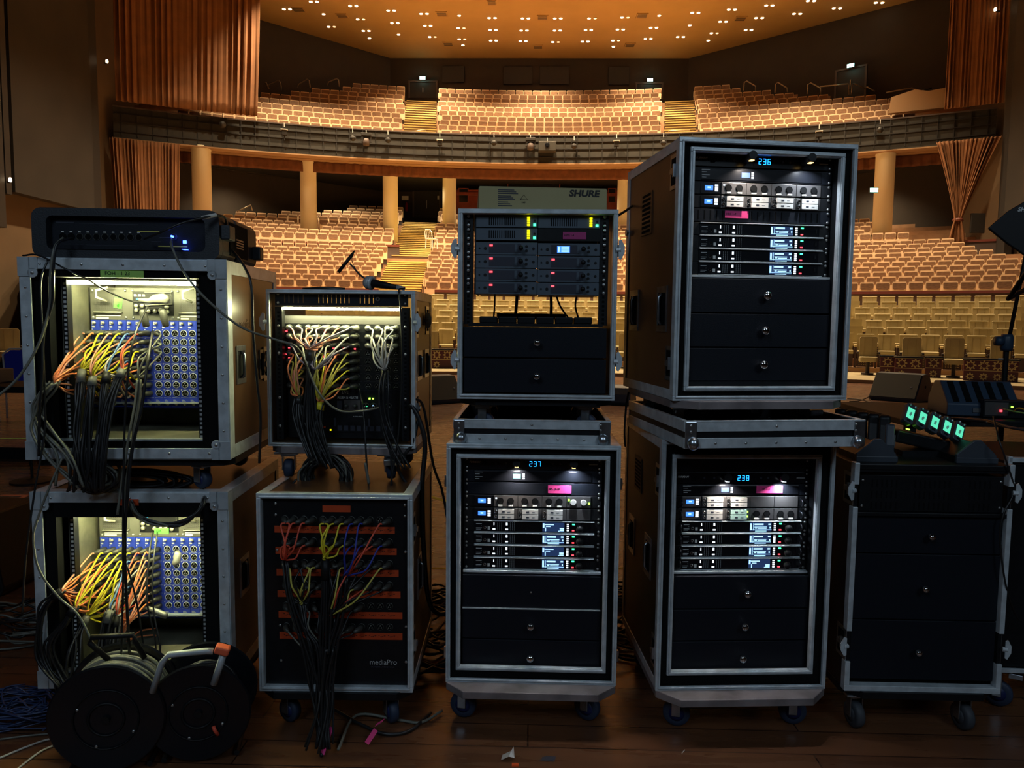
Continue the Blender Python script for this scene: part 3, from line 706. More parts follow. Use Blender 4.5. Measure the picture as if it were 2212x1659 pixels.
def solve(pl, pr, w_, a):
    rl, rr = ray(*pl), ray(*pr); wx, wy = w_ * math.cos(a), -w_ * math.sin(a)
    det = -rl.x * rr.y + rl.y * rr.x
    t = (wx * rr.y - wy * rr.x) / det
    s = (rl.x * t + wx) / rr.x if abs(rr.x) > abs(rr.y) else (rl.y * t + wy) / rr.y
    return CO + rl * t, CO + rr * s
M['olive'] = mat('dark_olive_laminate', (.020, .018, .009), .38, var=.3, scale=5)
M['warm'] = mat('red_brown_laminate', (.15, .065, .028), .36, var=.3, scale=4)
class Case:
    def __init__(s, pl, pr, W, yaw, pt, D, z0=None):
        a = R_(yaw); s.a = a; s.W = W; s.D = D
        A, B = solve(pl, pr, W, a); s.z0 = z0 if z0 is not None else (A.z + B.z) / 2; s.P = Vector((A.x, A.y, 0))
        s.H = s.loc(pt[0], pt[1], 0)[1]
    def loc(s, px, py, d=0):
        """point of the plane d behind the front face seen at a pixel: local x and z"""
        wd = Vector((math.cos(s.a), -math.sin(s.a), 0)); n = Vector((math.sin(s.a), math.cos(s.a), 0)); r = ray(px, py)
        P0 = s.P + n * d; t = ((P0 - CO).x * n.x + (P0 - CO).y * n.y) / (r.x * n.x + r.y * n.y); P = CO + r * t
        return (P - P0).x * wd.x + (P - P0).y * wd.y, P.z - s.z0
    def l3(s, px, py, d): x, z = s.loc(px, py, d); return Vector((x, d, z))
    def w(s, x, y, z):
        c, n = math.cos(s.a), math.sin(s.a)
        return Vector((s.P.x + x * c + y * n, s.P.y - x * n + y * c, s.z0 + z))
    def wp(s, px, py, d): x, z = s.loc(px, py, d); return s.w(x, d, z)
    def root(s, name, label, cat='rack case', group=None):
        s.r = empty(name, s.w(0, 0, 0), -s.a, label, cat, group); return s.r
    def at(s, x, y, z, name, label, cat, group=None): return empty(name, s.w(x, y, z), -s.a, label, cat, group)

_castor = {}
def castor(par, x, y, zt, h, tyre='tyre', hub='hub', turn=90, brake=False):
    r = min(.05, (h - .015) / 2 * .82)
    f = MB(); f.cbox(0, 0, zt - .004, .09, .075, .008); c_ = R_(turn)
    mt = Matrix.Translation((0, 0, 0)) @ Matrix.Rotation(c_, 4, 'Z')
    zc = zt - h + r
    for sx in (-.022, .022):
        f.obox(mt, sx - .0025, sx + .0025, -.012, .018, zc - .008, zt - .008)
    f.obox(mt, -.026, .026, -.024, .028, zt - .018, zt - .008)
    if brake: f.obox(mt, -.03, .03, -.075, -.03, zt - .035, zt - .015)
    o = f.build('castor', 'steel', par, loc=(x, y, 0), bevel=.002)
    w_ = MB(); w_.lathe([(r * .55, -.016), (r * .92, -.015), (r, -.008), (r, .008), (r * .92, .015), (r * .55, .016)], 24, axis='x')
    w_.mat(1); w_.lathe([(r * .2, -.019), (r * .56, -.017), (r * .56, .017), (r * .2, .019)], 18, axis='x')
    wo = w_.build('wheel', [tyre, hub], o, loc=(0, 0, zc), rot=(0, 0, c_), smooth=False)
    for p in wo.data.polygons: p.use_smooth = len(p.vertices) == 4
    return o
def frame_bars(mb, x0, x1, z0, z1, t, y0, y1):
    mb.box(x0, x1, y0, y1, z0, z0 + t).box(x0, x1, y0, y1, z1 - t, z1)
    mb.box(x0, x0 + t, y0, y1, z0 + t, z1 - t).box(x1 - t, x1, y0, y1, z0 + t, z1 - t); return mb
def knob(par, x, y, z, r=.0135, name='knob', m='chrome'):
    return MB().lathe([(r * .45, 0), (r * .4, .010), (r * .9, .016), (r, .022), (r * .85, .028), (r * .35, .031)], 18, (0, 0, 0), 'y').build(name, m, par, loc=(x, y, z), smooth=True)
# note: lathe axis 'y' runs towards -y
def screws(par, pts, r=.0045, m='screw'):
    base = None
    for (x, y, z) in pts:
        if base is None:
            base = MB().lathe([(r, 0), (r, .0015), (r * .6, .003), (r * .2, .003)], 10, axis='y').build('screw', m, par, loc=(x, y, z), smooth=True)
        else:
            o = base.copy(); C.objects.link(o); o.parent = par; o.location = (x, y, z)
def latch(par, x, z, side, wing=False, y=.05, recess=True):
    """recessed butterfly latch on a case side; side -1 left, +1 right"""
    s_ = side
    mb = MB(); mb.box(min(x, x + s_ * .003), max(x, x + s_ * .003), y - .045, y + .03, z - .055, z + .055)
    mb.mat(1); mb.box(min(x + s_ * .003, x + s_ * .0035), max(x + s_ * .003, x + s_ * .0035), y - .033, y + .02, z - .042, z + .042)
    mb.mat(0); mb.box(min(x, x + s_ * .012), max(x, x + s_ * .012), y - .02, y + .01, z - .008, z + .008)
    mb.lathe([(.011, 0), (.011, .006)], 12, (x + s_ * .01, y - .004, z), 'x')
    mb.box(min(x + s_ * .004, x + s_ * .013), max(x + s_ * .004, x + s_ * .013), y - .026, y - .016, z - .02, z + .02)
    o = mb.build('latch', ['steel', 'foam'], par, bevel=.0015)
    if wing:
        w_ = MB(); pl = [(0, -.030), (.008, -.034), (.020, -.012), (.020, .012), (.008, .034), (0, .030)]
        w_.prism([(x + s_ * (.006 + u), z + v) for u, v in pl][::s_], y - .062, y - .058); w_.tube([(x, y - .055, z), (x + s_ * .014, y - .06, z)], .008, 10)
        w_.build('latch_wing', 'alu', o)
    return o
def handle(par, x, y, z, side, h=.15, m='steel'):
    mb = MB(); s_ = side; a, b = sorted((x, x + s_ * .004))
    mb.box(a, b, y - .05, y + .05, z - h / 2, z - h * .36).box(a, b, y - .05, y + .05, z + h * .36, z + h / 2).box(a, b, y - .05, y - .038, z - h * .36, z + h * .36).box(a, b, y + .038, y + .05, z - h * .36, z + h * .36)
    mb.mat(1); mb.box(min(x, x + s_ * .001), max(x, x + s_ * .001), y - .038, y + .038, z - h * .36, z + h * .36)
    o = mb.build('handle_plate', [m, 'foam'], par, bevel=.002)
    MB().tube([(x + s_ * .004, y, z + h * .34), (x + s_ * .013, y, z + h * .26), (x + s_ * .013, y, z - h * .26), (x + s_ * .004, y, z - h * .34)], .0055, 8).build('handle', m, o, smooth=True)
    return o
def board(c, zt=0, th=.028, m='dboard', front=.012, cut=.045):
    x0, x1, y0, y1 = -.002, c.W + .002, -front, c.D + .0
    return MB().prism([(x0 + cut, y0), (x1 - cut, y0), (x1, y0 + cut), (x1, y1 - cut), (x1 - cut, y1), (x0 + cut, y1), (x0, y1 - cut), (x0, y0 + cut)], zt - th, zt - .002, 'z').build('castor_board', m, c.r, bevel=.002)
def shell(c, th=.012, m='brown', back=False, inner='blk'):
    mb = MB(); W, D, H = c.W, c.D, c.H
    mb.box(0, th, .004, D, 0, H).box(W - th, W, .004, D, 0, H).box(th, W - th, .004, D, 0, th).box(th, W - th, .004, D, H - th, H)
    if back: mb.box(th, W - th, D - th, D, th, H - th)
    mb.mat(1); e = .0006; mb.box(th, th + e, .01, D - th, th, H - th).box(W - th - e, W - th, .01, D - th, th, H - th).box(th, W - th, .01, D - th, th, th + e).box(th, W - th, .01, D - th, H - th - e, H - th)
    return mb.build('case_shell', [m, inner], c.r)
def edges(c, t=.019, m='alu', d=.028, front=True, ang=.03):
    """aluminium extrusion along the long edges and round the front"""
    W, D, H = c.W, c.D, c.H; mb = MB()
    for x0, x1 in ((-.003, ang), (W - ang, W + .003)):
        mb.box(x0, x1, d, D, H, H + .003).box(x0, x1, d, D, -.003, 0)
    for x0, x1 in ((-.003, 0), (W, W + .003)):
        mb.box(x0, x1, d, D, -.003, ang).box(x0, x1, d, D, H - ang, H + .003)
        mb.box(x0, x1, D - ang, D + .003, ang, H - ang)
    mb.build('edge_extrusion', m, c.r, bevel=.001)
    if front:
        f = MB(); frame_bars(f, -.004, W + .004, -.004, H + .004, t, -.002, d); frame_bars(f, t * .3, W - t * .3, t * .3, H - t * .3, t * .4, -.007, 0)
        f.build('front_frame', m, c.r, bevel=.0015)
def ball(par, x, y, z, m='steel', r=.021):
    return MB().lathe([(r * .2, -r), (r * .75, -r * .7), (r, 0), (r * .75, r * .7), (r * .2, r)], 14).build('ball_corner', m, par, loc=(x, y, z), smooth=True)
def rails(c, xl, xr, z0, z1, y, n=None, w_=.016, name='rack_rail', m='blk', bright=False):
    for x in (xl, xr):
        mb = MB(); mb.box(x - w_ / 2, x + w_ / 2, y, y + .03, z0, z1); mb.mat(1)
        k = int((z1 - z0) / .0148)
        for i in range(k):
            zz = z0 + .0074 + .0148 * i
            mb.box(x - .0042, x + .0042, y - .0006, y, zz - .004, zz + .004)
        mb.build(name, [m, 'print' if bright else 'foam'], c.r)
def drawer(c, x0, x1, z0, z1, y, kn=True, kpx=None, kr=.0135, lip=None):
    o = MB().box(x0, x1, y, y + .30, z0 + .0015, z1 - .0015).build('drawer', 'drawer', c.r, bevel=.0015)
    if kn: knob(o, kpx if kpx is not None else (x0 + x1) / 2, y, (z0 + z1) / 2, kr)
    return o
def led(mb, x, z, w_, h, y=-.0012): mb.box(x - w_ / 2, x + w_ / 2, y, 0.0005, z - h / 2, z + h / 2); return mb
def part_led(par, mt, x, z, w_, h, name='led', y=-.0015): return led(MB(), x, z, w_, h, y).build(name, mt, par)
def unit(c, xc, z0, z1, yd, name, label, cat, body='blk', depth=.26, ears=True, w_=.4826, group=None, scr=True, scrm='screw'):
    r = c.at(xc, yd, (z0 + z1) / 2, name, label, cat, group); h = z1 - z0 - .0012
    MB().box(-w_ / 2, w_ / 2, 0, .004, -h / 2, h / 2).box(-w_ / 2 + .022, w_ / 2 - .022, .004, depth, -h / 2, h / 2).build('chassis', body, r, bevel=.0008)
    if scr: screws(r, [(sx * .2325, 0, sz * h * .36) for sx in (-1, 1) for sz in (-1, 1)], m=scrm)
    return r, h
SEG = {'0': 'abcdef', '1': 'bc', '2': 'abged', '3': 'abgcd', '4': 'fgbc', '5': 'afgcd', '6': 'afgedc', '7': 'abc', '8': 'abcdefg', '9': 'abcdfg'}
def digits(par, txt, x, z, s_, mt):
    """seven-segment figures, s_ high"""
    for i, ch in enumerate(txt):
        mb = MB(); w_ = s_ * .5; ox = x + i * s_ * .92; t = s_ * .11
        sg = dict(a=(ox, z + s_ / 2, w_, t), g=(ox, z, w_, t), d=(ox, z - s_ / 2, w_, t), f=(ox - w_ / 2, z + s_ / 4, t, s_ * .5), b=(ox + w_ / 2, z + s_ / 4, t, s_ * .5), e=(ox - w_ / 2, z - s_ / 4, t, s_ * .5), c=(ox + w_ / 2, z - s_ / 4, t, s_ * .5))
        for k in SEG[ch]: led(mb, *sg[k])
        mb.build('digit', mt, par)
def conditioner(c, xc, z0, z1, yd, txt, lab, lamps=(-.057, .141), warm=True, pull=.035):
    r, h = unit(c, xc, z0, z1, yd, 'power_conditioner', lab, 'power conditioner', 'blk_gloss')
    MB().box(-.030, .048, -.0008, 0, -h * .36, h * .36).build('display_window', 'blk_gloss', r)
    digits(r, txt, -.008, 0, .0165, g_dig)
    text('FURMAN', .0095, r, (-.224, -.001, .001), 'white', bold=.0002, xs=1.0, shear=.25)
    MB().box(.196, .226, -.0006, 0, -.001, .0012).build('print_line', 'print', r)
    for i, lx in enumerate(lamps):
        k = MB().cyl((0, 0, 0), (0, -pull, .004), .0125, 20, .0135).build('pull_out_lamp', 'rubber', r, loc=(lx, 0, .004))
        for p in k.data.polygons: p.use_smooth = len(p.vertices) == 4
        MB().box(-.006, .006, -pull + .004, -pull + .02, -.0125, -.0105).build('lamp_lens', g_amb if warm else g_wht, k)
        l = bpy.data.lights.new('rack_lamp', 'AREA'); l.energy = .55; l.size = .012; l.color = (1, .88, .78) if i == 0 else (.82, .90, 1.0); l.spread = R_(125)
        o = bpy.data.objects.new('rack_lamp', l); C.objects.link(o); o.parent = k; o.location = (0, -pull + .008, -.0135); o.rotation_euler = (R_(12), 0, 0)
    MB().box(-.175, -.160, -.003, 0, -.008, .008).build('power_switch', 'foam', r)
    for i, u in enumerate((-.13, -.095, .07, .095)): MB().lathe([(.004, 0), (.004, .001)], 10, axis='y').build('indicator', 'greyd', r, loc=(u, 0, 0))
    return r
def buttons3(r, x, dz=.0075, w_=.0085): 
    for k in (-1, 0, 1): part_led(r, g_wht, x, k * dz, w_, .0058, 'lit_button', -.0025)
def splitter(c, xc, z0, z1, yd, lab, scr_m=None, tape=None):
    r, h = unit(c, xc, z0, z1, yd, 'antenna_distributor', lab, 'rack unit', 'drawer')
    MB().box(-.205, .205, -.002, 0, -h * .42, h * .42).build('face_panel', 'blk_gloss', r, bevel=.001)
    part_led(r, scr_m or g_blu, -.056, 0, .027, .016, 'screen', -.003); buttons3(r, -.0325)
    mb = MB()
    for i, (u, wd) in enumerate(((-.19, .028), (-.195, .016), (-.19, .026), (-.195, .014))): mb.box(u - wd / 2, u + wd / 2, -.0024, -.002, h * (.3 - .17 * i - (.06 if i > 1 else 0)), h * (.3 - .17 * i - (.06 if i > 1 else 0)) + .0015)
    mb.build('print_line', 'print', r)
    return r
def charger(c, xc, z0, z1, yd, lab, mods):
    """mods: per quarter 'pot', 'cup' (lit holder), 'pack', 'mint', 'blank'"""
    r, h = unit(c, xc, z0, z1, yd, 'battery_charger', lab, 'battery charger', 'blk')
    gm = M['grey_steel']
    MB().box(-.205, -.140, -.002, 0, -h * .45, h * .45).build('control_panel', gm if 'lightpanel' in mods else 'blk_gloss', r, bevel=.001)
    part_led(r, g_blu, -.178, 0, .027, .015, 'screen', -.003); part_led(r, g_scr, -.178, .001, .010, .005, 'screen_figure', -.0035); buttons3(r, -.1525, w_=.011)
    for i, k in enumerate(mods[:4]):
        x0 = -.137 + .0853 * i
        mo = MB().box(x0 + .0006, x0 + .0847, -.003, 0, -h * .47, h * .47).build('charger_module', gm, r, bevel=.001)
        if k in ('pot', 'cup'):
            for u in (.0235, .0600):
                if k == 'pot':
                    b = MB().lathe([(.0105, 0), (.0115, .002), (.0115, .0005)], 20, axis='y'); b.mat(1); b.lathe([(.0100, 0), (.0100, .0026)], 20, axis='y')
                    b.build('battery_bay', ['rubber', 'foam'], mo, loc=(x0 + u, -.003, .001))
                    MB().box(-.008, .008, -.007, 0, -.006, .0).build('bay_lip', 'white', mo, loc=(x0 + u, -.003, -h * .30), bevel=.0015)
                else: MB().lathe([(.0105, 0), (.0110, .006), (.009, .009)], 20, axis='y').build('battery', 'white', mo, loc=(x0 + u, -.003, 0))
        if k == 'pack' or k == 'mint':
            for sz in (-1, 1):
                MB().lathe([(.0050, 0), (.0052, .007), (.003, .009)], 12, axis='y').build('battery_contact', 'chrome', mo, loc=(x0 + .008, -.003, sz * h * .2))
                pk = MB(); pk.box(x0 + .016, x0 + .072, -.012, -.003, sz * h * .22 - h * .19, sz * h * .22 + h * .19)
                pk.mat(1); pk.box(x0 + .030, x0 + .040, -.0124, -.012, sz * h * .22 - .003, sz * h * .22 + .002); pk.box(x0 + .050, x0 + .060, -.0124, -.012, sz * h * .22 - .001, sz * h * .22)
                pk.build('battery_pack', [M['white'] if k == 'pack' else M['c_mint'], 'greyd'], mo, bevel=.0015)
            if k == 'mint': part_led(mo, g_lime, x0 + .076, h * .2, .005, .005, 'led', -.006); part_led(mo, g_lime, x0 + .076, -h * .2, .005, .005, 'led', -.006)
        if k == 'cup' and i == 3: part_led(mo, g_lime, x0 + .008, .008, .006, .006, 'led', -.006); part_led(mo, g_lime, x0 + .079, -.004, .006, .006, 'led', -.006)
    part_led(r, g_wht, -.128, .010, .006, .005, 'led', -.004)
    return r
M['grey_steel'] = mat('grey_steel_module', (.15, .145, .145), .36, .6, var=.1)
M['c_mint'] = mat('pale_mint_plastic', (.50, .78, .70), .4)
def receiver(c, xc, z0, z1, yd, lab, full=True, kn=True):
    r, h = unit(c, xc, z0, z1, yd, 'wireless_receiver', lab, 'wireless receiver', 'blk', group='four channel wireless receivers')
    MB().box(-.205, .218, -.010, 0, h * .44, h * .5).build('top_lip', 'alu', r, bevel=.001)
    MB().box(-.205, .218, -.006, 0, -h * .5, -h * .46).build('bottom_lip', 'alu', r, bevel=.001)
    MB().box(-.205, .205, -.002, 0, -h * .43, h * .39).build('face_panel', 'blk_gloss', r)
    MB().ring((0, 0, 0), .0042, .0014, 14).build('jack_socket', 'chrome', r, loc=(-.167, -.003, -h * .14)); MB().box(-.157, -.149, -.004, 0, -h * .3, -h * .05).build('ir_window', 'white', r)
    b = MB(); b.box(-.198, -.178, -.0025, -.002, h * .15, h * .2).box(-.198, -.178, -.0025, -.002, -h * .2, -h * .15).box(-.198, -.182, -.0025, -.002, -h * .3, -h * .27)
    for k in range(2): b.box(-.181 + .002 * k, -.1805 + .002 * k, -.0025, -.002, -.001, .001)
    b.build('print_line', 'print', r)
    for i, u in enumerate((-.135, -.090)):
        d_ = MB(); led(d_, u, h * .18, .003 if i == 0 else .006, .009, -.003); led(d_, u + (0 if i else .0), -h * .26, .0095, .0045, -.003); d_.build('channel_button', g_wht, r)
        m_ = MB()
        for q in range(3):
            for e in range(9): m_.box(u + .012 + .007 * q, u + .0135 + .007 * q, -.0024, -.002, -h * .34 + e * h * .078, -h * .34 + e * h * .078 + .0012)
        m_.build('level_meter', 'print', r)
    s_ = MB().box(.036, .113, -.003, -.002, -h * .38, h * .36).build('screen', g_navy, r)
    d_ = MB(); y_ = -.0036
    if full:
        led(d_, .040, 0, .006, h * .55, y_); led(d_, .0485, 0, .001, h * .6, y_); led(d_, .068, h * .2, .032, .0055, y_); led(d_, .106, h * .2, .009, .005, y_)
        led(d_, .074, -h * .03, .044, .0022, y_); led(d_, .080, -h * .14, .03, .003, y_); led(d_, .058, -h * .12, .008, .003, y_); led(d_, .075, -h * .25, .076, .0012, y_); led(d_, .075, -h * .36, .040, .0022, y_); led(d_, .108, -h * .08, .004, .006, y_)
    else:
        led(d_, .040, h * .12, .006, h * .35, y_); led(d_, .060, h * .2, .032, .0035, y_); led(d_, .056, h * .04, .016, .0028, y_); led(d_, .047, -h * .2, .003, h * .3, y_); led(d_, .104, -h * .12, .015, .005, y_); led(d_, .104, -h * .28, .015, .004, y_); led(d_, .094, -h * .33, .004, .003, y_)
    d_.build('screen_text', g_scr, s_)
    for k in range(4): part_led(r, g_wht, .125, h * (.24 - .17 * k), .0075, .0035 + .0012 * (k % 2), 'lit_button', -.003)
    part_led(r, g_grn, .145, h * .24, .009, .0042, 'led', -.004); part_led(r, g_red, .144, -h * .27, .008, .0038, 'led', -.004)
    if kn: knob(r, .166, -.002, -.001, .0125, 'control_knob', 'rubber')
    MB().box(.191, .196, -.004, 0, -.006, .006).build('power_switch', 'blk', r)
    return r
def slots(mb, xs, z0, z1, w_=.004, y=-.0006):
    for x in xs: mb.box(x - w_ / 2, x + w_ / 2, y, .0002, z0, z1)
    return mb
def tape(c, px0, px1, py0, py1, yd, m, txt, lab, size=.014, ink='ink', dx=.004, cat='tape label', rz=0):
    x0, z1 = c.loc(px0, py0, yd); x1, z0 = c.loc(px1, py1, yd)
    r = c.at((x0 + x1) / 2, yd - .0012, (z0 + z1) / 2, 'tape_label', lab, cat)
    W_, H_ = (x1 - x0), (z1 - z0)
    MB().box(-W_ / 2, W_ / 2, -.0006, .0006, -H_ / 2, H_ / 2).build('tape', m, r)
    if txt: text(txt, size, r, (-W_ / 2 + dx, -.0012, -size * .2), ink)
    if rz: r.rotation_euler[1] = R_(rz)
    return r
rvt = []
def rivets(par, pts, r=.0055): screws(par, pts, r)

# ---------------------------------------------------------------- double-walled cases
def double_case(c, root, lab, inner_px, yd, D_side='L', groupn=None, tone='brown'):
    c.root(root, lab)
    shell(c, m=tone); edges(c, .016)
    W, H = c.W, c.H
    ix0, ix1, iz0, iz1 = inner_px
    MB().box(.013, ix0, .012, .05, .013, H - .013).box(ix1, W - .013, .012, .05, .013, H - .013).box(ix0, ix1, .012, .05, .013, iz0).box(ix0, ix1, .012, .05, iz1, H - .013).build('foam_lining', 'foam', c.r)
    f = MB(); t = .015; frame_bars(f, ix0 - .003, ix1 + .003, iz0 - .003, iz1 + .003, t, .002, .02); frame_bars(f, ix0 + .002, ix1 - .002, iz0 + .002, iz1 - .002, t * .5, -.002, .004)
    f.build('inner_frame', 'alu', c.r, bevel=.0015)
    l_ = MB(); frame_bars(l_, ix0 - .003, ix1 + .003, iz0 - .003, iz1 + .003, t * .8, .0202, yd + .12); l_.build('inner_liner', 'blk', c.r)
    MB().box(ix0, ix1, .42, .43, iz0, iz1).build('rear_panel', 'blk', c.r)
    xc = (ix0 + ix1) / 2
    rails(c, xc - .2325, xc + .2325, iz0 + t, iz1 - t, yd + .004)
    return xc
def zpx(c, py, px, yd): return c.loc(px, py, yd)[1]

# CB: lower middle case, display 237
CB = Case((965, 1475), (1328, 1475), .590, 0.0, (965, 960), .56)
q = [CB.loc(987, 983, 0), CB.loc(1311, 1454, 0)]
xc = double_case(CB, 'rack_case', 'floor-standing road case with display 237, under the middle stack', (CB.loc(987, 1200, 0)[0], CB.loc(1312, 1200, 0)[0], q[1][1], q[0][1]), .055)
Z = lambda y: zpx(CB, y, 1150, .055)
conditioner(CB, xc, Z(1015), Z(989), .055, '237', 'power conditioner with blue display, in the lower middle case', warm=True)
splitter(CB, xc, Z(1042), Z(1016), .055, 'antenna distributor with a teal screen under the 237 display', g_teal)
r, h = unit(CB, xc, Z(1069), Z(1043), .055, 'blank_panel', 'blank black rack panel carrying a pink tape label, in the 237 case', 'rack panel', 'drawer')
tape(CB, 1184, 1234, 1048, 1066, .053, 'pink', 'SP - 3-10', 'pink tape label with writing, in the 237 case', .010)
charger(CB, xc, Z(1096), Z(1070), .055, 'battery charger with eight round bays, green lit at its right end', ('pot', 'pot', 'pot', 'cup'))
charger(CB, xc, Z(1123), Z(1097), .055, 'battery charger with three paired battery packs and one blank plate', ('pack', 'pack', 'pack', 'blank'))
zs = [1124, 1150.5, 1177, 1203.5, 1230]
for i in range(4): receiver(CB, xc, Z(zs[i + 1]), Z(zs[i]), .055, 'wireless receiver in the 237 case, %s of four from the top' % ORD[i], full=i in (1, 3))
ix0, ix1 = xc - .243, xc + .243
MB().box(ix0, ix1, .040, .20, Z(1236), Z(1231)).build('drawer_lip', 'alu', CB.r, bevel=.001)
for i, (a, b_) in enumerate(((1309, 1238), (1375, 1311), (1444, 1376))):
    dr = drawer(CB, ix0, ix1, Z(a), Z(b_), .030, i > 0, CB.loc(1146, 1346, .05)[0])
    if i == 0: screws(dr, [(CB.loc(1147, 1274, .03)[0], .030, Z(1274))], .003)
MB().box(ix0, ix1, .026, .20, Z(1310.5), Z(1308.5)).build('drawer_edge', 'alu', CB.r)
for sx, x in ((-1, 0), (1, CB.W)):
    latch(CB.r, x, Z(1038), sx); latch(CB.r, x, Z(1405), sx); handle(CB.r, x, .28, .42, sx)
board(CB, front=.07, cut=.065)
for x, y, t in ((.055, .06, 80), (.50, .06, 60), (.055, .5, 90), (.53, .5, 90)): castor(CB.r, x, y, -.028, CB.z0 - .028, turn=t)

# RB: lower right case, display 238
RB = Case((1418, 1478), (1780, 1478), .592, -4.29, (1432, 965), .60, CB.z0 - .0)
RB.H = CB.H + .028
q = [RB.loc(1454, 984, 0), RB.loc(1753, 1455, 0)]
xc = double_case(RB, 'rack_case', 'floor-standing road case with display 238, under the right-hand stack', (RB.loc(1450, 1200, 0)[0], RB.loc(1766, 1200, 0)[0], q[1][1], q[0][1]), .06, tone='olive')
Z = lambda y: zpx(RB, y, 1608, .06)
unit(RB, xc, Z(1019), Z(991), .06, 'blank_panel', 'blank black panel at the top of the 238 case', 'rack panel', 'drawer')
conditioner(RB, xc, Z(1045), Z(1020), .06, '238', 'power conditioner with blue display, in the lower right case', warm=False)
splitter(RB, xc, Z(1070), Z(1046), .06, 'antenna distributor with pink tape, under the 238 display')
tape(RB, 1634, 1690, 1049, 1065, .056, 'pink', 'SP  1-2', 'pink tape label with writing, below the 238 display', .010, dx=.02)
charger(RB, xc, Z(1096), Z(1071), .06, 'charger with two battery packs and wide blank steel plate', ('pack', 'pack', 'blank', 'blank', 'lightpanel'))
charger(RB, xc, Z(1123), Z(1097), .06, 'charger with one mint battery pair lit green, 238 case', ('pack', 'mint', 'pot', 'pot', 'lightpanel'))
for i in range(4): receiver(RB, xc, Z(zs[i + 1]), Z(zs[i]), .06, 'wireless receiver in the 238 case, %s of four from the top' % ORD[i], full=i < 3)
for sx in (-1, 1):
    for i in range(6):
        zz = Z(1085 + 26 * i); x = xc + sx * .212
        MB().tube([(x, .058, zz + .012), (x, .040, zz + .010), (x, .034, zz), (x, .040, zz - .010), (x, .058, zz - .012)], .003, 6).build('rack_handle', 'blk_gloss', RB.r, smooth=True)
ix0, ix1 = xc - .243, xc + .243
MB().box(ix0, ix1, .045, .20, Z(1236), Z(1231)).build('drawer_lip', 'alu', RB.r, bevel=.001)
for i, (a, b_) in enumerate(((1308, 1238), (1376, 1309), (1443, 1377))): drawer(RB, ix0, ix1, Z(a), Z(b_), .032, True, RB.loc((1604, 1601, 1599)[i], 1340, .05)[0])
for sx, x in ((-1, 0), (1, RB.W)):
    latch(RB.r, x, Z(1035), sx); latch(RB.r, x, Z(1400), sx); handle(RB.r, x, .17, .42, sx); handle(RB.r, x, .45, .42, sx)
g = MB(); g.box(-.003, 0, .30, .42, .62, .75); g.mat(1)
for i in range(8): g.box(-.004, -.003, .315, .405, .632 + .014 * i, .639 + .014 * i)
g.build('vent_grille', ['blk', 'foam'], RB.r)
board(RB, front=.07, cut=.07)
for x, y, t in ((.09, .06, 75), (.51, .06, 80), (.08, .5, 90), (.53, .5, 90)): castor(RB.r, x, y, -.028, RB.z0 - .028, turn=t)

# lids lying upside down on the lower cases, carrying the upper ones
def tray(c, lab):
    c.root('case_lid', lab, 'case lid'); W, D, H = c.W, c.D, c.H
    MB().box(.006, W - .006, .006, D - .006, 0, .012).box(.003, .012, .004, D - .004, 0, H - .008).box(W - .012, W - .003, .004, D - .004, 0, H - .008).box(.012, W - .012, .004, .012, 0, H - .008).box(.012, W - .012, D - .012, D - .004, 0, H - .008).build('tray', 'blk', c.r)
    MB().box(.012, W - .012, .013, D - .013, .012, .016).build('foam_lining', 'foam', c.r)
    for z0, z1 in ((0, H * .38), (H * .62, H)):
        mb = MB(); mb.box(0, W, -.002, .004, z0, z1).box(0, W, D - .004, D + .002, z0, z1).box(-.002, .004, 0, D, z0, z1).box(W - .004, W + .002, 0, D, z0, z1)
        if z0 > 0: mb.box(0, W, -.003, .014, z1 - .002, z1 + .002).box(0, W, D - .014, D + .003, z1 - .002, z1 + .002).box(-.002, .014, 0, D, z1 - .002, z1 + .002).box(W - .014, W + .002, 0, D, z1 - .002, z1 + .002)
        e = mb.build('edge_extrusion', 'alu', c.r, bevel=.001)
        n = 5 if z0 == 0 else 1
        rivets(e, [(W * (i + 1) / (n + 1), -.002, (z0 + z1) / 2) for i in range(n)], .0045)
    for x in (.014, W - .014):
        for y in (-.003, D + .003):
            b = MB(); b.box(x - .026, x + .012, y - .003, y + .003, .0, H) if x < .1 else b.box(x - .012, x + .026, y - .003, y + .003, 0, H)
            o = b.build('corner_brace', 'steel', c.r, loc=(.012 if x < .1 else -.012, 0, 0), bevel=.004)
            ball(o, x, y - .004 if y < 0 else y + .004, .016)
            if y < 0: rivets(o, [(x - .008, -.006, H * .62), (x - .008, -.006, H * .85)], .0045)
ZT = CB.z0 + CB.H + .004
LC = Case((980, 957), (1318, 957), .540, 0.0, (980, 906), .54, ZT); tray(LC, 'upturned aluminium-edged lid between the two middle cases')
ZR = RB.z0 + RB.H + .004
LR = Case((1478, 969), (1862, 969), .605, -9.26, (1478, 914), .60)
LR.z0 = ZR; p = atZ(1478, 969, ZR); LR.P = Vector((p.x, p.y, 0)); LR.H = .085; tray(LR, 'upturned aluminium-edged lid between the two right-hand cases')
LC.H = LC.H

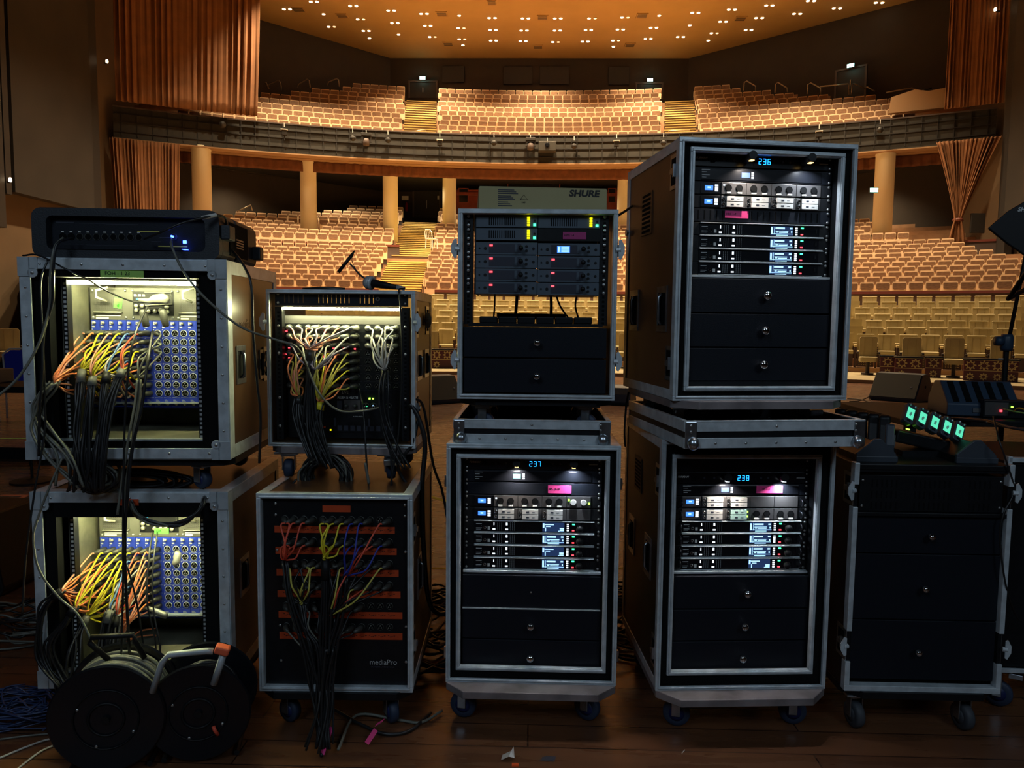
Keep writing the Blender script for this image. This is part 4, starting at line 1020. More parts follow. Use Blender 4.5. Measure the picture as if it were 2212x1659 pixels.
# RT: upper right case, display 236
RT = Case((1455, 853), (1825, 872), .587, -9.26, (1480, 297), .56)
RT.H = RT.loc(1480, 298, 0)[1]
q = [RT.loc(1495, 323, 0), RT.loc(1800, 835, 0)]
xl, xr = RT.loc(1488, 580, 0)[0], RT.loc(1815, 580, 0)[0]
xc = double_case(RT, 'rack_case', 'tall brown road case with display 236, top of the right-hand stack', (xl, xr, RT.loc(1640, 843, 0)[1], RT.loc(1660, 325, 0)[1]), .05, tone='warm')
Z = lambda y: zpx(RT, y, 1652, .05)
conditioner(RT, xc, Z(364), Z(335), .05, '236', 'power conditioner with long pulled-out lamps, in the upper right case', pull=.055)
splitter(RT, xc, Z(395), Z(366), .05, 'antenna distributor with blue screen, under the 236 display')
charger(RT, xc, Z(424), Z(396), .05, 'battery charger with eight empty round bays, 236 case', ('pot', 'pot', 'pot', 'pot'))
charger(RT, xc, Z(453), Z(425), .05, 'battery charger with four pairs of pale battery packs', ('pack', 'pack', 'pack', 'pack'))
r, h = unit(RT, xc, Z(482), Z(454), .05, 'vent_panel', 'slotted black vent panel with pink tape, 236 case', 'rack panel', 'drawer')
m = MB(); slots(m, [-.21 + .0205 * i for i in range(5)] + [-.03 + .0205 * i for i in range(6)] + [.135 + .0205 * i for i in range(4)], -h * .38, h * .38); m.build('vent_slots', 'foam', r)
tape(RT, 1566, 1616, 455, 472, .048, 'pink', 'HH  1-9', 'pink tape label reading HH 1-9', .010)
zs3 = [484, 511.5, 539.5, 567.5, 596]
for i in range(4): receiver(RT, xc, Z(zs3[i + 1]), Z(zs3[i]), .05, 'wireless receiver in the 236 case, %s of four from the top' % ORD[i], kn=False)
ix0, ix1 = xc - .243, xc + .243
MB().box(ix0, ix1, .036, .20, Z(602), Z(597)).build('drawer_lip', 'alu', RT.r, bevel=.001)
for i, (a, b_) in enumerate(((677, 603), (750, 678), (822, 751))): drawer(RT, ix0, ix1, Z(a), Z(b_), .030, True, RT.loc((1646, 1645, 1644)[i], 700, .04)[0], .0145)
MB().box(ix0, ix1, .03, .2, RT.loc(1640, 836, .05)[1], Z(823)).build('plinth', 'blk', RT.r)
latch(RT.r, 0, RT.H * .885, -1); latch(RT.r, 0, RT.H * .14, -1); latch(RT.r, RT.W, RT.H * .87, 1); latch(RT.r, RT.W, RT.H * .16, 1)
handle(RT.r, 0, .13, RT.H * .355, -1); handle(RT.r, 0, .44, RT.H * .355, -1); handle(RT.r, RT.W, .28, .3, 1)
g = MB(); g.box(-.003, 0, .26, .38, RT.H * .68, RT.H * .86); g.mat(1)
for i in range(9): g.box(-.004, -.003, .275, .365, RT.H * .69 + .0155 * i, RT.H * .69 + .0085 + .0155 * i)
go = g.build('vent_grille', ['brown', 'foam'], RT.r); 
o = MB().lathe([(.012, 0), (.010, .012)], 10, axis='x').build('rear_clip', 'steel', RT.r, loc=(-.012, RT.D - .02, RT.H * .72))
board(RT, front=.045, cut=.07)
hh = RT.z0 - .028 - ZR - .017
for x, y, t in ((.07, .13, 80), (.50, .13, 20), (.30, .45, 60), (.08, .48, 90), (.5, .48, 90)): castor(RT.r, x, y, -.028, hh, turn=t, brake=x > .4)

# ---------------------------------------------------------------- single-walled cases
def single_case(c, lab, tone='brown', t=.017):
    c.root('rack_case', lab); shell(c, m=tone); edges(c, t)
CT = Case((990, 861), (1325, 861), .535, 0.0, (992, 453), .50)
single_case(CT, 'grey-framed road case under the cardboard box, open bay in its middle', 'blk')
Z = lambda y: zpx(CT, y, 1160, .02)
xc = (CT.loc(1014, 550, .02)[0] + CT.loc(1303, 550, .02)[0]) / 2
rails(CT, xc - .2325, xc + .2325, Z(702), Z(460), .024, w_=.03)
def halfunit(x0, z0, z1, kind, lab, nm='wireless_receiver', cat='wireless receiver', lit=False):
    w_ = .2105; h = z1 - z0 - .0015
    r = CT.at(x0 + w_ / 2, .02, (z0 + z1) / 2, nm, lab, cat, None)
    MB().box(-w_ / 2, w_ / 2, 0, .004, -h / 2, h / 2).box(-w_ / 2 + .003, w_ / 2 - .003, .004, .22, -h / 2 + .001, h / 2 - .001).build('chassis', 'grey', r, bevel=.001)
    if kind == 'dist':
        m = MB(); slots(m, [-.06 + .0072 * i for i in range(13)], -h * .33, h * .33, .003); m.build('vent_slots', 'foam', r)
        for k in range(4): part_led(r, g_yel, .074, h * (.30 - .2 * k), .009, .0058, 'led', -.003)
        part_led(r, g_grn, .095, -h * .28, .009, .008, 'led', -.003); MB().lathe([(.0035, 0), (.0035, .002)], 12, axis='y').build('button', 'rubber', r, loc=(.095, 0, h * .05))
    else:
        MB().box(-.060, .050 if not lit else .028, -.001, 0, -h * .36, h * .36).build('display_window', 'greyd', r)
        if not lit: part_led(r, g_red, -.053, h * .24, .011, .006, 'led', -.003)
        else:
            sc = part_led(r, g_blu, -.018, 0, .043, .022, 'screen', -.002); d_ = MB()
            for k in range(5): led(d_, -.012, .008 - .004 * k, .026, .0016, -.0026)
            led(d_, -.034, 0, .005, .018, -.0026); d_.build('screen_text', g_scr, sc)
        MB().box(.028 if not lit else .03, .037, -.0016, 0, -h * .3, h * .34).build('label_strip', 'grey', r)
        knob(r, .049, 0, 0, .0085, 'control_knob', 'rubber')
        for u, v, rr in ((.068, h * .17, .0045), (.068, -h * .17, .0045), (-.093, 0, .003), (-.073, 0, .005), (.092, 0, .0045)):
            MB().lathe([(rr, 0), (rr, .0022)], 12, axis='y').build('button' if u > 0 else 'jack_socket', 'rubber', r, loc=(u, 0, v))
    return r
xL = CT.loc(1028, 550, .02)[0]; xR = xL + .2125
halfunit(xL, Z(492), Z(465), 'dist', 'grey half-rack unit with four yellow lights, top left under the box', 'antenna_distributor', 'rack unit')
halfunit(xR, Z(493), Z(466), 'dist', 'grey half-rack unit with four yellow lights, top right under the box', 'antenna_distributor', 'rack unit')
halfunit(xL, Z(520), Z(493), 'dist', 'grey half-rack unit with yellow lights, beside the magenta tape', 'antenna_distributor', 'rack unit')
r = CT.at(xR + .105, .02, (Z(521) + Z(494)) / 2, 'blank_panel', 'black half-rack blank panel carrying the magenta tape', 'rack panel')
MB().box(-.105, .105, 0, .004, -.020, .020).build('panel', 'blk', r)
M['magenta'] = mat('magenta_tape', (.42, .035, .19), .6)
tape(CT, 1216, 1266, 501, 517, .018, 'magenta', 'HiMS 1-4', 'magenta tape label in the grey-framed case', .009)
ys = [523.5, 551.5, 580.5, 609, 637]
for i in range(4):
    halfunit(xL, Z(ys[i + 1] - .5), Z(ys[i]), 'rx', 'grey half-rack receiver with red light, left column, %s row' % ORD[i])
    halfunit(xR, Z(ys[i + 1] + .8), Z(ys[i] + 1.3), 'rx', 'grey half-rack receiver, right column, %s row%s' % (ORD[i], ', screen lit' if i == 0 else ', red light'), lit=i == 0)
    screws(CT.r, [(xc + sx * .2325, .020, Z(ys[i] + 5)) for sx in (-1, 1)] + [(xc + sx * .2325, .020, Z(ys[i + 1] - 5)) for sx in (-1, 1)], .0055)
screws(CT.r, [(xc + sx * .2325, .020, Z(y)) for sx in (-1, 1) for y in (468, 487, 497, 516)], .0055)
MB().box(xc - .232, xc + .232, .02, .40, Z(706), Z(699)).build('shelf', 'blk', CT.r)
MB().box(xL + .209, xL + .214, .03, .2, Z(636), Z(463)).box(xL - .006, xL, .03, .2, Z(636), Z(463)).box(xR + .2105, xR + .218, .03, .2, Z(636), Z(463)).box(xL, xR + .21, .10, .102, Z(523), Z(463)).build('mounting_bracket', 'blk', CT.r)
for i, (a, b_) in enumerate(((773, 707), (849, 774.5))): drawer(CT, xc - .246, xc + .246, Z(a), Z(b_), .012, True, CT.loc(1160, 740, 0)[0], .0125)
pb = CT.at(xc - .01, .36, Z(686), 'power_strip', 'black power strip at the back of the open bay', 'power strip'); MB().box(-.14, .13, 0, .04, -.005, .018).build('strip_body', 'blk', pb, bevel=.002)
MB().box(-.02, 0, -.002, 0, -.001, .012).box(.04, .06, -.002, 0, -.001, .012).build('socket', 'greyd', pb)
for i in range(6):
    x = xc - .165 + .0665 * i; tag(MB().box(-.031, .031, 0, .09, 0, .024).build('power_adapter', 'blk', None, CT.w(x, .06, Z(700) + .001), (0, 0, -CT.a), bevel=.004), 'black power adapter block, %s from the left on the bay shelf' % ORD[i], 'power adapter', 'adapters on the bay shelf')
for i, (a, b_) in enumerate(((1069, 1066), (1117, 1112), (1190, 1190), (1246, 1238), (1201, 1218))):
    p = [CT.wp(a, 636, .20), CT.wp((a + b_) / 2 + 1, 662, .24), CT.wp(b_ if i < 3 else b_ + 12, 690, .30)]
    p = [v for v in catmull(p, 6)]; o = p[0].copy(); tag(MB().tube([v - o for v in p], .0035 if i in (0, 3, 4) else .006, 7).build('hanging_cable', 'cable', None, o, smooth=True), 'black cable hanging in the open bay, %s from the left' % ORD[(0, 1, 2, 4, 3)[i]], 'cable', 'cables in the open bay')
for sx, x in ((-1, 0), (1, CT.W)):
    latch(CT.r, x, Z(540), sx, True); latch(CT.r, x, Z(778), sx, True)
board(CT, m='blk', cut=.06, front=-.02); hh = CT.z0 - .028 - ZT - .017
for x, y, t in ((.085, .09, 80), (.45, .09, 80), (.08, .42, 90), (.45, .42, 90)): castor(CT.r, x, y, -.028, hh, turn=t)
# cardboard box with printed lettering
cb_m = mat('pale_cardboard', (.44, .38, .19), .8, var=.08, scale=4)
bx = Case((1033, 452), (1314, 457), .470, 0.0, (1033, 401), .36, CT.z0 + CT.H + .004)
bx.P = Vector((bx.P.x, CT.P.y + .01, 0)); xa = bx.loc(1033, 452, 0)[0]; xb = bx.loc(1314, 456, 0)[0]; bh = bx.loc(1033, 403, 0)[1]
rb = bx.at((xa + xb) / 2, 0, 0, 'cardboard_box', 'pale printed cardboard box lying on the middle upper case', 'box')
hw = (xb - xa) / 2; rb.rotation_euler[2] = R_(5); rb.location.y += .02
MB().box(-hw, hw, 0, .42, 0, bh).build('box_body', cb_m, rb, bevel=.004)
MB().box(-hw + .003, hw - .003, .003, .41, bh, bh + .0025).build('box_flap', cb_m, rb)
text('SHURE', .030, rb, (hw * .40, -.001, bh * .66), 'ink', bold=.0012, xs=1.15, shear=.15)
for i in range(3):
    for k in range(3): MB().box(-hw * .70, -hw * (.45 - .03 * k) - .01 * i, -.0006, 0, bh * (.86 - .27 * i) - .006 * k, bh * (.86 - .27 * i) - .006 * k + .003).build('small_print', 'greyd', rb)
MB().tube([(-hw * .36, -.0006, bh * .45), (-hw * .30, -.0006, bh * .68), (-hw * .24, -.0006, bh * .45), (-hw * .36, -.0006, bh * .45)], .001, 4).build('recycling_mark', 'ink', rb); text('PAP', .008, rb, (-hw * .335, -.001, bh * .30), 'ink')

# FR: far right case with drawers
FR = Case((1825, 1489), (2150, 1481), .532, -.32, (1845, 990), .74, CB.z0)
p = atZ(1825, 1489, CB.z0); FR.P = Vector((p.x, p.y, 0)); FR.W = (FR.loc(2158, 1482, 0)[0] + .0); FR.H = FR.loc(1850, 1012, 0)[1]
FR.root('rack_case', 'black drawer case at far right, chargers standing on it'); W, H, D = FR.W, FR.H, FR.D
shell(FR, m='blk')
f = MB(); f.box(-.004, W + .004, -.004, .028, -.004, .016)
for x0, x1 in ((-.004, .013), (W - .013, W + .004)): f.box(x0, x1, -.004, .028, .016, H * .13).box(x0, x1, -.004, .028, H * .27, H * .83).box(x0, x1, -.004, .028, H * .93, H + .02)
f.build('front_frame', 'alu', FR.r, bevel=.0015)
MB().box(-.002, W + .002, 0, D, H - .004, H + .016).build('top_board', 'blk', FR.r, bevel=.003)
Z = lambda y: zpx(FR, y, 2005, .01)
r, h = unit(FR, W / 2, Z(1106), Z(1028), .012, 'vent_panel', 'black vent panel with rows of slots, far right case', 'rack panel', 'blk', depth=.1)
m = MB()
for k in range(3): slots(m, [-.20 + .0165 * i for i in range(6)] + [-.055 + .0165 * i for i in range(8)] + [.13 + .0165 * i for i in range(5)], h * (.27 - .31 * k) - .013, h * (.27 - .31 * k) + .013, .005)
m.build('vent_slots', 'foam', r)
MB().box(.012, W - .012, -.002, .3, Z(1115), Z(1107)).build('drawer_lip', 'blk', FR.r, bevel=.002)
for i, (a, b_) in enumerate(((1197, 1116), (1340, 1198), (1470, 1341))): drawer(FR, .016, W - .016, Z(a), Z(b_), .012, True, FR.loc((2008, 2001, 1994)[i], 1200, 0)[0], .012)
for sx, x in ((-1, 0), (1, W)): latch(FR.r, x, Z(1060), sx, True); latch(FR.r, x, Z(1395), sx, True)
handle(FR.r, 0, .3, .4, -1); board(FR, m='blk', cut=.06)
for x, y, t, tm in ((.06, .05, 8, 'tyre_g'), (.44, .05, 8, 'tyre_g'), (.06, .5, 90, 'tyre_g'), (.47, .42, 70, 'tyre')): castor(FR.r, x, y, -.028, FR.z0 - .028, tm, 'tyre_g' if tm != 'tyre' else 'hub', t, x > .46)
# next case, cut by the right photo edge
NX = Case((2176, 1470), (2420, 1470), .40, 2, (2176, 970), .5, CB.z0)
p = atZ(2171, 1466, CB.z0); NX.P = Vector((p.x, p.y + .06, 0)); NX.W = .5; NX.H = FR.H
NX.root('rack_case', 'dark road case cut off by the right photo edge'); shell(NX, m='blk'); 
f = MB(); f.box(-.003, .012, -.004, .02, 0, .12).box(-.003, .012, -.004, .02, .2, NX.H + .02).box(0, .5, -.004, .02, -.004, .012).box(0, .5, -.004, .02, NX.H, NX.H + .016); f.build('front_frame', 'alu', NX.r, bevel=.001)
MB().box(.013, .49, .01, .3, .015, NX.H - .01).build('front_panel', 'blk', NX.r); screws(NX.r, [(.03, .01, NX.H * .9), (.03, .01, NX.H * .86)])
castor(NX.r, .05, .06, 0, NX.z0, 'tyre', 'hub', 60, True); castor(NX.r, .43, .06, 0, NX.z0, 'tyre', 'hub', 60); castor(NX.r, .43, .44, 0, NX.z0, 'tyre', 'hub', 60); castor(NX.r, .05, .44, 0, NX.z0, 'tyre', 'hub', 60)
# ================================================================== shock-mounted stagebox cases at left
lit_plate = mat('worn_steel_plate', (.20, .20, .15), .5, .2, var=.45, scale=12)
lit_floor = mat('worn_case_floor', (.26, .25, .17), .6, var=.45, scale=9)
XS = {}
def xlr_proto():
    b = MB(); b.ring((0, 0, 0), .0108, .0013, 20, 'y', 5); b.mat(1); b.lathe([(.0102, 0), (.0102, .0012)], 20, axis='y'); b.mat(2)
    for a in (90, 210, 330): b.lathe([(.0022, 0), (.0020, .0030)], 8, (.0048 * math.cos(R_(a)), -.001, .0048 * math.sin(R_(a))), 'y')
    return b
def xlr(par, x, y, z, m0='white'):
    if m0 not in XS: XS[m0] = xlr_proto().build('xlr_socket', [m0, 'foam', 'xlr'], par, loc=(x, y, z)); return XS[m0]
    o = XS[m0].copy(); C.objects.link(o); o.parent = par; o.location = (x, y, z); return o
def shock_case(c, lab, ipx):
    """wide aluminium angle round the front, foam gap, inner rack with lit interior"""
    c.root('rack_case', lab); W, H, D = c.W, c.H, c.D
    shell(c, m='brown', back=True)
    mb = MB(); t = .034
    for z in (0, H - t): mb.box(0, W, -.003, .003, z, z + t)
    for x in (0, W - t): mb.box(x, x + t, -.003, .003, t, H - t)
    for z in (-.003, H): mb.box(-.003, W + .003, 0, .045, z, z + .003)
    for x in (-.003, W): mb.box(x, x + .003, 0, .045, 0, H)
    mb.box(W, W + .003, .045, D, H - .04, H + .003).box(W, W + .003, .045, D, -.003, .04).box(W, W + .003, D - .04, D, .04, H - .04).box(W - .04, W, .045, D, H, H + .003)
    mb.box(-.003, .04, .045, D, H, H + .003)
    o = mb.build('edge_extrusion', 'alu', c.r, bevel=.001)
    rivets(o, [(W * (i + .5) / 5 + .0, -.003, H - .017) for i in range(5)] + [(W * (i + .5) / 5, -.003, .017) for i in range(5)] + [(x, -.003, H * (i + 1) / 7) for i in range(6) for x in (.017, W - .017)], .0042)
    for x in (0, W):
        for z in (0, H):
            s1, s2 = (1 if x == 0 else -1), (1 if z == 0 else -1)
            cb_ = MB(); a, b_ = sorted((x - s1 * .004, x + s1 * .036)); e, f_ = sorted((z - s2 * .004, z + s2 * .058)); cb_.box(a, b_, -.006, -.002, e, f_)
            a, b_ = sorted((x + s1 * .03, x + s1 * .058)); e, f_ = sorted((z - s2 * .004, z + s2 * .036)); cb_.box(a, b_, -.006, -.002, e, f_)
            cb_.cyl((x + s1 * .042, -.006, z + s2 * .046), (x + s1 * .042, -.002, z + s2 * .046), .016, 16)
            k = cb_.build('corner_brace', 'alu_dull', c.r, bevel=.001); rivets(k, [(x + s1 * .042, -.006, z + s2 * .046)])
    ix0, ix1, iz0, iz1 = ipx
    f = MB(); f.box(.013, ix0 - .02, .012, .05, .013, H - .013).box(ix1 + .012, W - .013, .02, .05, .013, H - .013).box(ix0 - .02, ix1 + .012, .02, .05, .013, iz0 - .004).box(ix0 - .02, ix1 + .012, .003, .05, iz1 + .004, H - .013); f.build('foam_lining', 'foam', c.r)
    # inner rack: side plates, floor, back
    MB().box(ix0 - .005, ix0 - .003, .06, .42, iz0, iz1).box(ix1 + .003, ix1 + .005, .06, .42, iz0, iz1).box(ix0, ix1, .42, .422, iz0, iz1).box(ix0 - .005, ix1 + .005, .06, .42, iz1, iz1 + .003).build('inner_rack', lit_plate, c.r)
    MB().box(ix0 - .005, ix1 + .005, .05, .42, iz0 - .003, iz0).build('rack_floor', lit_floor, c.r)
    rails(c, ix0 + .008, ix1 - .004, iz0, iz1, .055, w_=.014, bright=True)
    MB().box(ix0 - .02, ix1 + .012, .030, .056, iz0 - .006, iz0 + .002).build('front_lip', 'alu_dull', c.r)
def stagebox(c, xl, pitch, ztop, yd, lab, vis, plugs, cols=13):
    """black power-supply bay above a row of blue socket cards; returns plug positions"""
    r = c.at(xl, yd, ztop, 'stage_box', lab, 'stage box')
    Wd = cols * pitch; vp = .0303; hc = .030 + 8 * vp + .034
    MB().box(-.005, Wd, .004, .22, -hc - .12, 0).build('housing', 'blk', r)
    g_ = M['grey_steel']; zt = 0
    ps = MB().box(0, Wd, 0, .004, -.112, 0).build('power_supply_bay', M['psu'], r)
    for a, w_ in ((.0, .135), (.29, .10)):
        gm = MB()
        for i in range(int(w_ / .0085) - 2): gm.box(a + .016 + .0075 * i, a + .0185 + .0075 * i, -.001, .0, -.078, -.034)
        for i in range(7): gm.box(a + .014, a + w_ * .72, -.0016, 0, -.078 + .0066 * i, -.0755 + .0066 * i)
        gm.build('vent_mesh', g_, ps)
        MB().tube([(a + .014, -.001, -.085), (a + .016, -.012, -.085), (a + w_ * .78, -.012, -.085), (a + w_ * .8, -.001, -.085)], .0025, 6).build('pull_handle', 'xlr', ps, smooth=True)
        MB().box(a + .018, a + w_ * .75, -.001, 0, -.099, -.094).box(a + .018, a + w_ * .45, -.001, 0, -.109, -.103).build('print_line', 'white', ps)
        MB().tube([(a + .075, -.03, .0), (a + .045, -.05, -.012), (a + .045, -.05, -.035), (a + .065, -.02, -.048)], .0045, 8).build('mains_lead', 'c_wh', ps, smooth=True)
    screws(ps, [(x, 0, z) for x in (.008, .12, .145, .28, .30, .38) for z in (-.010, -.104) if x < Wd])
    pl_ = MB(); pl_.box(.145, .285, -.001, 0, -.096, -.012); pl_.build('connector_plate', 'blk', ps)
    for i, (x, z) in enumerate(((.158, -.062), (.178, -.062), (.158, -.078), (.200, -.080), (.222, -.080), (.262, -.066), (.262, -.082), (.240, -.078))): MB().lathe([(.0075, 0), (.0075, .006), (.004, .008)], 14, axis='y').build('bnc_socket', 'xlr', ps, loc=(x, -.001, z), smooth=True)
    for i in range(3): MB().box(.150 + .014 * i, .160 + .014 * i, -.003, 0, -.030, -.022).build('status_button', 'white', ps)
    MB().box(.156, .176, -.002, 0, -.043, -.035).build('cyan_label', glow('cyan_label_light', (.0, .55, .8), 1.0), ps)
    MB().tube([(.19, -.001, -.015), (.19, -.008, -.015), (.28, -.008, -.015), (.28, -.008, -.055), (.19, -.008, -.06)], .002, 5).build('guard_bar', 'xlr', ps)
    out = {}
    for k in range(cols):
        x0 = k * pitch
        cd = MB().box(x0 + .0005, x0 + pitch - .0005, -.001, .002, -.113 - hc, -.113).build('card', 'blue', r)
        th = MB(); th.lathe([(.0035, 0), (.0055, .004), (.004, .010)], 12, (x0 + pitch * .45, -.001, -.123), 'y').build('thumbscrew', 'xlr', cd, smooth=True)
        MB().lathe([(.0035, 0), (.0055, .004), (.004, .010)], 12, (x0 + pitch * .55, -.001, -.113 - hc + .012), 'y').build('thumbscrew', 'xlr', cd, smooth=True)
        pr = MB(); pr.box(x0 + .003, x0 + .012, -.0015, -.001, -.139, -.134).box(x0 + .003, x0 + .008, -.0015, -.001, -.129, -.118)
        for j in range(8): pr.box(x0 + .0022, x0 + .005, -.0015, -.001, -.143 - vp * j - .004, -.143 - vp * j - .001).box(x0 + .002, x0 + pitch - .002, -.0013, -.001, -.1425 - vp * (j + 1) - .0004, -.1425 - vp * (j + 1) + .0004)
        for j in range(3): pr.box(x0 + .005, x0 + pitch - .012 - .003 * j, -.0015, -.001, -.113 - hc + .020 + .003 * j, -.113 - hc + .0212 + .003 * j)
        pr.build('print_marks', 'print', cd)
        for j in range(8):
            z = -.1425 - vp * (j + .5); x = x0 + pitch * .56
            if plugs(k, j): out[(k, j)] = c_l = (xl + x, yd - .002, ztop + z)
            if k >= vis or not plugs(k, j): xlr(cd, x, -.0015, z)
    return r, out
M['psu'] = mat('power_supply_panel', (.10, .10, .085), .5, var=.2)
def offset(p, o): return [Vector(q) - o for q in p]
def loom(c, lab, gather, trunk, tails, colfn, sleeve=None, cat='multicore cable', trunk_r=.009, strands=5, group=None, jit=.012, plugm='xlrd', r=.0031, trunk_m='cable'):
    """multicore loom: plug tails gathered into a black trunk. points in case coordinates"""
    gw = c.w(*gather); root = empty('multicore_cable', gw, 0, lab, cat, group)
    tr_ = [c.w(*p) for p in trunk]
    for s_ in range(strands):
        a = 2 * math.pi * s_ / strands; off = Vector((math.cos(a), math.sin(a) * .7, .3 * math.sin(a))) * trunk_r
        pts = [p + off * random.uniform(.6, 1.5) + Vector((random.uniform(-1, 1), random.uniform(-.5, .5), 0)) * jit * (i / max(1, len(tr_) - 1)) for i, p in enumerate([gw] + tr_)]
        MB().tube(offset(catmull(pts, 6), gw), .0042, 6).build('trunk_strand', trunk_m, root, smooth=True)
    if sleeve:
        MB().tube(offset([gw + Vector((0, 0, .0)), gw.lerp(tr_[0], .55)], gw), .012, 10, True, [.013, .016]).build('sleeve', sleeve, root, smooth=True)
    for i, (key, p) in enumerate(tails):
        P = c.w(*p); n = Vector((math.sin(c.a), math.cos(c.a), 0)); wd = Vector((math.cos(c.a), -math.sin(c.a), 0))
        side = (gw - P).dot(wd); sgn = -1 if side < 0 else 1
        e = P - n * .040 + wd * (.018 * sgn) - Vector((0, 0, .003))
        pg = MB(); pg.tube(offset([P, P - n * .016 + wd * .002 * sgn, P - n * .030 + wd * .009 * sgn, e], gw), .008, 10, True, [.0098, .0098, .0088, .005]); tl_m = colfn(*key, i)
        mid = e.lerp(gw, .45); ln = (gw - e).length
        mid = mid - n * min(.05, ln * .25) + Vector((random.uniform(-.012, .012), 0, random.uniform(-.03, .012) + ln * .06))
        q2 = e + (wd * sgn * .012 - n * .010 - Vector((0, 0, .006)))
        m3 = gw.lerp(mid, .35) - n * random.uniform(0, .02) + Vector((random.uniform(-.006, .006), 0, 0))
        tl = MB().tube(offset(catmull([e, q2, mid, m3, gw], 5), gw), r, 6).build('cable_tail', tl_m, root, smooth=True)
        pg.build('xlr_plug', plugm, tl, smooth=True)
    return root
# ---- TL
TL = Case((60, 989), (497, 992), .645, -4.62, (31, 557), .60)
x0, zt_ = TL.loc(131, 602, .05); x1, zb_ = TL.loc(437, 948, .05)
shock_case(TL, 'wide road case with a lit blue stage box, upper left', (x0, x1, zb_, zt_))
a_, _ = TL.loc(197, 700, .22); b_, _ = TL.loc(414, 700, .22)
pitch = (TL.loc(414, 750, .22)[0] - TL.loc(339, 750, .22)[0]) / 4
_, ztop = TL.loc(300, 615, .22)
plT = lambda k, j: (k <= 7 and j <= 2) or k <= 6
sb, pT = stagebox(TL, a_, pitch, TL.loc(300, 692, .22)[1] + .113, .22, 'stage box with blue socket cards inside the upper left case', 7, plT)
MB().box(x0 + .01, x1 - .01, .062, .070, zt_ - .016, zt_ - .004).build('led_strip', g_strip, TL.r)
MB().box(x0, x1, .062, .085, zt_ - .004, zt_).build('strip_holder', 'alu_dull', TL.r)
tape(TL, 217, 311, 584, 600, .001, 'green', '  FOH - 1 23', 'green tape label reading FOH above the upper left stage box', .017)
MB().box(x0, x1, .20, .25, TL.loc(300, 872, .2)[1], TL.loc(300, 869, .2)[1]).build('support_shelf', 'alu_dull', TL.r)
def C_(*px): return px
lf = lambda px, py, d: tuple(TL.l3(px, py, d))
tl_all = list(pT.items())
def pick(items, f): return [q for q in items if f(*q[0])]
loom(TL, 'orange tailed multicore gathered at the far left of the upper stage box', lf(118, 826, -.02), [lf(98, 850, -.03), lf(78, 880, -.02), lf(88, 925, -.03), lf(125, 985, -.045), lf(150, 1050, -.03)], pick(tl_all, lambda k, j: k <= 1), lambda k, j, i: 'c_or' if (i % 3) else 'c_pk', strands=7, trunk_r=.016, jit=.035, trunk_m='cable_g')
loom(TL, 'yellow tailed multicore gathered left of centre, upper stage box', lf(178, 800, .05), [lf(172, 850, .01), lf(168, 930, -.02), lf(165, 1000, -.04), lf(160, 1060, -.03)], pick(tl_all, lambda k, j: k in (2, 3) and (k, j) != (3, 0)), lambda k, j, i: 'c_ye', 'cable_g', strands=6)
loom(TL, 'orange and yellow tailed multicore with pale sleeve, upper stage box', lf(201, 815, .03), [lf(196, 850, .0), lf(188, 930, -.02), lf(186, 1000, -.04), lf(190, 1060, -.03)], pick(tl_all, lambda k, j: k == 4 or (k, j) == (3, 0)), lambda k, j, i: 'c_ye' if i % 2 else 'c_pk', 'cable_g', strands=6)
loom(TL, 'blue tailed multicore with black sleeve, upper stage box', lf(231, 806, .04), [lf(225, 850, .0), lf(215, 930, -.02), lf(205, 1000, -.04), lf(208, 1060, -.03)], pick(tl_all, lambda k, j: k == 5), lambda k, j, i: ('c_bl', 'c_wh', 'c_ye')[i % 3], 'rubber', strands=6)
loom(TL, 'red tailed multicore with grey sleeve, upper stage box', lf(266, 800, .05), [lf(252, 830, .02), lf(232, 890, -.01), lf(220, 1000, -.04), lf(222, 1060, -.03)], pick(tl_all, lambda k, j: k == 6), lambda k, j, i: ('c_re', 'c_or', 'c_ye')[i % 3], 'cable_g', strands=6)
loom(TL, 'grey cables hanging from the right-hand plugs of the upper stage box', lf(300, 820, .02), [lf(296, 870, .0), lf(285, 940, -.03), lf(272, 1040, -.05), lf(268, 1110, -.05)], pick(tl_all, lambda k, j: k == 7), lambda k, j, i: 'cable_g', None, strands=3, trunk_r=.006, trunk_m='cable_g')
for px, lab in ((312, 'grey cable plug hanging in front of the blue cards, left one'), (355, 'grey cable plug hanging in front of the blue cards, right one')):
    p = TL.wp(px, 688, .15); tag(MB().lathe([(.006, .032), (.011, .026), (.0125, .008), (.0125, -.004), (.011, -.026), (.007, -.030)], 14).build('cable_plug', 'xlrd', None, p, (R_(8), R_(-8), 0), smooth=True), lab, 'plug')
p = TL.wp(334, 650, .15); tag(MB().tube([(-.055, 0, .004), (-.02, 0, .0), (.0, 0, .006), (.03, 0, .008), (.045, 0, .002)], .01, 12, True, [.005, .009, .016, .019, .015]).build('power_connector', 'xlr', None, p, smooth=True), 'thick grey power connector plugged in above the blue cards', 'plug')
rt = TL.at(*TL.l3(255, 655, .12), 'tape_flag', 'bright green tape flag hanging above the upper blue cards', 'tape flag'); MB().box(-.013, .013, -.0006, .0006, -.017, .017).build('tape', 'greenb', rt, rot=(0, R_(8), 0)); text('Pin 1', .009, rt, (.003, -.0015, -.012), 'ink', ry=-82)
latch(TL.r, TL.W, TL.H * .45, 1, y=.40); handle(TL.r, TL.W, .13, TL.H * .47, 1, .13); handle(TL.r, TL.W, .45, TL.H * .45, 1, .13)
text('mediaPro', .05, TL.r, (TL.W + .0015, .12, TL.H * .66), 'brown', rz=90)
board(TL, m='blk', cut=.03, front=-.02)
BLz = .838
for x, y, t in ((.12, .10, 20), (.52, .10, 60), (.12, .5, 90), (.52, .5, 90)): castor(TL.r, x, y, -.028, TL.z0 - .028 - BLz - .006, turn=t)
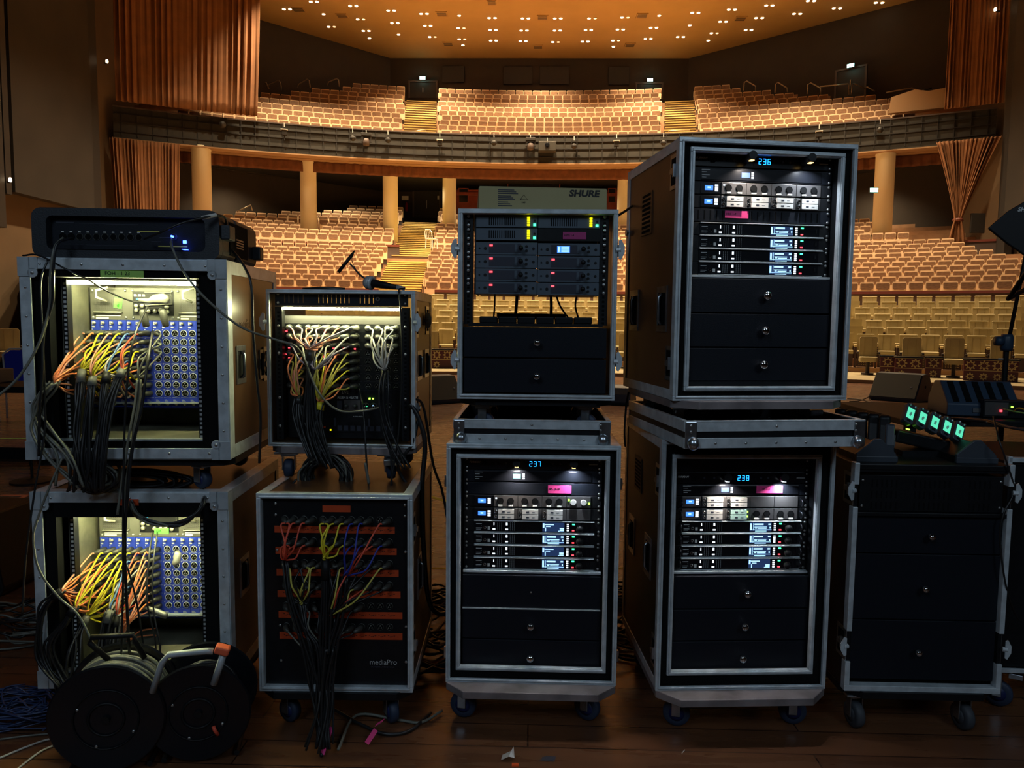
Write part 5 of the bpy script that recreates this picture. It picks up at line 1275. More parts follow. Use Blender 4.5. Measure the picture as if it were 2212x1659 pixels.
# ---- BL
BL = Case((86, 1482), (500, 1482), .645, -3.94, (62, 1077), .62)
BL.H = BLz - BL.z0
x0, zt_ = BL.loc(147, 1112, .05); x1, zb_ = BL.loc(446, 1442, .05)
shock_case(BL, 'wide road case with a lit blue stage box, lower left', (x0, x1, zb_, zt_))
a_ = BL.loc(219, 1250, .22)[0]; pitch = (BL.loc(434, 1250, .22)[0] - BL.loc(358, 1250, .22)[0]) / 4
plB = lambda k, j: k <= 6 or (k == 9 and j == 99)
sb, pB = stagebox(BL, a_, pitch, BL.loc(330, 1160, .22)[1] + .113, .22, 'stage box with blue socket cards inside the lower left case', 7, plB, cols=12)
MB().box(x0 + .01, x1 - .01, .064, .074, zt_ - .008, zt_ + .003).build('led_strip', g_strip, BL.r)
MB().box(x0, x1, .20, .25, BL.loc(300, 1332, .2)[1], BL.loc(300, 1329, .2)[1]).build('support_shelf', 'alu_dull', BL.r)
lb = lambda px, py, d: tuple(BL.l3(px, py, d)); bl_all = list(pB.items())
loom(BL, 'orange tailed multicore gathered at the far left of the lower stage box', lb(134, 1276, -.02), [lb(100, 1305, -.03), lb(84, 1350, -.03), lb(90, 1420, -.04), lb(125, 1480, -.05)], pick(bl_all, lambda k, j: k == 0 or (k == 1 and j % 2)), lambda k, j, i: 'c_or' if i % 3 else 'c_pk', 'rubber', strands=6, jit=.02)
loom(BL, 'yellow and orange tailed multicore, second from left, lower stage box', lb(164, 1312, -.02), [lb(140, 1345, -.03), lb(115, 1400, -.03), lb(130, 1500, -.05)], pick(bl_all, lambda k, j: (k == 1 and not j % 2) or (k == 2 and j < 4)), lambda k, j, i: ('c_ye', 'c_or')[i % 2], 'rubber', strands=6, jit=.03)
loom(BL, 'yellow tailed multicore with taped joint, lower stage box', lb(190, 1330, .05), [lb(170, 1365, .02), lb(155, 1420, -.02), lb(150, 1520, -.05)], pick(bl_all, lambda k, j: (k == 2 and j >= 4) or k == 3), lambda k, j, i: 'c_ye', 'cable_g', strands=5, jit=.02)
loom(BL, 'yellow tailed multicore with long black sleeve, lower stage box', lb(240, 1318, .03), [lb(228, 1370, .0), lb(222, 1440, -.03), lb(218, 1520, -.06)], pick(bl_all, lambda k, j: k == 4), lambda k, j, i: ('c_ye', 'c_bl', 'c_wh')[i % 3], 'cable_g', strands=7, trunk_r=.013)
loom(BL, 'red and orange tailed multicore in the middle of the lower stage box', lb(252, 1330, .05), [lb(245, 1380, .0), lb(236, 1450, -.03), lb(232, 1520, -.06)], pick(bl_all, lambda k, j: k == 5), lambda k, j, i: ('c_re', 'c_or', 'c_wh')[i % 3], 'rubber', strands=6, trunk_r=.012)
loom(BL, 'orange tailed multicore slanting down from the right-hand plugs, lower stage box', lb(262, 1372, .08), [lb(256, 1400, .05), lb(248, 1450, .0), lb(245, 1520, -.06)], pick(bl_all, lambda k, j: k == 6), lambda k, j, i: ('c_or', 'c_pk')[i % 2], None, strands=5)
p = BL.wp(384, 1204, .17); tag(MB().tube([(-.004, 0, .024), (0, 0, .01), (.0, -.01, -.012), (-.006, -.02, -.022)], .012, 12, True, [.008, .014, .013, .009]).build('cable_plug', 'xlr', None, p, smooth=True), 'grey plug in the middle of the lower blue cards', 'plug')
tape(BL, 334, 365, 1141, 1153, .14, 'greenb', '22A', 'bright green tape flag above the lower blue cards', .012)
p = BL.wp(336, 1320, .05); tag(MB().tube([(-.03, 0, .012), (0, 0, 0), (.03, 0, -.014), (.04, 0, -.018)], .009, 12, True, [.006, .010, .012, .009]).build('cable_plug', 'xlr', None, p, smooth=True), 'loose grey plug lying across the orange tails, lower left', 'plug')
latch(BL.r, BL.W, BL.H * .5, 1, y=.42); handle(BL.r, BL.W, .16, BL.H * .5, 1, .14)
board(BL, m='blk', cut=.03, front=-.02)
for x, y, t in ((.10, .10, 20), (.54, .10, 60), (.10, .5, 90), (.54, .5, 90)): castor(BL.r, x, y, -.028, BL.z0 - .028, turn=t)
tape(BL, 254, 300, 1078, 1092, -.006, 'orange', '', 'orange tape strip on the top edge of the lower left case')

# ---------------------------------------------------------------- AH: the mix rack case
AH = Case((582, 963), (895, 965), .535, .72, (573, 627), .40)
AH.root('rack_case', 'road case with a lit mix rack and fan of yellow cables, centre left'); shell(AH); edges(AH, .014)
c = AH; W, H = c.W, c.H
xl, xr = c.loc(597, 700, .01)[0], c.loc(877, 700, .01)[0]; xc = (xl + xr) / 2
Z = lambda y: zpx(AH, y, 740, .03)
rails(c, xc - .2325, xc + .2325, Z(950), Z(664), .02, w_=.026)
screws(c.r, [(xc + sx * .2325, .020, Z(y)) for sx in (-1, 1) for y in (705, 764, 860, 921)], .0055)
f = MB(); f.box(xc - .2435, xc + .2435, .018, .022, Z(664), Z(630)); r = c.at(xc, .018, Z(646), 'vent_panel', 'slotted vent panel at the top of the mix rack case', 'rack panel')
hh = Z(631) - Z(662); vp = MB(); xs_ = [-.208, -.192, -.176, -.158, -.140, -.083, -.067, -.051, -.035, -.019, -.003, .012, .028, .069, .085, .101, .117]
edges_x = [-.2435] + xs_ + [.2435]
vp.box(-.2435, .2435, 0, .003, -hh / 2, -hh * .3).box(-.2435, .2435, 0, .003, hh * .3, hh / 2)
for a, b_ in zip(edges_x, edges_x[1:]): vp.box(a + .0018 if a > -.24 else a, b_ - .0018 if b_ < .24 else b_, 0, .003, -hh * .3, hh * .3)
vp.build('slotted_plate', 'drawer', r); screws(r, [(sx * .2325, 0, sz * hh * .3) for sx in (-1, 1) for sz in (-1, 1)]); MB().ring((.133, -.002, 0), .006, .003, 14).build('key_ring', 'steel', r)
MB().box(xc - .215, xc + .215, .028, .036, Z(670), Z(665)).build('led_strip', g_strip, c.r); MB().box(xc - .218, xc + .218, .026, .05, Z(664.5), Z(662)).build('strip_holder', 'white', c.r)
mr = c.at(xc, .06, Z(682), 'mix_rack', 'black mix rack with rows of audio sockets and red lights', 'mix rack')
Zm = lambda y: zpx(AH, y, 740, .06) - Z(682); Xm = lambda x: c.loc(x, 760, .06)[0] - xc
MB().box(-.222, .222, 0, .004, Zm(946), 0).box(-.215, .215, .004, .30, Zm(944), -.004).build('chassis', 'blk', mr)
MB().box(-.222, .222, -.0015, 0, Zm(700), -.002).build('top_plate', M['grey_steel'], mr)
colsA = [626, 646, 667, 688.5, 709.8, 730.5, 751, 771]; rowsA = [708.5, 727, 745.7, 763, 780, 797, 814.6, 833]; colsB = [795, 816, 837, 855.6]
tA = {}; tB = {}
for i, x in enumerate(colsA):
    for j, y in enumerate(rowsA): xlr(mr, Xm(x), -.001, Zm(y), 'xlrd'); tA[(i, j)] = (xc + Xm(x), .058, Z(682) + Zm(y))
for i, x in enumerate(colsB):
    for j, y in enumerate(rowsA): xlr(mr, Xm(x), -.001, Zm(y), 'xlrd'); tB[(i, j)] = (xc + Xm(x), .058, Z(682) + Zm(y))
g = MB()
for (u0, u1) in ((614, 782), (786, 866)):
    for j in range(8): g.box(Xm(u0), Xm(u1), -.0012, 0, Zm(rowsA[j] + 9.4) - .0003, Zm(rowsA[j] + 9.4) + .0003)
g.build('print_line', 'greyd', mr)
for x, y in ((620, 717), (703, 717), (640, 733), (721, 733), (721, 752), (743, 751), (767, 753), (724, 771), (700, 771), (620, 766), (625, 752), (625, 775), (735, 815), (752, 818)): part_led(mr, g_red, Xm(x), Zm(y), .006, .006, 'led', -.004)
text('LIVE', .014, mr, (Xm(737), -.0015, Zm(850)), 'print', shear=.3); text('ALLEN & HEATH', .0135, mr, (Xm(728), -.0015, Zm(861)), 'print', bold=.0003, xs=.78)
MB().box(Xm(742), Xm(778), -.001, 0, Zm(886), Zm(864)).build('option_card', M['grey_steel'], mr); MB().box(Xm(727), Xm(738), -.001, 0, Zm(884), Zm(866)).build('option_slot', 'greyd', mr)
for x in (748, 767): MB().lathe([(.007, 0), (.008, .012), (.005, .02)], 14, axis='y').build('network_plug', 'xlrd', mr, loc=(Xm(x), -.001, Zm(876)), smooth=True)
for x in (790, 806, 839): xlr(mr, Xm(x), -.001, Zm(876), 'xlrd')
part_led(mr, g_grn, Xm(792), Zm(877), .005, .003, 'led', -.005); part_led(mr, g_scr, Xm(806), Zm(875), .005, .003, 'led', -.005)
part_led(mr, g_lime, Xm(798), Zm(860), .006, .006, 'led', -.004); part_led(mr, g_lime, Xm(805.5), Zm(860), .005, .005, 'led', -.004)
ps = MB().box(Xm(690), Xm(857), -.0015, 0, Zm(934), Zm(893)).build('power_supply', 'blk', mr)
pr = MB()
for i in range(9): pr.box(Xm(728 + 14 * i), Xm(728 + 14 * i + 9), -.002, -.0015, Zm(930), Zm(919))
pr.box(Xm(720), Xm(724), -.003, -.0015, Zm(921), Zm(903)).box(Xm(795), Xm(799), -.003, -.0015, Zm(921), Zm(903)); pr.build('rating_labels', 'greyd', ps)
text('ALLEN & HEATH', .005, ps, (Xm(762), -.002, Zm(900)), 'print')
part_led(mr, g_yel, Xm(713), Zm(929), .005, .005, 'led', -.004); part_led(mr, M['orange'], Xm(700), Zm(923), .007, .007, 'rocker_switch', -.004)
la = lambda px, py, d: tuple(AH.l3(px, py, d)); A_ = list(tA.items()); B_ = list(tB.items())
loom(AH, 'pale pink tailed multicore fanning from the top socket row of the mix rack', la(671, 754, -.02), [la(668, 800, -.03), la(664, 880, -.04), la(668, 940, -.05), la(690, 1000, -.06)], pick(A_, lambda k, j: j == 0 or (j == 1 and k < 7)), lambda k, j, i: ('c_pk', 'c_wh', 'c_vi')[i % 3] if j == 0 else ('c_ol', 'c_pk')[i % 2], 'cable', strands=7, trunk_r=.012, plugm='xlr')
loom(AH, 'violet tailed multicore from the third socket row of the mix rack', la(680, 800, -.02), [la(676, 850, -.04), la(680, 920, -.05), la(705, 990, -.06)], pick(A_, lambda k, j: j == 2 or (j == 1 and k == 7)), lambda k, j, i: ('c_vi', 'c_wh')[i % 2], 'cable', strands=6)
loom(AH, 'salmon tailed multicore at the left side of the mix rack', la(645, 855, -.01), [la(645, 890, -.03), la(655, 940, -.05), la(680, 990, -.06)], pick(A_, lambda k, j: j >= 3 and k <= 2), lambda k, j, i: ('c_or', 'c_ol', 'c_pk')[i % 3], 'cable', strands=7, trunk_r=.012)
loom(AH, 'yellow tailed multicore gathered by a yellow tie below the mix rack sockets', la(693, 868, -.03), [la(688, 900, -.04), la(690, 950, -.05), la(710, 1010, -.06)], pick(A_, lambda k, j: j >= 3 and k > 2), lambda k, j, i: ('c_ol', 'c_ol', 'c_ye', 'c_or')[i % 4], 'c_ye', strands=8, trunk_r=.012)
loom(AH, 'white tailed multicore from the right-hand sockets of the mix rack', la(832, 800, .0), [la(828, 840, -.03), la(832, 900, -.04), la(850, 960, -.05), la(872, 1010, -.05)], pick(B_, lambda k, j: j <= 2), lambda k, j, i: 'c_wh', None, strands=5, trunk_r=.012, plugm='xlr')
latch(c.r, W, Z(695), 1, True); latch(c.r, W, Z(880), 1); latch(c.r, 0, Z(697), -1, True); latch(c.r, 0, Z(885), -1); handle(c.r, W, .10, H * .52, 1, .11); handle(c.r, W, .27, H * .52, 1, .11)
latch(c.r, W, Z(690), 1, True, y=.30)
board(c, cut=.05)
# ---------------------------------------------------------------- MP: the patch panel case
p = atZ(563, 1490, .148)
MP = Case((563, 1490), (888, 1490), .53, -1.43, (556, 1068), .60, .148); MP.P = Vector((p.x, p.y, 0)); MP.H = MP.loc(600, 1068, 0)[1]; MP.W = MP.loc(889, 1489, 0)[0]
c = MP; c.root('rack_case', 'dark road case with patch panel and orange label strips, lower centre left'); shell(c); edges(c, .018)
W, H = c.W, c.H; Z = lambda y: zpx(MP, y, 725, .015)
pp = c.at(W / 2, .015, 0, 'patch_panel', 'black patch panel with six rows of sockets and orange label strips', 'patch panel')
MB().box(-W / 2 + .016, W / 2 - .016, 0, .25, .016, H - .016).build('panel', 'blk', pp); Xp = lambda x: c.loc(x, 1200, .015)[0] - W / 2
screws(pp, [(Xp(x), 0, Z(y)) for x, y in ((597, 1089), (875, 1089), (597, 1113), (875, 1113), (599, 1190), (876, 1190), (603, 1352), (877, 1352), (604, 1428), (877, 1428))], .005)
tP = {}
for j, y in enumerate((1122, 1169, 1216, 1262, 1308, 1353)):
    for i in range(12): x = 617 + 20.4 * i; xlr(pp, Xp(x), -.001, Z(y), 'xlrd'); tP[(i, j)] = (W / 2 + Xp(x), .013, Z(y))
for j, y in enumerate((1144, 1190, 1237, 1283, 1328, 1373)):
    s_ = MB().box(Xp(594 + 1.5 * j), Xp(853 + 4 * j if j < 5 else 869), -.0012, 0, Z(y + 7.5), Z(y - 7)).build('label_strip', 'orange', pp)
    k_ = MB()
    for i in range(12):
        for q in range(4): k_.box(Xp(611 + 20.6 * i + 4 * q), Xp(613.4 + 20.6 * i + 4 * q + (q % 2)), -.0016, -.0012, Z(y - 1 + (q * 7) % 4), Z(y - 2.4 + (q * 7) % 4))
    k_.build('handwriting', 'ink', s_)
MB().box(Xp(698), Xp(758), -.0012, 0, Z(1106), Z(1092)).build('label_strip', 'orange', pp)
text('mediaPro', .026, pp, (Xp(797), -.001, Z(1434)), 'print', xs=.95); text('INTERNATIONAL', .008, pp, (Xp(800), -.001, Z(1441)), 'greyd', xs=1.3)
lm = lambda px, py, d: tuple(MP.l3(px, py, d)); P_ = list(tP.items())
def down(px, py): return [lm(px, py + 60, -.06), lm((px + 700) / 2, 1400, -.07), lm(700 + (px - 700) * .2, 1500, -.09), (lm(705, 1560, -.12)[0], -.14, -c.z0 + .03)]
loom(MP, 'red tailed multicore at the left of the patch panel', lm(617, 1210, -.03), down(625, 1230), pick(P_, lambda k, j: k < 4 and j in (0, 1)), lambda k, j, i: 'c_re', None, strands=5)
loom(MP, 'yellow tailed multicore in the middle of the patch panel', lm(703, 1205, -.04), down(705, 1230), pick(P_, lambda k, j: 4 <= k < 8 and j in (0, 1)), lambda k, j, i: 'c_ye', 'rubber', strands=6)
loom(MP, 'blue tailed multicore at the right of the patch panel', lm(745, 1245, -.04), down(735, 1270), pick(P_, lambda k, j: 8 <= k < 12 and j in (0, 1) and (k, j) != (10, 0)), lambda k, j, i: ('c_db', 'c_db', 'c_re')[i % 3], None, strands=6)
loom(MP, 'dull yellow tailed multicore low on the left of the patch panel', lm(652, 1300, -.03), down(660, 1300), pick(P_, lambda k, j: k < 5 and j in (2, 3)), lambda k, j, i: ('c_ol', 'cable')[i % 2], None, strands=6)
loom(MP, 'mixed dark multicore low in the middle of the patch panel', lm(715, 1330, -.04), down(712, 1340), pick(P_, lambda k, j: 5 <= k < 12 and j in (2, 3)), lambda k, j, i: ('cable', 'cable', 'c_ol', 'c_re')[i % 4], None, strands=8, trunk_r=.02)
loom(MP, 'black tailed multicore from the two lowest patch panel rows', lm(700, 1400, -.03), [lm(700, 1450, -.06), lm(702, 1520, -.10), (lm(690, 1560, -.1)[0], -.15, -c.z0 + .03)], pick(P_, lambda k, j: k in (0, 1, 2, 3, 5, 6, 7, 8) and j >= 4), lambda k, j, i: ('cable', 'cable', 'cable_g')[i % 3], None, strands=8, trunk_r=.02)
for y in (1146, 1395): latch(c.r, 0, Z(y), -1); latch(c.r, W, Z(y), 1)
handle(c.r, W, .2, H * .5, 1); handle(c.r, 0, .3, H * .5, -1)
board(c, m='blk', cut=.05)
for x, y, t in ((.08, .07, 60), (.44, .07, 30), (.08, .5, 90), (.44, .5, 90)): castor(c.r, x, y, -.028, c.z0 - .028, 'tyre', 'hub', t)
zmp = MP.z0 + MP.H + .004
for px, y, t in ((625, .045, 8), (845, .045, 15)):
    x = AH.loc(px, 1030, y)[0]; castor(AH.r, x, y, -.028, AH.z0 - .028 - zmp, 'tyre', 'tyre', t, px > 700)
for x in (.09, .44): castor(AH.r, x, .33, -.028, AH.z0 - .028 - zmp, 'tyre', 'tyre', 80)

# ---------------------------------------------------------------- digital snake unit on top of TL
MX = Case((66, 556), (476, 559), .560, -5.0, (66, 449), .50, TL.z0 + TL.H + .004)
p = TL.w(.055, .012, 0); MX.P = Vector((p.x, p.y, 0)); MX.W = MX.loc(474, 520, 0)[0]; xm0 = MX.loc(68, 500, 0)[0]
c = MX; c.root('stage_console', 'black plastic snake unit with round ports lying on the upper left case', 'audio unit'); W = MX.W; H = MX.loc(270, 451, 0)[1]; x0 = min(0, xm0)
bd = mat('black_abs', (.016, .019, .024), .5, bump=.1, bscale=200)
cx_, hw_, hh_ = (W + x0) / 2, (W - x0) / 2, H / 2
def shellprof(w_, h_, r): return [(u + cx_, v + hh_) for u, v in rbox(w_, h_, r)]
mb = MB()
for k, (y0, y1, s_) in enumerate(((0, .17, 0), (.17, .19, -.008), (.19, .42, 0))): mb.prism(shellprof(2 * hw_ + s_ * 2, H + s_, .03), y0 + (.03 if k == 0 else 0), y1)
mb.build('body_shell', bd, c.r, bevel=.003)
fr = MB(); P0 = shellprof(2 * hw_, H, .03); P1 = shellprof(2 * hw_ - .09, H - .05, .02); n = len(P0)
fr.add([(u, 0, v) for u, v in P0] + [(u, 0, v) for u, v in P1] + [(u, .03, v) for u, v in P1] + [(u, .03, v) for u, v in P0], [(i, (i + 1) % n, n + (i + 1) % n, n + i) for i in range(n)] + [(n + i, n + (i + 1) % n, 2 * n + (i + 1) % n, 2 * n + i) for i in range(n)] + [((i + 1) % n, i, 3 * n + i, 3 * n + (i + 1) % n) for i in range(n)])
fr.build('front_bezel', bd, c.r)
MB().box(cx_ - hw_ + .05, cx_ + hw_ - .05, .024, .032, .03, H - .03).build('port_panel', 'drawer', c.r)
rr = .0105
for i in range(10):
    x, z = MX.loc(136 + 18.2 * i, 511 + .2 * i, .024); o = MB().ring((0, 0, 0), rr, .0012, 18).mat(1).lathe([(rr * .9, 0), (rr * .9, .001)], 18, axis='y').build('network_port', ['xlrd' if i > 1 else 'foam', 'foam'], c.r, loc=(x, .023, z))
    MB().box(-.004, .004, -.001, 0, rr + .003, rr + .0065).build('port_latch', 'white', o)
x, z = MX.loc(376, 512, .024); MB().ring((0, 0, 0), rr, .0012, 18).build('network_port', 'xlrd', c.r, loc=(x, .023, z)); part_led(c.r, g_blue, x, z, .003, .006, 'led', .018)
o = MB().box(-.006, .006, -.003, .0, -.005, .005).build('led', g_blue, c.r, loc=(MX.loc(400, 523, .024)[0], .022, MX.loc(400, 523, .024)[1]), bevel=.002)
part_led(c.r, g_blue, MX.loc(403, 540, .024)[0], MX.loc(403, 540, .024)[1], .014, .001, 'led', .022)
l = MB()
for (a, b_, y, t) in ((121, 160, 480, .003), (163, 225, 482, .0012), (225, 298, 484, .0012), (122, 182, 527, .001), (185, 300, 529, .001), (327, 347, 522, .002), (345, 368, 513, .002)):
    u, v = MX.loc(a, y, .024); u2, _ = MX.loc(b_, y, .024); l.box(u, u2, .0232, .024, v - t / 2, v + t / 2)
l.build('print_line', 'greyd', c.r)
l = MB()
for (a, b_, y) in ((297, 345, 500), (342, 405, 532)):
    u, v = MX.loc(a, y, .024); u2, _ = MX.loc(b_, y, .024); l.box(u, u2, .0230, .024, v - .0015, v + .0015)
l.build('tape_strip', 'c_ol', c.r)
MB().box(W, W + .03, .01, .07, H * .42, H * .72).build('side_catch', bd, c.r, bevel=.004); MB().box(W, W + .03, .36, .41, H * .2, H * .5).build('side_catch', bd, c.r, bevel=.004)
v = MB()
for i in range(4): v.box(W - .002, W + .006, .16, .24, H * .34 + .009 * i, H * .34 + .0045 + .009 * i)
v.build('side_ribs', 'greyd', c.r); MB().box(W - .001, W + .003, .10, .30, H * .15, H * .85).build('side_recess', 'foam', c.r)

# ---------------------------------------------------------------- microphones and bits on the mix rack case
zt = AH.z0 + AH.H + .004
pm0, pm1 = AH.wp(803, 610, .06), AH.wp(858, 622, .03); pm0.z = zt + .028; pm1.z = zt + .012
d = (pm1 - pm0); r = empty('handheld_microphone', pm0, 0, 'black handheld microphone with grey ball grille, on the mix rack case', 'microphone')
MB().tube([Vector((0, 0, 0)), d * .62, d * .8, d], .01, 16, True, [.016, .0115, .0095, .0085]).build('handle', 'rubber', r, smooth=True)
u = -d.normalized(); MB().tube([u * t for t in (-.004, .002, .010, .020, .028, .033)], .02, 18, True, [.018, .0235, .0255, .0235, .017, .006]).build('grille', 'cable_g' if 0 else M['mic'] if 'mic' in M else 'alu_dull', r, smooth=True)
MB().tube([u * t for t in (-.002, .004)], .026, 20, True).build('grille_ring', 'alu', r, smooth=True); MB().tube([d, d * 1.28], .009, 14, True, [.009, .007]).build('cable_plug', 'alu_dull', r, smooth=True)
pe = AH.wp(787, 600, .05); pa = AH.wp(752, 568, .05); r = empty('clip_microphone', pe, 0, 'thin black pencil microphone on a bent clip above the mix rack case', 'microphone')
o_ = pe; q = lambda px, py: AH.wp(px, py, .05) - o_
MB().tube(catmull([q(790, 603), q(776, 592), q(763, 577), q(756, 570)], 5), .0035, 8, True).build('gooseneck', 'cable', r, smooth=True)
MB().tube([q(766, 541), q(760, 551)], .004, 12, True, [.0015, .006]).tube([q(760, 551), q(731, 588)], .0062, 12).build('capsule', 'rubber', r, smooth=True)
MB().tube(catmull([q(766, 543), q(760, 560), q(765, 575), q(778, 600)], 5), .0012, 6).build('thin_lead', 'cable', r, smooth=True)
def wire(pts, r, m, lab, name='cable', cat='cable', group=None, n=8, sides=8):
    P = catmull(pts, n); o = P[0].copy(); return tag(MB().tube([v - o for v in P], r, sides).build(name, m, None, o, smooth=True), lab, cat, group)
wire([AH.w(*(AH.l3(655, 616, .15)[0], .15, AH.H + .010)), AH.w(AH.loc(700, 616, .12)[0], .12, AH.H + .014), AH.w(AH.loc(745, 618, .12)[0], .12, AH.H + .010)], .007, 'cable', 'flat black cable end lying on top of the mix rack case')
def W_(c, pts): return [c.wp(x, y, d) for x, y, d in pts]
wire([pm1 + d * .28] + W_(AH, [(862, 626, -.01), (864, 650, -.03), (869, 760, -.03), (865, 880, -.03), (858, 960, -.04), (842, 1080, -.06), (838, 1300, -.06), (832, 1420, -.07), (838, 1500, -.08)]), .0035, 'cable', 'long black microphone cable hanging down the mix rack case')

# ---------------------------------------------------------------- loose cables at left
T = TL
wire(W_(T, [(136, 514, .0), (118, 535, -.05), (109, 590, -.06), (107, 660, -.05), (85, 740, -.06), (40, 815, -.08), (-10, 860, -.1)]), .0042, 'cable_g', 'grey black cable falling from the snake unit to the left photo edge')
wire(W_(T, [(155, 514, .0), (122, 530, -.05), (115, 600, -.055), (114, 650, -.05), (95, 720, -.05), (92, 800, -.06), (86, 900, -.06), (84, 985, -.05)]), .0042, 'cable', 'black cable falling down the left side of the upper left case')
wire(W_(T, [(370, 517, .0), (372, 535, -.06), (400, 592, -.06), (450, 650, -.07), (520, 706, -.06), (590, 732, -.02), (640, 750, .0)]) + W_(AH, [(662, 790, -.08), (690, 850, -.07), (730, 886, -.06), (780, 888, -.06), (822, 880, -.02)]), .0040, 'cable_g', 'long grey cable looping from the snake unit across to the mix rack')
wire(W_(T, [(312, 516, .0), (340, 505, -.05), (400, 480, -.05), (468, 464, .0)]), .0038, 'cable', 'cable rising from the snake unit with a white sleeve')
wire(W_(T, [(436, 471, -.02), (468, 464, .0)]), .0065, 'c_wh', 'white sleeve on the cable above the snake unit', 'cable_sleeve', 'cable sleeve')
wire(W_(T, [(468, 464, .0), (486, 470, .04), (488, 485, .08), (478, 496, .12)]), .004, 'cable', 'short black cable curling off the right end of the snake unit')
wire(W_(T, [(50, 552, .02), (85, 552, -.02), (155, 588, -.04), (190, 604, -.02), (230, 628, .05), (285, 651, .14), (318, 652, .16)]), .0030, 'cable', 'thin cable running diagonally into the upper stage box')
wire(W_(T, [(478, 522, .30), (505, 545, .12), (530, 580, .05), (543, 620, .02), (547, 720, .02), (556, 830, .02), (563, 900, .03), (560, 1000, .05)]), .0045, 'cable', 'black cable hanging down the right side of the upper left case')
wire(W_(T, [(319, 662, .14), (305, 690, .08), (290, 730, .0), (280, 780, -.04), (270, 900, -.06), (266, 1100, -.07), (266, 1250, -.07), (262, 1420, -.07)]), .0034, 'cable', 'long thin black cable hanging from the upper to the lower stage box')
wire(W_(T, [(330, 716, .1), (318, 790, -.02), (306, 880, -.05), (288, 960, -.06), (276, 1060, -.07), (270, 1200, -.06), (280, 1420, -.06)]), .0048, 'cable', 'black cable hanging right of the thin one between the left cases')
wire(W_(T, [(104, 560, -.02), (88, 610, -.04), (92, 720, -.05), (97, 860, -.05), (96, 940, -.05), (75, 1060, -.07), (56, 1200, -.08), (48, 1330, -.1)]), .0032, 'cable', 'thin black cable running down the far left')
wire(W_(T, [(134, 990, -.05), (108, 1050, -.06), (85, 1110, -.06), (72, 1160, -.07), (84, 1230, -.07), (125, 1288, -.06), (170, 1330, -.06), (205, 1400, -.07)]), .0036, 'cable_g', 'curved cable sweeping across the left edge of the lower stage box')
wire(W_(BL, [(330, 1150, .14), (322, 1200, .05), (318, 1300, -.02), (335, 1380, -.04), (338, 1450, -.05)]), .003, 'cable', 'thin cable hanging from the green flag of the lower stage box')
wire(W_(BL, [(340, 1150, .14), (330, 1230, .04), (332, 1320, -.01), (346, 1400, -.04), (338, 1470, -.05)]), .003, 'cable', 'second thin cable hanging beside the green flag')
wire(W_(BL, [(274, 1220, -.03), (295, 1300, -.04), (312, 1410, -.05)]), .003, 'cable', 'thin cable crossing the orange tails of the lower stage box')
wire(W_(BL, [(265, 1394, .2), (290, 1378, .25), (335, 1372, .3), (318, 1385, .3), (280, 1392, .25)]), .0032, 'c_or', 'loose orange tail lying on the floor of the lower left case')
wire(W_(BL, [(265, 1395, .15), (300, 1365, .25), (336, 1357, .3)]), .0032, 'c_or', 'second loose orange tail on the floor of the lower left case')
# bundle looping over the front of the lower left case
lp = empty('cable_bundle', BL.wp(360, 1110, -.04), 0, 'looped black cable bundle hanging over the top of the lower left case', 'cable bundle'); o = lp.location.copy()
for i in range(9):
    j = lambda a: random.uniform(-a, a)
    P = [v + Vector((j(.008), j(.008), j(.008))) - o for v in W_(BL, [(286, 1076, .05), (284, 1090, -.03), (300, 1115, -.05), (340, 1132, -.06), (385, 1132, -.06), (420, 1112, -.05), (438, 1084, -.03), (440, 1060, .05), (425, 1035, .12)])]
    MB().tube(catmull(P, 5), .0042, 6).build('cable_strand', 'cable' if i % 3 else 'cable_g', lp, smooth=True)
# dark coils between the stacked cases
def coil(name, c, cx, cy, rx, rz_, d, n, lab, m=('cable',), amp=.5, thick=.0045, flat=None):
    ctr = c.wp(cx, cy, d); r = empty(name, ctr, 0, lab, 'cable coil')
    for i in range(n):
        k = random.uniform(1 - amp, 1.05); ph = random.uniform(0, 6.28); oy = random.uniform(-.03, .03); P = []
        for q in range(15):
            a = 2 * math.pi * q / 14 + ph; rr_ = 1 + .08 * math.sin(3 * a + i)
            P.append(Vector((rx * k * rr_ * math.cos(a) + random.uniform(-.004, .004), oy + (0 if flat is None else rz_ * k * math.sin(a)), (rz_ * k * rr_ * math.sin(a)) if flat is None else random.uniform(0, flat))))
        MB().tube(catmull(P, 4), thick, 6, False).build('cable_loop', m[i % len(m)], r, smooth=True)
    return r
coil('cable_coil', AH, 705, 1030, .085, .085, .02, 26, 'big black cable coil hanging between the mix rack and patch panel cases', ('cable', 'cable', 'cable_g'), .35)
coil('cable_coil', TL, 300, 1036, .20, .035, .16, 18, 'dark cables heaped between the two left cases', ('cable',), .6)
coil('cable_coil', TL, 215, 1030, .06, .05, .02, 12, 'black cable loops at the front left between the two left cases', ('cable', 'cable_g'), .5)
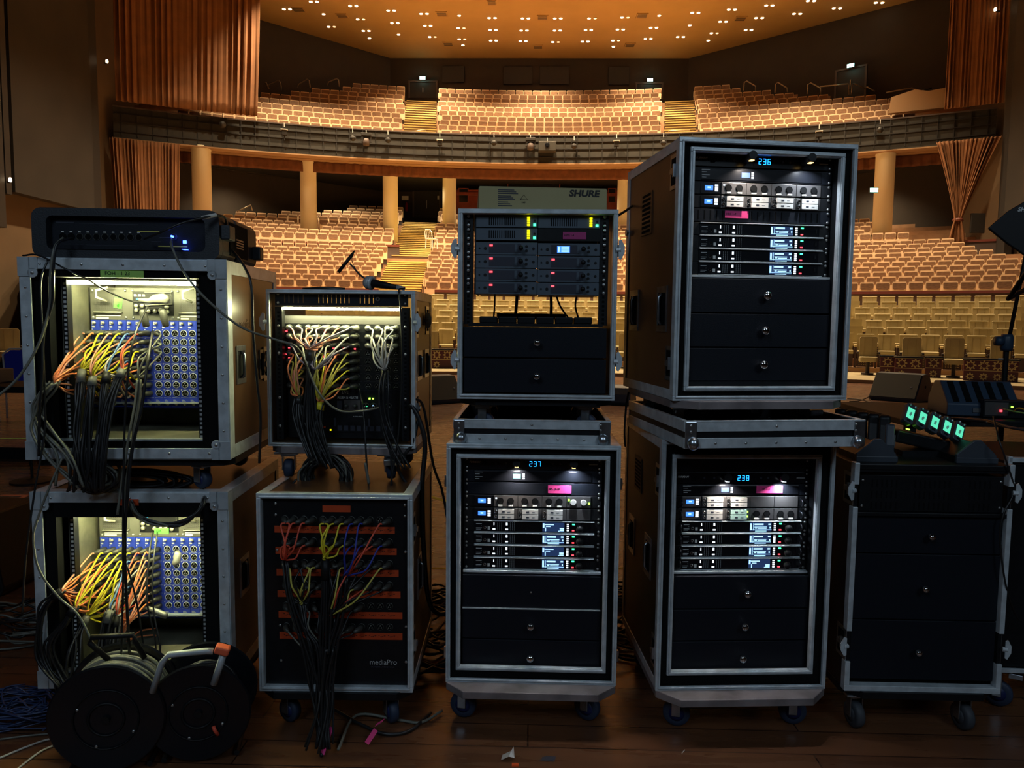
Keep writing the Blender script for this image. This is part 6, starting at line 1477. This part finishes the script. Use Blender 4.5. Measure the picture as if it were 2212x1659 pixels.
for i, (lab, pts) in enumerate((
    ('thick black cable curving down right of the patch panel case', [(886, 872, .0), (905, 905, .0), (918, 960, .0), (912, 1050, .02), (915, 1180, .02), (925, 1290, .05), (945, 1325, .1), (975, 1322, .2)]),
    ('black cable dropping along the right edge of the mix rack case', [(905, 900, .02), (890, 960, .0), (860, 1010, .0), (900, 1080, .02), (912, 1160, .05)]),
    ('black cable on the right of the mix rack case reaching the middle stack', [(890, 860, .0), (915, 880, .05), (935, 1000, .15), (955, 1060, .2), (968, 1130, .25)]),
    ('thin black cable over the right side of the patch panel', [(838, 940, -.03), (846, 1020, -.05), (846, 1180, -.06), (846, 1350, -.06), (860, 1500, -.08)]),
    ('black cable with pale label hanging before the mix rack', [(776, 838, .04), (786, 900, -.02), (792, 1000, -.05), (800, 1080, -.05), (815, 1180, -.06), (825, 1330, -.06), (850, 1480, -.08)]),
    ('black cable hanging down the left of the patch panel', [(640, 1035, -.05), (615, 1070, -.06), (588, 1130, -.06), (585, 1250, -.07), (592, 1330, -.07), (575, 1470, -.08)]))):
    wire(W_(AH, pts), (.009, .006, .005, .0035, .0035, .0042)[i], 'cable', lab)
wire(W_(AH, [(789, 1000, -.052), (797, 1045, -.052)]), .0055, 'cable_g', 'pale label sleeve on the cable before the mix rack', 'cable_sleeve', 'cable sleeve')

# ---------------------------------------------------------------- cable reels standing in front of the lower left case
def reel(px, py, rpx, Y, yaw, lab, cable_m, fill, width=.15, hnd=(0, 0)):
    ctr = atY(px, py, Y); Rr = ctr.z - .004 if rpx is None else rpx
    r = empty('cable_reel', ctr, R_(yaw), lab, 'cable reel', None)
    # axis along local y; front flange near the camera
    MB().lathe([(.04, 0), (Rr * .97, 0), (Rr, .004), (Rr * .97, .009), (.04, .009)], 48, (0, 0, 0), 'y').build('flange', 'blk_gloss', r, smooth=False)
    MB().lathe([(.04, 0), (Rr * .97, 0), (Rr, .004), (Rr * .97, .009), (.04, .009)], 48, (0, width, 0), 'y').build('flange', 'blk_gloss', r)
    MB().lathe([(Rr * .32, -.012), (Rr * .32, -width + .0)], 28, (0, 0, 0), 'y').build('drum', 'rubber', r)
    h_ = MB(); h_.ring((0, -.012, 0), Rr * .55, .0025, 32, 'y', 5); h_.ring((0, -.011, 0), Rr * .30, .004, 28, 'y', 5); h_.build('hub_ring', 'rubber', r, smooth=True)
    screws(r, [(Rr * .52 * math.cos(R_(a)), -.010, Rr * .52 * math.sin(R_(a))) for a in (155, 250, 330)], .005)
    n_w = int((width - .02) / .0105)
    for i in range(n_w):
        y = .012 + .0105 * (i + .5); k = fill + random.uniform(-.02, .02)
        P = [Vector((Rr * k * math.cos(2 * math.pi * q / 36), y + .012 * math.sin(2 * math.pi * q / 36 + i * 1.7), Rr * k * math.sin(2 * math.pi * q / 36))) for q in range(37)]
        MB().tube(P, .0052, 6, False).build('cable_turn', cable_m, r, smooth=True)
    MB().lathe([(Rr * (fill - .03), -.01), (Rr * (fill - .03), -width + .001)], 36, (0, 0, 0), 'y').build('wound_cable', cable_m, r)
    return r, Rr
r1, R1 = reel(232, 1560, .172, 2.17, 12, 'big cable reel wound with grey cable, in front of the lower left case', 'cable_g', .86, .17)
f = MB(); f.tube([(-.02, .09, R1 * .85), (-.075, .09, R1 + .035), (-.07, .09, R1 + .052), (.055, .09, R1 + .052), (.06, .09, R1 + .03), (.08, .11, R1 * .8)], .009, 8); f.build('carry_handle', 'rubber', r1, smooth=True)
f = MB()
for sx in (-1, 1):
    f.tube([(sx * .03, .185, 0), (sx * .12, .19, -R1 * .93 + .0)], .009, 8); f.tube([(sx * .115, .01, -R1 * .97), (sx * .115, .20, -R1 * .97)], .009, 8)
f.tube([(0, -.018, 0), (0, .185, 0)], .012, 10); f.build('stand', 'rubber', r1)
r2, R2 = reel(430, 1560, .160, 2.24, 14, 'black cable reel with an orange grip on its handle, right of the big reel', 'cable', .62, .17)
f = MB(); f.tube([(-.13, -.02, R2 * .55), (-.10, -.02, R2 + .02), (-.08, -.02, R2 + .045), (.03, -.02, R2 + .047), (.05, -.02, R2 + .045)], .010, 8); f.tube([(.05, -.02, R2 * .6), (.085, -.02, R2 + .045)], .011, 8); f.build('carry_handle', 'alu_dull', r2, smooth=True)
MB().box(.055, .10, -.04, .0, R2 + .035, R2 + .06).build('orange_grip', mat('orange_plastic', (.80, .14, .06), .45), r2, rot=(0, R_(20), 0), loc=(-.065, 0, .04), bevel=.006)
MB().tube([(.045, -.014, -.045), (.05, -.02, -.055), (.058, -.014, -.075)], .006, 8).build('crank_grip', M['c_re'], r2, smooth=True)
f = MB()
for sx in (-1, 1): f.tube([(sx * .03, .185, 0), (sx * .11, .19, -R2 * .93)], .009, 8); f.tube([(sx * .11, .01, -R2 * .97), (sx * .11, .20, -R2 * .97)], .009, 8)
f.tube([(0, -.018, 0), (0, .185, 0)], .012, 10); f.build('stand', 'rubber', r2)
for r_, R_r in ((r1, R1), (r2, R2)): r_.location.z = R_r + .012
# cable heaps on the stage floor
M['cable_b'] = mat('blue_cable', (.03, .05, .13), .35)
def heap(px, py, rx, ry, n, m, lab, thick=.004, hz=.05):
    ctr = atZ(px, py, 0); r = empty('cable_heap', ctr, 0, lab, 'cable heap')
    for i in range(n):
        k = random.uniform(.4, 1.1); ph = random.uniform(0, 6.28); ox, oy = random.uniform(-.3, .3) * rx, random.uniform(-.3, .3) * ry; z0 = random.uniform(.006, hz); P = []
        for q in range(11):
            a = 2 * math.pi * q / 12 + ph; P.append(Vector((ox + rx * k * math.cos(a) * random.uniform(.8, 1.2), oy + ry * k * math.sin(a) * random.uniform(.8, 1.2), max(.005, z0 + random.uniform(-.02, .02)))))
        MB().tube(catmull(P, 3), thick, 5).build('cable_loop', m[i % len(m)], r, smooth=True)
    return r
heap(40, 1545, .22, .12, 34, ('cable_b',), 'heap of thin dark blue cable on the floor at bottom left', .003, .06)
heap(40, 1190, .30, .35, 16, ('cable_b', 'cable'), 'loose loops of blue black cable on the floor at left, behind the cases', .006, .05)
heap(60, 1370, .22, .16, 16, ('cable', 'cable_g'), 'heap of black cables beside the lower left case', .005, .12)
heap(1350, 1345, .20, .35, 22, ('cable', 'cable', 'cable_g', 'cable_b'), 'heap of cables on the floor between the middle and right stacks', .006, .06)
heap(950, 1360, .22, .4, 22, ('cable', 'cable_b', 'cable_g'), 'heap of cables on the floor between the patch panel and middle stack', .006, .07)
def floorline(pts, r, m, lab, name='floor_cable', cat='cable'): return wire([atZ(x, y, 0) + Vector((0, 0, r + .001)) for x, y in pts], r, m, lab, name, cat)
floorline([(0, 1640), (60, 1615), (105, 1600), (165, 1590)], .0035, 'c_wh', 'pale cable on the floor running under the big reel')
floorline([(30, 1670), (90, 1625), (140, 1605)], .0035, 'c_wh', 'second pale cable on the floor below the big reel')
floorline([(0, 1600), (60, 1592), (140, 1585)], .0035, 'cable_g', 'grey cable on the floor left of the big reel')
wire([MP.w(.25, -.16, -MP.z0 + .01), atZ(700, 1530, .02), atZ(770, 1560, .02), atZ(830, 1585, .01), atZ(885, 1578, .01), atZ(930, 1540, .01)], .006, 'cable', 'black cable curving over the floor below the patch panel case')
wire([MP.w(.30, -.14, -MP.z0 + .02), atZ(770, 1545, .02), atZ(860, 1555, .01), atZ(910, 1560, .01), atZ(955, 1535, .01)], .005, 'cable_g', 'grey cable curving over the floor toward the middle stack')
def flag(px0, py0, px1, py1, z0, z1, w_, lab, txt):
    a, b_ = atZ(px0, py0, z0), atZ(px1, py1, z1); mid = (a + b_) / 2; d = (b_ - a); L = d.length
    r = empty('tape_flag', mid, 0, lab, 'tape flag'); f_ = MB(); f_.box(-w_ / 2, w_ / 2, -.0005, .0005, -L / 2, L / 2)
    o = f_.build('tape', 'pink', r); q = (-d).to_track_quat('Z', 'Y'); o.rotation_mode = 'QUATERNION'; o.rotation_quaternion = q
    k = MB()
    for i in range(5): k.box(-w_ * .25, w_ * .2, -.0012, -.0005, -L * .35 + L * .13 * i, -L * .31 + L * .13 * i)
    k.build('handwriting', 'ink', o)
flag(716, 1570, 696, 1630, .08, .012, .016, 'narrow pink tape flag hanging above the floor below the patch panel', '')
flag(812, 1576, 792, 1606, .05, .015, .024, 'wide pink tape flag with marks, right of the narrow one', '')
flag(828, 1556, 812, 1566, .07, .05, .02, 'small pink tape flag behind the wide one', '')
# litter on the floor in front
p = atZ(1097, 1641, 0); r = empty('paper_scrap', p, 0, 'crumpled white paper scrap on the floor at bottom centre', 'litter')
MB().add([(-.022, -.01, .004), (.004, -.012, .018), (.022, .0, .006), (.010, .014, .022), (-.018, .014, .008), (.018, .026, .03)], [(0, 1, 4), (1, 3, 4), (1, 2, 3), (3, 2, 5), (0, 4, 1), (4, 3, 1), (3, 5, 2)]).build('paper', 'white', r)
p = atZ(1113, 1653, 0); tag(MB().box(-.011, .011, -.008, .008, 0, .003).build('orange_scrap', mat('orange_scrap', (.9, .12, .02), .5), None, p), 'small orange square scrap beside the crumpled paper', 'litter')
p = atZ(1184, 1640, 0); tag(MB().add([(-.03, -.012, .002), (.02, -.016, .002), (.026, .012, .003), (-.008, .014, .003)], [(0, 1, 2, 3)]).box(-.02, .015, -.01, .008, .001, .003).build('film_scrap', 'greyd', None, p), 'faint film scrap on the floor right of the paper', 'litter')
tag(MB().tube([atZ(1473, 1627, .004) - atZ(1475, 1622, 0), atZ(1479, 1620, .006) - atZ(1475, 1622, 0)], .0015, 5).build('cable_tie', 'c_wh', None, atZ(1475, 1622, 0)), 'tiny pale cable tie on the floor at right', 'litter')

# ---------------------------------------------------------------- tape marks on the stage
M['t_lime'] = mat('lime_floor_tape', (.75, .85, .05), .6); M['t_or'] = mat('salmon_floor_tape', (.95, .35, .18), .6); M['t_gr'] = mat('green_floor_tape', (.35, .75, .2), .6)
def ftape(a, b_, w_, m, lab):
    A, B = atZ(*a, 0), atZ(*b_, 0); d = (B - A).normalized(); n = Vector((-d.y, d.x, 0)) * w_ / 2
    tag(MB().add([A - n - A, B - n - A, B + n - A, A + n - A] + [v + Vector((0, 0, .0015)) for v in (A - n - A, B - n - A, B + n - A, A + n - A)], [(3, 2, 1, 0), (4, 5, 6, 7), (0, 1, 5, 4), (1, 2, 6, 5), (2, 3, 7, 6), (3, 0, 4, 7)]).build('floor_tape', m, None, A), lab, 'floor tape')
ftape((930, 1073), (972, 1085), .04, 't_lime', 'short slanted lime tape on the stage left of the middle stack')
ftape((928, 1228), (1440, 1228), .03, 't_lime', 'lime tape line on the stage behind the cases, farther one'); ftape((925, 1311), (1440, 1311), .03, 't_lime', 'lime tape line on the stage behind the cases, nearer one')
ftape((0, 1070), (60, 1070), .035, 't_or', 'salmon tape line on the stage at the left photo edge'); ftape((5, 1089), (58, 1071), .04, 't_or', 'slanted salmon tape mark at the left photo edge'); ftape((0, 947), (60, 947), .06, 't_gr', 'green tape line far back on the stage at left')

# ---------------------------------------------------------------- far right: things on and behind the drawer case
zf = FR.z0 + FR.H + .016
def on(c, px, py, z): 
    p = atZ(px, py, z); return p
# wedge end pieces = two tilted charging docks
def dock(lab, xa, ya, w_, yaw, units, nm='charging_dock'):
    """base with triangular cheeks; local x along its length"""
    r = empty(nm, Vector((xa, ya, zf)), R_(yaw), lab, 'charger'); L = w_
    tri = [(-.085, 0), (.085, 0), (.085, .020), (.03, .075), (-.015, .082), (-.085, .022)]
    for x in (0, L - .012): MB().prism(tri, x, x + .012, 'x').build('side_cheek', 'grey_dk', r, bevel=.002)
    MB().prism([(-.08, .004), (.08, .004), (.08, .016), (.025, .055), (-.02, .06), (-.08, .018)], .012, L - .012, 'x').build('base', 'blk', r)
    return r, L
M['grey_dk'] = mat('dark_grey_plastic', (.045, .055, .07), .45); M['grey_bl'] = mat('blue_grey_plastic', (.035, .06, .10), .4)
for i in range(5):
    q = FR.w(FR.loc(1815 + 24 * i, 905, .40 - .05 * i)[0], .40 - .05 * i, 0); o = empty('handheld_charger_bay', Vector((q.x, q.y, zf)), R_(-24), 'black charger slot standing upright behind the lid, %s of five' % ORD[i], 'charger slot', 'black charger slots')
    MB().prism([(-.05, 0), (.05, 0), (.055, .05), (.02, .12), (-.012, .135), (-.03, .11), (-.05, .05)], -.018, .018, 'x').build('bay_body', 'rubber', o, bevel=.006)
    MB().lathe([(.012, -.02), (.017, -.012), (.017, .012), (.012, .02)], 14, (0, .0, .128), 'x').build('bay_top', 'blk', o, smooth=True)
q = FR.w(FR.loc(1912, 935, .16)[0], .16, 0); o = empty('transmitter_pouch', Vector((q.x, q.y, zf)), R_(-24), 'dark unit with a keyhole outline at the end of the black slots', 'charger end')
MB().prism([(-.055, 0), (.055, 0), (.06, .05), (.025, .115), (-.02, .12), (-.055, .05)], 0, .03, 'x').build('end_cap', 'grey_dk', o, bevel=.006)
k = MB(); k.ring((.032, .0, .05), .013, .0014, 18, 'x', 5, 110, 430); k.tube([(.032, -.004, .062), (.032, .004, .078), (.032, .010, .076), (.032, .006, .060)], .0014, 5); k.build('keyhole_mark', 'white', o)
tri_m = 'grey_dk'
for px, lab in ((1890, 'dark wedge-shaped charger end standing at the left front of the drawer case'), (2105, 'dark wedge-shaped charger end standing at the right of the lit transmitters')):
    x, _ = FR.loc(px, 985, .06); o = FR.at(x, .04, FR.H + .016, 'charger_base', lab, 'charger')
    MB().prism([(-.072, 0), (.065, 0), (.065, .020), (.062, .030), (.01, .080), (-.012, .080), (-.072, .030)], 0, .012).build('wedge_cheek', tri_m, o, bevel=.002); MB().prism([(-.066, 0), (.06, 0), (.06, .018), (.005, .068), (-.01, .070), (-.066, .022)], .012, .16).build('base_body', 'blk', o)
    MB().box(-.074, .068, -.004, .0, .0, .020).build('front_foot', tri_m, o, bevel=.002)
# five lit transmitters in their dock
q0 = FR.l3(2010, 980, .16); o = FR.at(q0[0], .16, FR.H + .016, 'transmitter_dock', 'black dock carrying five lit green-screened transmitters', 'charger')
MB().box(-.13, .12, 0, .12, 0, .045).build('dock_body', 'blk', o, rot=(0, R_(12), 0), loc=(0, 0, .025), bevel=.006)
MB().box(-.10, .10, .0, .1, 0, .02).build('dock_foot', 'blk', o); part_led(o, g_lime, .10, .012, .005, .003, 'led', -.004); part_led(o, g_lime, -.09, .10, .004, .004, 'led', -.02)
for i in range(5):
    t = empty('bodypack_transmitter', FR.wp(1967 + 26.5 * i, 893 + 9.6 * i, .15), 0, 'bodypack transmitter with lit green screen, %s from the left' % ORD[i], 'transmitter', 'lit bodypack transmitters')
    t.rotation_euler = (R_(-30), R_(30), -FR.a)
    MB().prism(rbox(.040, .082, .010), 0, .022, 'y').build('body', 'grey_dk', t, bevel=.003)
    MB().box(-.0135, .0135, -.001, 0, -.022, .022).build('screen', g_mint, t); k = MB(); k.box(-.004, .003, -.0016, -.001, -.010, .002).box(-.001, .005, -.0016, -.001, -.004, .006); k.build('screen_figure', glow('mint_figure', (.10, .35, .28), .5) if i == 0 else bpy.data.materials['mint_figure'], t)
    for sx in (-1, 1): MB().lathe([(.005, 0), (.0055, .006), (.003, .008)], 12, (sx * .010, 0, .033), 'y').build('antenna_socket', 'steel', t, smooth=True)
    MB().box(-.006, .006, -.003, 0, -.034, -.029).build('button', 'rubber', t)
# floor monitors on the stage
M['wg'] = mat('monitor_grille', (.018, .020, .019), .6)
def wedge(px, py, s_, yaw, lab, label_logo=True, Z0=0.0):
    p = atZ(px, py, Z0); r = empty('floor_monitor', p, R_(yaw), lab, 'floor monitor'); L = .62 * s_
    pr = [(-.30 * s_, 0), (.22 * s_, 0), (.27 * s_, .05 * s_), (.27 * s_, .20 * s_), (.18 * s_, .33 * s_), (.05 * s_, .385 * s_), (-.10 * s_, .37 * s_), (-.32 * s_, .05 * s_)]
    MB().prism(pr, -L / 2, L / 2, 'x').build('cabinet', 'grey_dk', r, bevel=.012)
    MB().add([(-L / 2 + .02, -.327 * s_, .06 * s_), (L / 2 - .02, -.327 * s_, .06 * s_), (L / 2 - .02, -.115 * s_, .375 * s_), (-L / 2 + .02, -.115 * s_, .375 * s_)] + [(-L / 2 + .02, -.31 * s_, .05 * s_), (L / 2 - .02, -.31 * s_, .05 * s_), (L / 2 - .02, -.10 * s_, .365 * s_), (-L / 2 + .02, -.10 * s_, .365 * s_)], [(0, 1, 2, 3), (7, 6, 5, 4), (0, 4, 5, 1), (1, 5, 6, 2), (2, 6, 7, 3), (3, 7, 4, 0)]).build('grille', M['wg'], r)
    for sx in (-1, 1): MB().lathe([(.03, 0), (.03, .004)], 18, (sx * (L / 2 - (0 if sx > 0 else .0)), .02, .2 * s_), 'x').build('side_cup', 'foam', r)
    if label_logo: MB().box(L * .32, L * .36, -.235 * s_, -.225 * s_, .17 * s_, .21 * s_).build('badge', 'white', r)
    return r
wedge(1945, 864, 1.38, -46, 'black floor monitor wedge on the stage in front of the lattice tables')
wedge(935, 868, 1.25, 40, 'black floor monitor seen between the mix rack and middle cases'); wedge(1334, 872, .9, 160, 'black floor monitor mostly hidden behind the middle stack')
# dark blue charger on a small mixer box
pb = atY(2160, 903, 3.6); r = empty('interface_box', Vector((pb.x, 3.6, pb.z)), R_(-6), 'low box with grey front, red light and green cables, right', 'interface box')
bw = (atY(2200, 900, 3.6).x - atY(2124, 900, 3.6).x); MB().box(-bw * .45, bw * .8, 0, .3, 0, .085).build('box_body', 'blk', r, bevel=.003); MB().box(-bw * .42, bw * .2, -.003, 0, .012, .075).build('front_plate', M['grey_steel'], r); part_led(r, g_red, 0, .035, .010, .010, 'led', -.008)
part_led(r, g_lime, bw * .3, .055, .008, .006, 'led', -.006)
tabz = pb.z - .002
q = atZ(2100, 905, pb.z + .0); t = empty('equipment_table', Vector((pb.x + .05, 3.55, 0)), 0, 'black covered equipment table behind the drawer case at right', 'table')
MB().box(-.55, .9, -.05, .75, tabz - .03, tabz).build('table_top', 'rubber', t, bevel=.004); 
for sx in (-.5, .85):
    for sy in (0, .7): MB().box(sx - .02, sx + .02, sy - .02, sy + .02, 0, tabz - .03).build('leg', 'rubber', t)
pd = atY(2100, 868, 3.75); o = empty('slot_charger', Vector((pd.x, 3.78, tabz + .088 - .0)), R_(-10), 'dark blue slanted charger with five empty slots, at right', 'charger')
cw = .32; pr = [(-.14, 0), (.14, 0), (.14, .055), (.02, .135), (-.05, .135), (-.14, .05)]
o.location.z = tabz + .003
MB().prism([(x, z + .0) for x, z in ((-.14, 0), (.14, 0), (.14, .07), (.06, .16), (-.02, .165), (-.14, .06))], -cw * .45, cw * .55, 'x').build('charger_body', 'grey_bl', o, bevel=.006)
for i in range(5): 
    x = -cw * .36 + .056 * i; s_ = MB(); s_.add([(x, -.130, .069), (x + .026, -.130, .069), (x + .026, -.028, .160), (x, -.028, .160), (x, -.12, .055), (x + .026, -.12, .055), (x + .026, -.02, .148), (x, -.02, .148)], [(0, 1, 2, 3), (7, 6, 5, 4), (0, 4, 5, 1), (1, 5, 6, 2), (2, 6, 7, 3), (3, 7, 4, 0)]); s_.build('charging_slot', 'foam', o, loc=(0, -.003, .002))
MB().box(-cw * .1, cw * .02, -.146, -.14, .02, .04).build('hinge', 'steel', o)
random.seed(3)
for i in range(9):
    y0 = 912 + 6 * i; zc = tabz + .01
    a_ = [atY(2100 - 6 * i, y0 - 6 + i, 3.5), atY(2140, y0 + random.uniform(-6, 8), 3.35), atY(2180, y0 + 14 + random.uniform(-6, 8), 3.2), atY(2225, y0 + 22 + random.uniform(-10, 8), 3.1)]
    for v in a_: v.z = max(v.z, zc)
    wire(a_, .006 if i % 3 else .004, ('cable', 'grey_dk', 'cable', 'cable_g')[i % 4], 'black cable trailing over the equipment table, %s of nine' % ORD[i], 'table_cable', 'cable', 'cables on the equipment table')
wire([atY(2168, 883, 3.6), atY(2185, 888, 3.5), atY(2215, 893, 3.4)], .004, M['t_gr'], 'green network cable leaving the interface box', 'network_cable')
wire([atY(2190, 890, 3.58), atY(2200, 882, 3.5), atY(2216, 886, 3.4)], .004, M['c_ye'], 'yellow cable beside the green network cable', 'network_cable')
wire(W_(FR, [(2146, 900, .1), (2158, 950, .0), (2175, 1000, -.01), (2190, 1060, .0), (2168, 1110, -.01), (2160, 1160, -.01), (2172, 1260, -.01), (2195, 1330, .05), (2215, 1345, .1)]), .003, 'cable', 'thin cable hanging down the right edge of the drawer case')
# antenna on a stand
As = atY(2172, 780, 4.6); r = empty('microphone_stand', Vector((As.x, As.y, 0)), 0, 'black microphone stand at the right carrying the antenna', 'stand')
zt_ = atY(2172, 740, 4.6).z; MB().cyl((0, 0, .02), (0, 0, zt_), .016, 14).build('lower_tube', 'rubber', r, smooth=False)
e1 = atY(2206, 600, 4.6) - r.location; e0 = atY(2178, 740, 4.6) - r.location
MB().tube([e0, e1, e1 + (e1 - e0) * .5], .011, 12).build('boom_arm', 'rubber', r, smooth=True)
MB().lathe([(.03, -.05), (.036, -.03), (.036, .03), (.03, .05)], 16, (0, 0, zt_), 'z').build('clutch', 'grey_bl', r, smooth=True); MB().lathe([(.028, -.02), (.030, .0), (.028, .02)], 16, (-.055, -.01, zt_ + .01), 'x').build('boom_clamp', 'grey_bl', r, smooth=True)
MB().tube([(-.045, 0, zt_ - .10), (0, 0, zt_ - .10)], .004).build('clip', 'white', r)
for a in (20, 140, 260): MB().cyl((0, 0, .12), (.33 * math.cos(R_(a)), .33 * math.sin(R_(a)), .012), .01, 8).build('leg', 'rubber', r)
an = empty('paddle_antenna', atY(2195, 480, 3.0), R_(-12), 'black paddle antenna with white lettering, cut off by the right photo edge', 'antenna')
oA = an.location; q = lambda px, py: ((atY(px, py, 3.0) - oA).x, (atY(px, py, 3.0) - oA).z)
MB().prism([q(2139, 492), q(2178, 456), q(2240, 418), q(2330, 418), q(2330, 560), q(2215, 556), q(2177, 527)], -.008, .008, 'y').build('paddle', 'rubber', an, bevel=.004)
text('SHURE', .022, an, (q(2196, 455)[0], -.0095, q(2196, 455)[1] - .004), 'print', bold=.0008, shear=.2)
MB().tube([(q(2235, 556)[0], 0, q(2235, 556)[1]), (q(2240, 640)[0], .3, q(2240, 640)[1]), ((e1 + (e1 - e0) * .5 + r.location - oA).x, (e1 + r.location - oA).y, (e1 + (e1 - e0) * .5 + r.location - oA).z)], .010, 10).build('mount', 'rubber', an)
# cables on the stage floor near the monitors
floorline([(1830, 862), (1860, 864), (1885, 872), (1878, 862)], .008, 'cable', 'black cable on the stage left of the floor monitor at right')
floorline([(1835, 868), (1858, 866), (1882, 855)], .008, 'cable', 'second black cable on the stage left of the floor monitor at right')
floorline([(1330, 857), (1350, 855), (1372, 857)], .008, 'cable', 'black cable crossing the stage between the two upper cases')
floorline([(955, 845), (975, 850), (984, 848), (970, 866), (962, 862)], .008, 'cable', 'black cable on the stage beside the monitor left of the middle case')
wire([RT.wp(1366, 445, .5), RT.wp(1352, 455, .4), CT.wp(1334, 466, .1)], .0045, 'cable', 'black cable bridging the two upper right stacks')
wire([RT.w(-.01, .46, -.02), RT.w(-.03, .42, -.07), RT.w(-.04, .40, -.16), RT.w(-.03, .42, -.22)], .004, 'cable', 'black cable hanging behind the left side of the upturned lid')

# ---------------------------------------------------------------- left background on the stage
p = atZ(45, 905, 0); r = empty('banquet_chair', Vector((p.x, p.y, 0)), R_(200), 'white framed chair with royal blue back, behind the upper left case', 'chair')
s_ = (atY(5, 765, p.y).z) / .95; bm_ = mat('royal_blue_fabric', (.02, .04, .55), .8)
MB().prism([(-.20, .46), (.20, .46), (.22, .90), (.14, .96), (-.14, .96), (-.22, .90)], -.02, .03).build('backrest', bm_, r, loc=(0, -.2, 0), bevel=.01); MB().box(-.21, .21, -.2, .22, .43, .48).build('seat', bm_, r, bevel=.015)
f = MB(); f.tube([(-.22, -.2, 0), (-.22, -.2, .5), (-.235, -.18, .90), (-.15, -.18, .98), (.15, -.18, .98), (.235, -.18, .90), (.22, -.2, .5), (.22, -.2, 0)], .014, 8); f.build('back_frame', 'white', r, smooth=True)
for sx in (-.2, .2): MB().tube([(sx, .2, 0), (sx, .2, .44)], .013, 8).build('leg', 'white', r)
p = atZ(70, 1040, 0); r = empty('round_base_stand', p, 0, 'black stand with round base on the stage behind the left cases', 'stand'); MB().lathe([(.17, 0), (.17, .012), (.06, .022), (.02, .03)], 28).build('round_base', 'rubber', r, smooth=False); MB().cyl((0, 0, .02), (0, 0, .9), .012).build('pole', 'rubber', r)
p = atZ(25, 1010, 0); r = empty('monitor_desk', Vector((p.x - .7, p.y + .1, 0)), 0, 'black monitor desk with gear at the left photo edge', 'desk')
MB().box(-.8, .85, 0, .7, .70, .76).build('desk_top', 'rubber', r); 
for sx in (-.75, .8):
    for sy in (.05, .65): MB().box(sx - .02, sx + .02, sy - .02, sy + .02, 0, .70).build('leg', 'rubber', r)
MB().box(-.8, .8, .30, .32, .0, .12).build('foot_rail', 'rubber', r)
tag(MB().box(-.5, .3, .05, .55, 0, .14).build('mixing_console', 'grey_dk', None, r.location + Vector((0, 0, .762)), bevel=.01), 'dark mixing console on the monitor desk at left', 'mixing console')
p = atZ(0, 1290, 0); tag(MB().prism([(-.35, 0), (.0, 0), (.02, .04), (-.05, .42), (-.35, .42)], 0, .4).build('floor_monitor', 'blk', None, p, (0, 0, 0), bevel=.01), 'black sloping cabinet at the left photo edge', 'floor monitor')
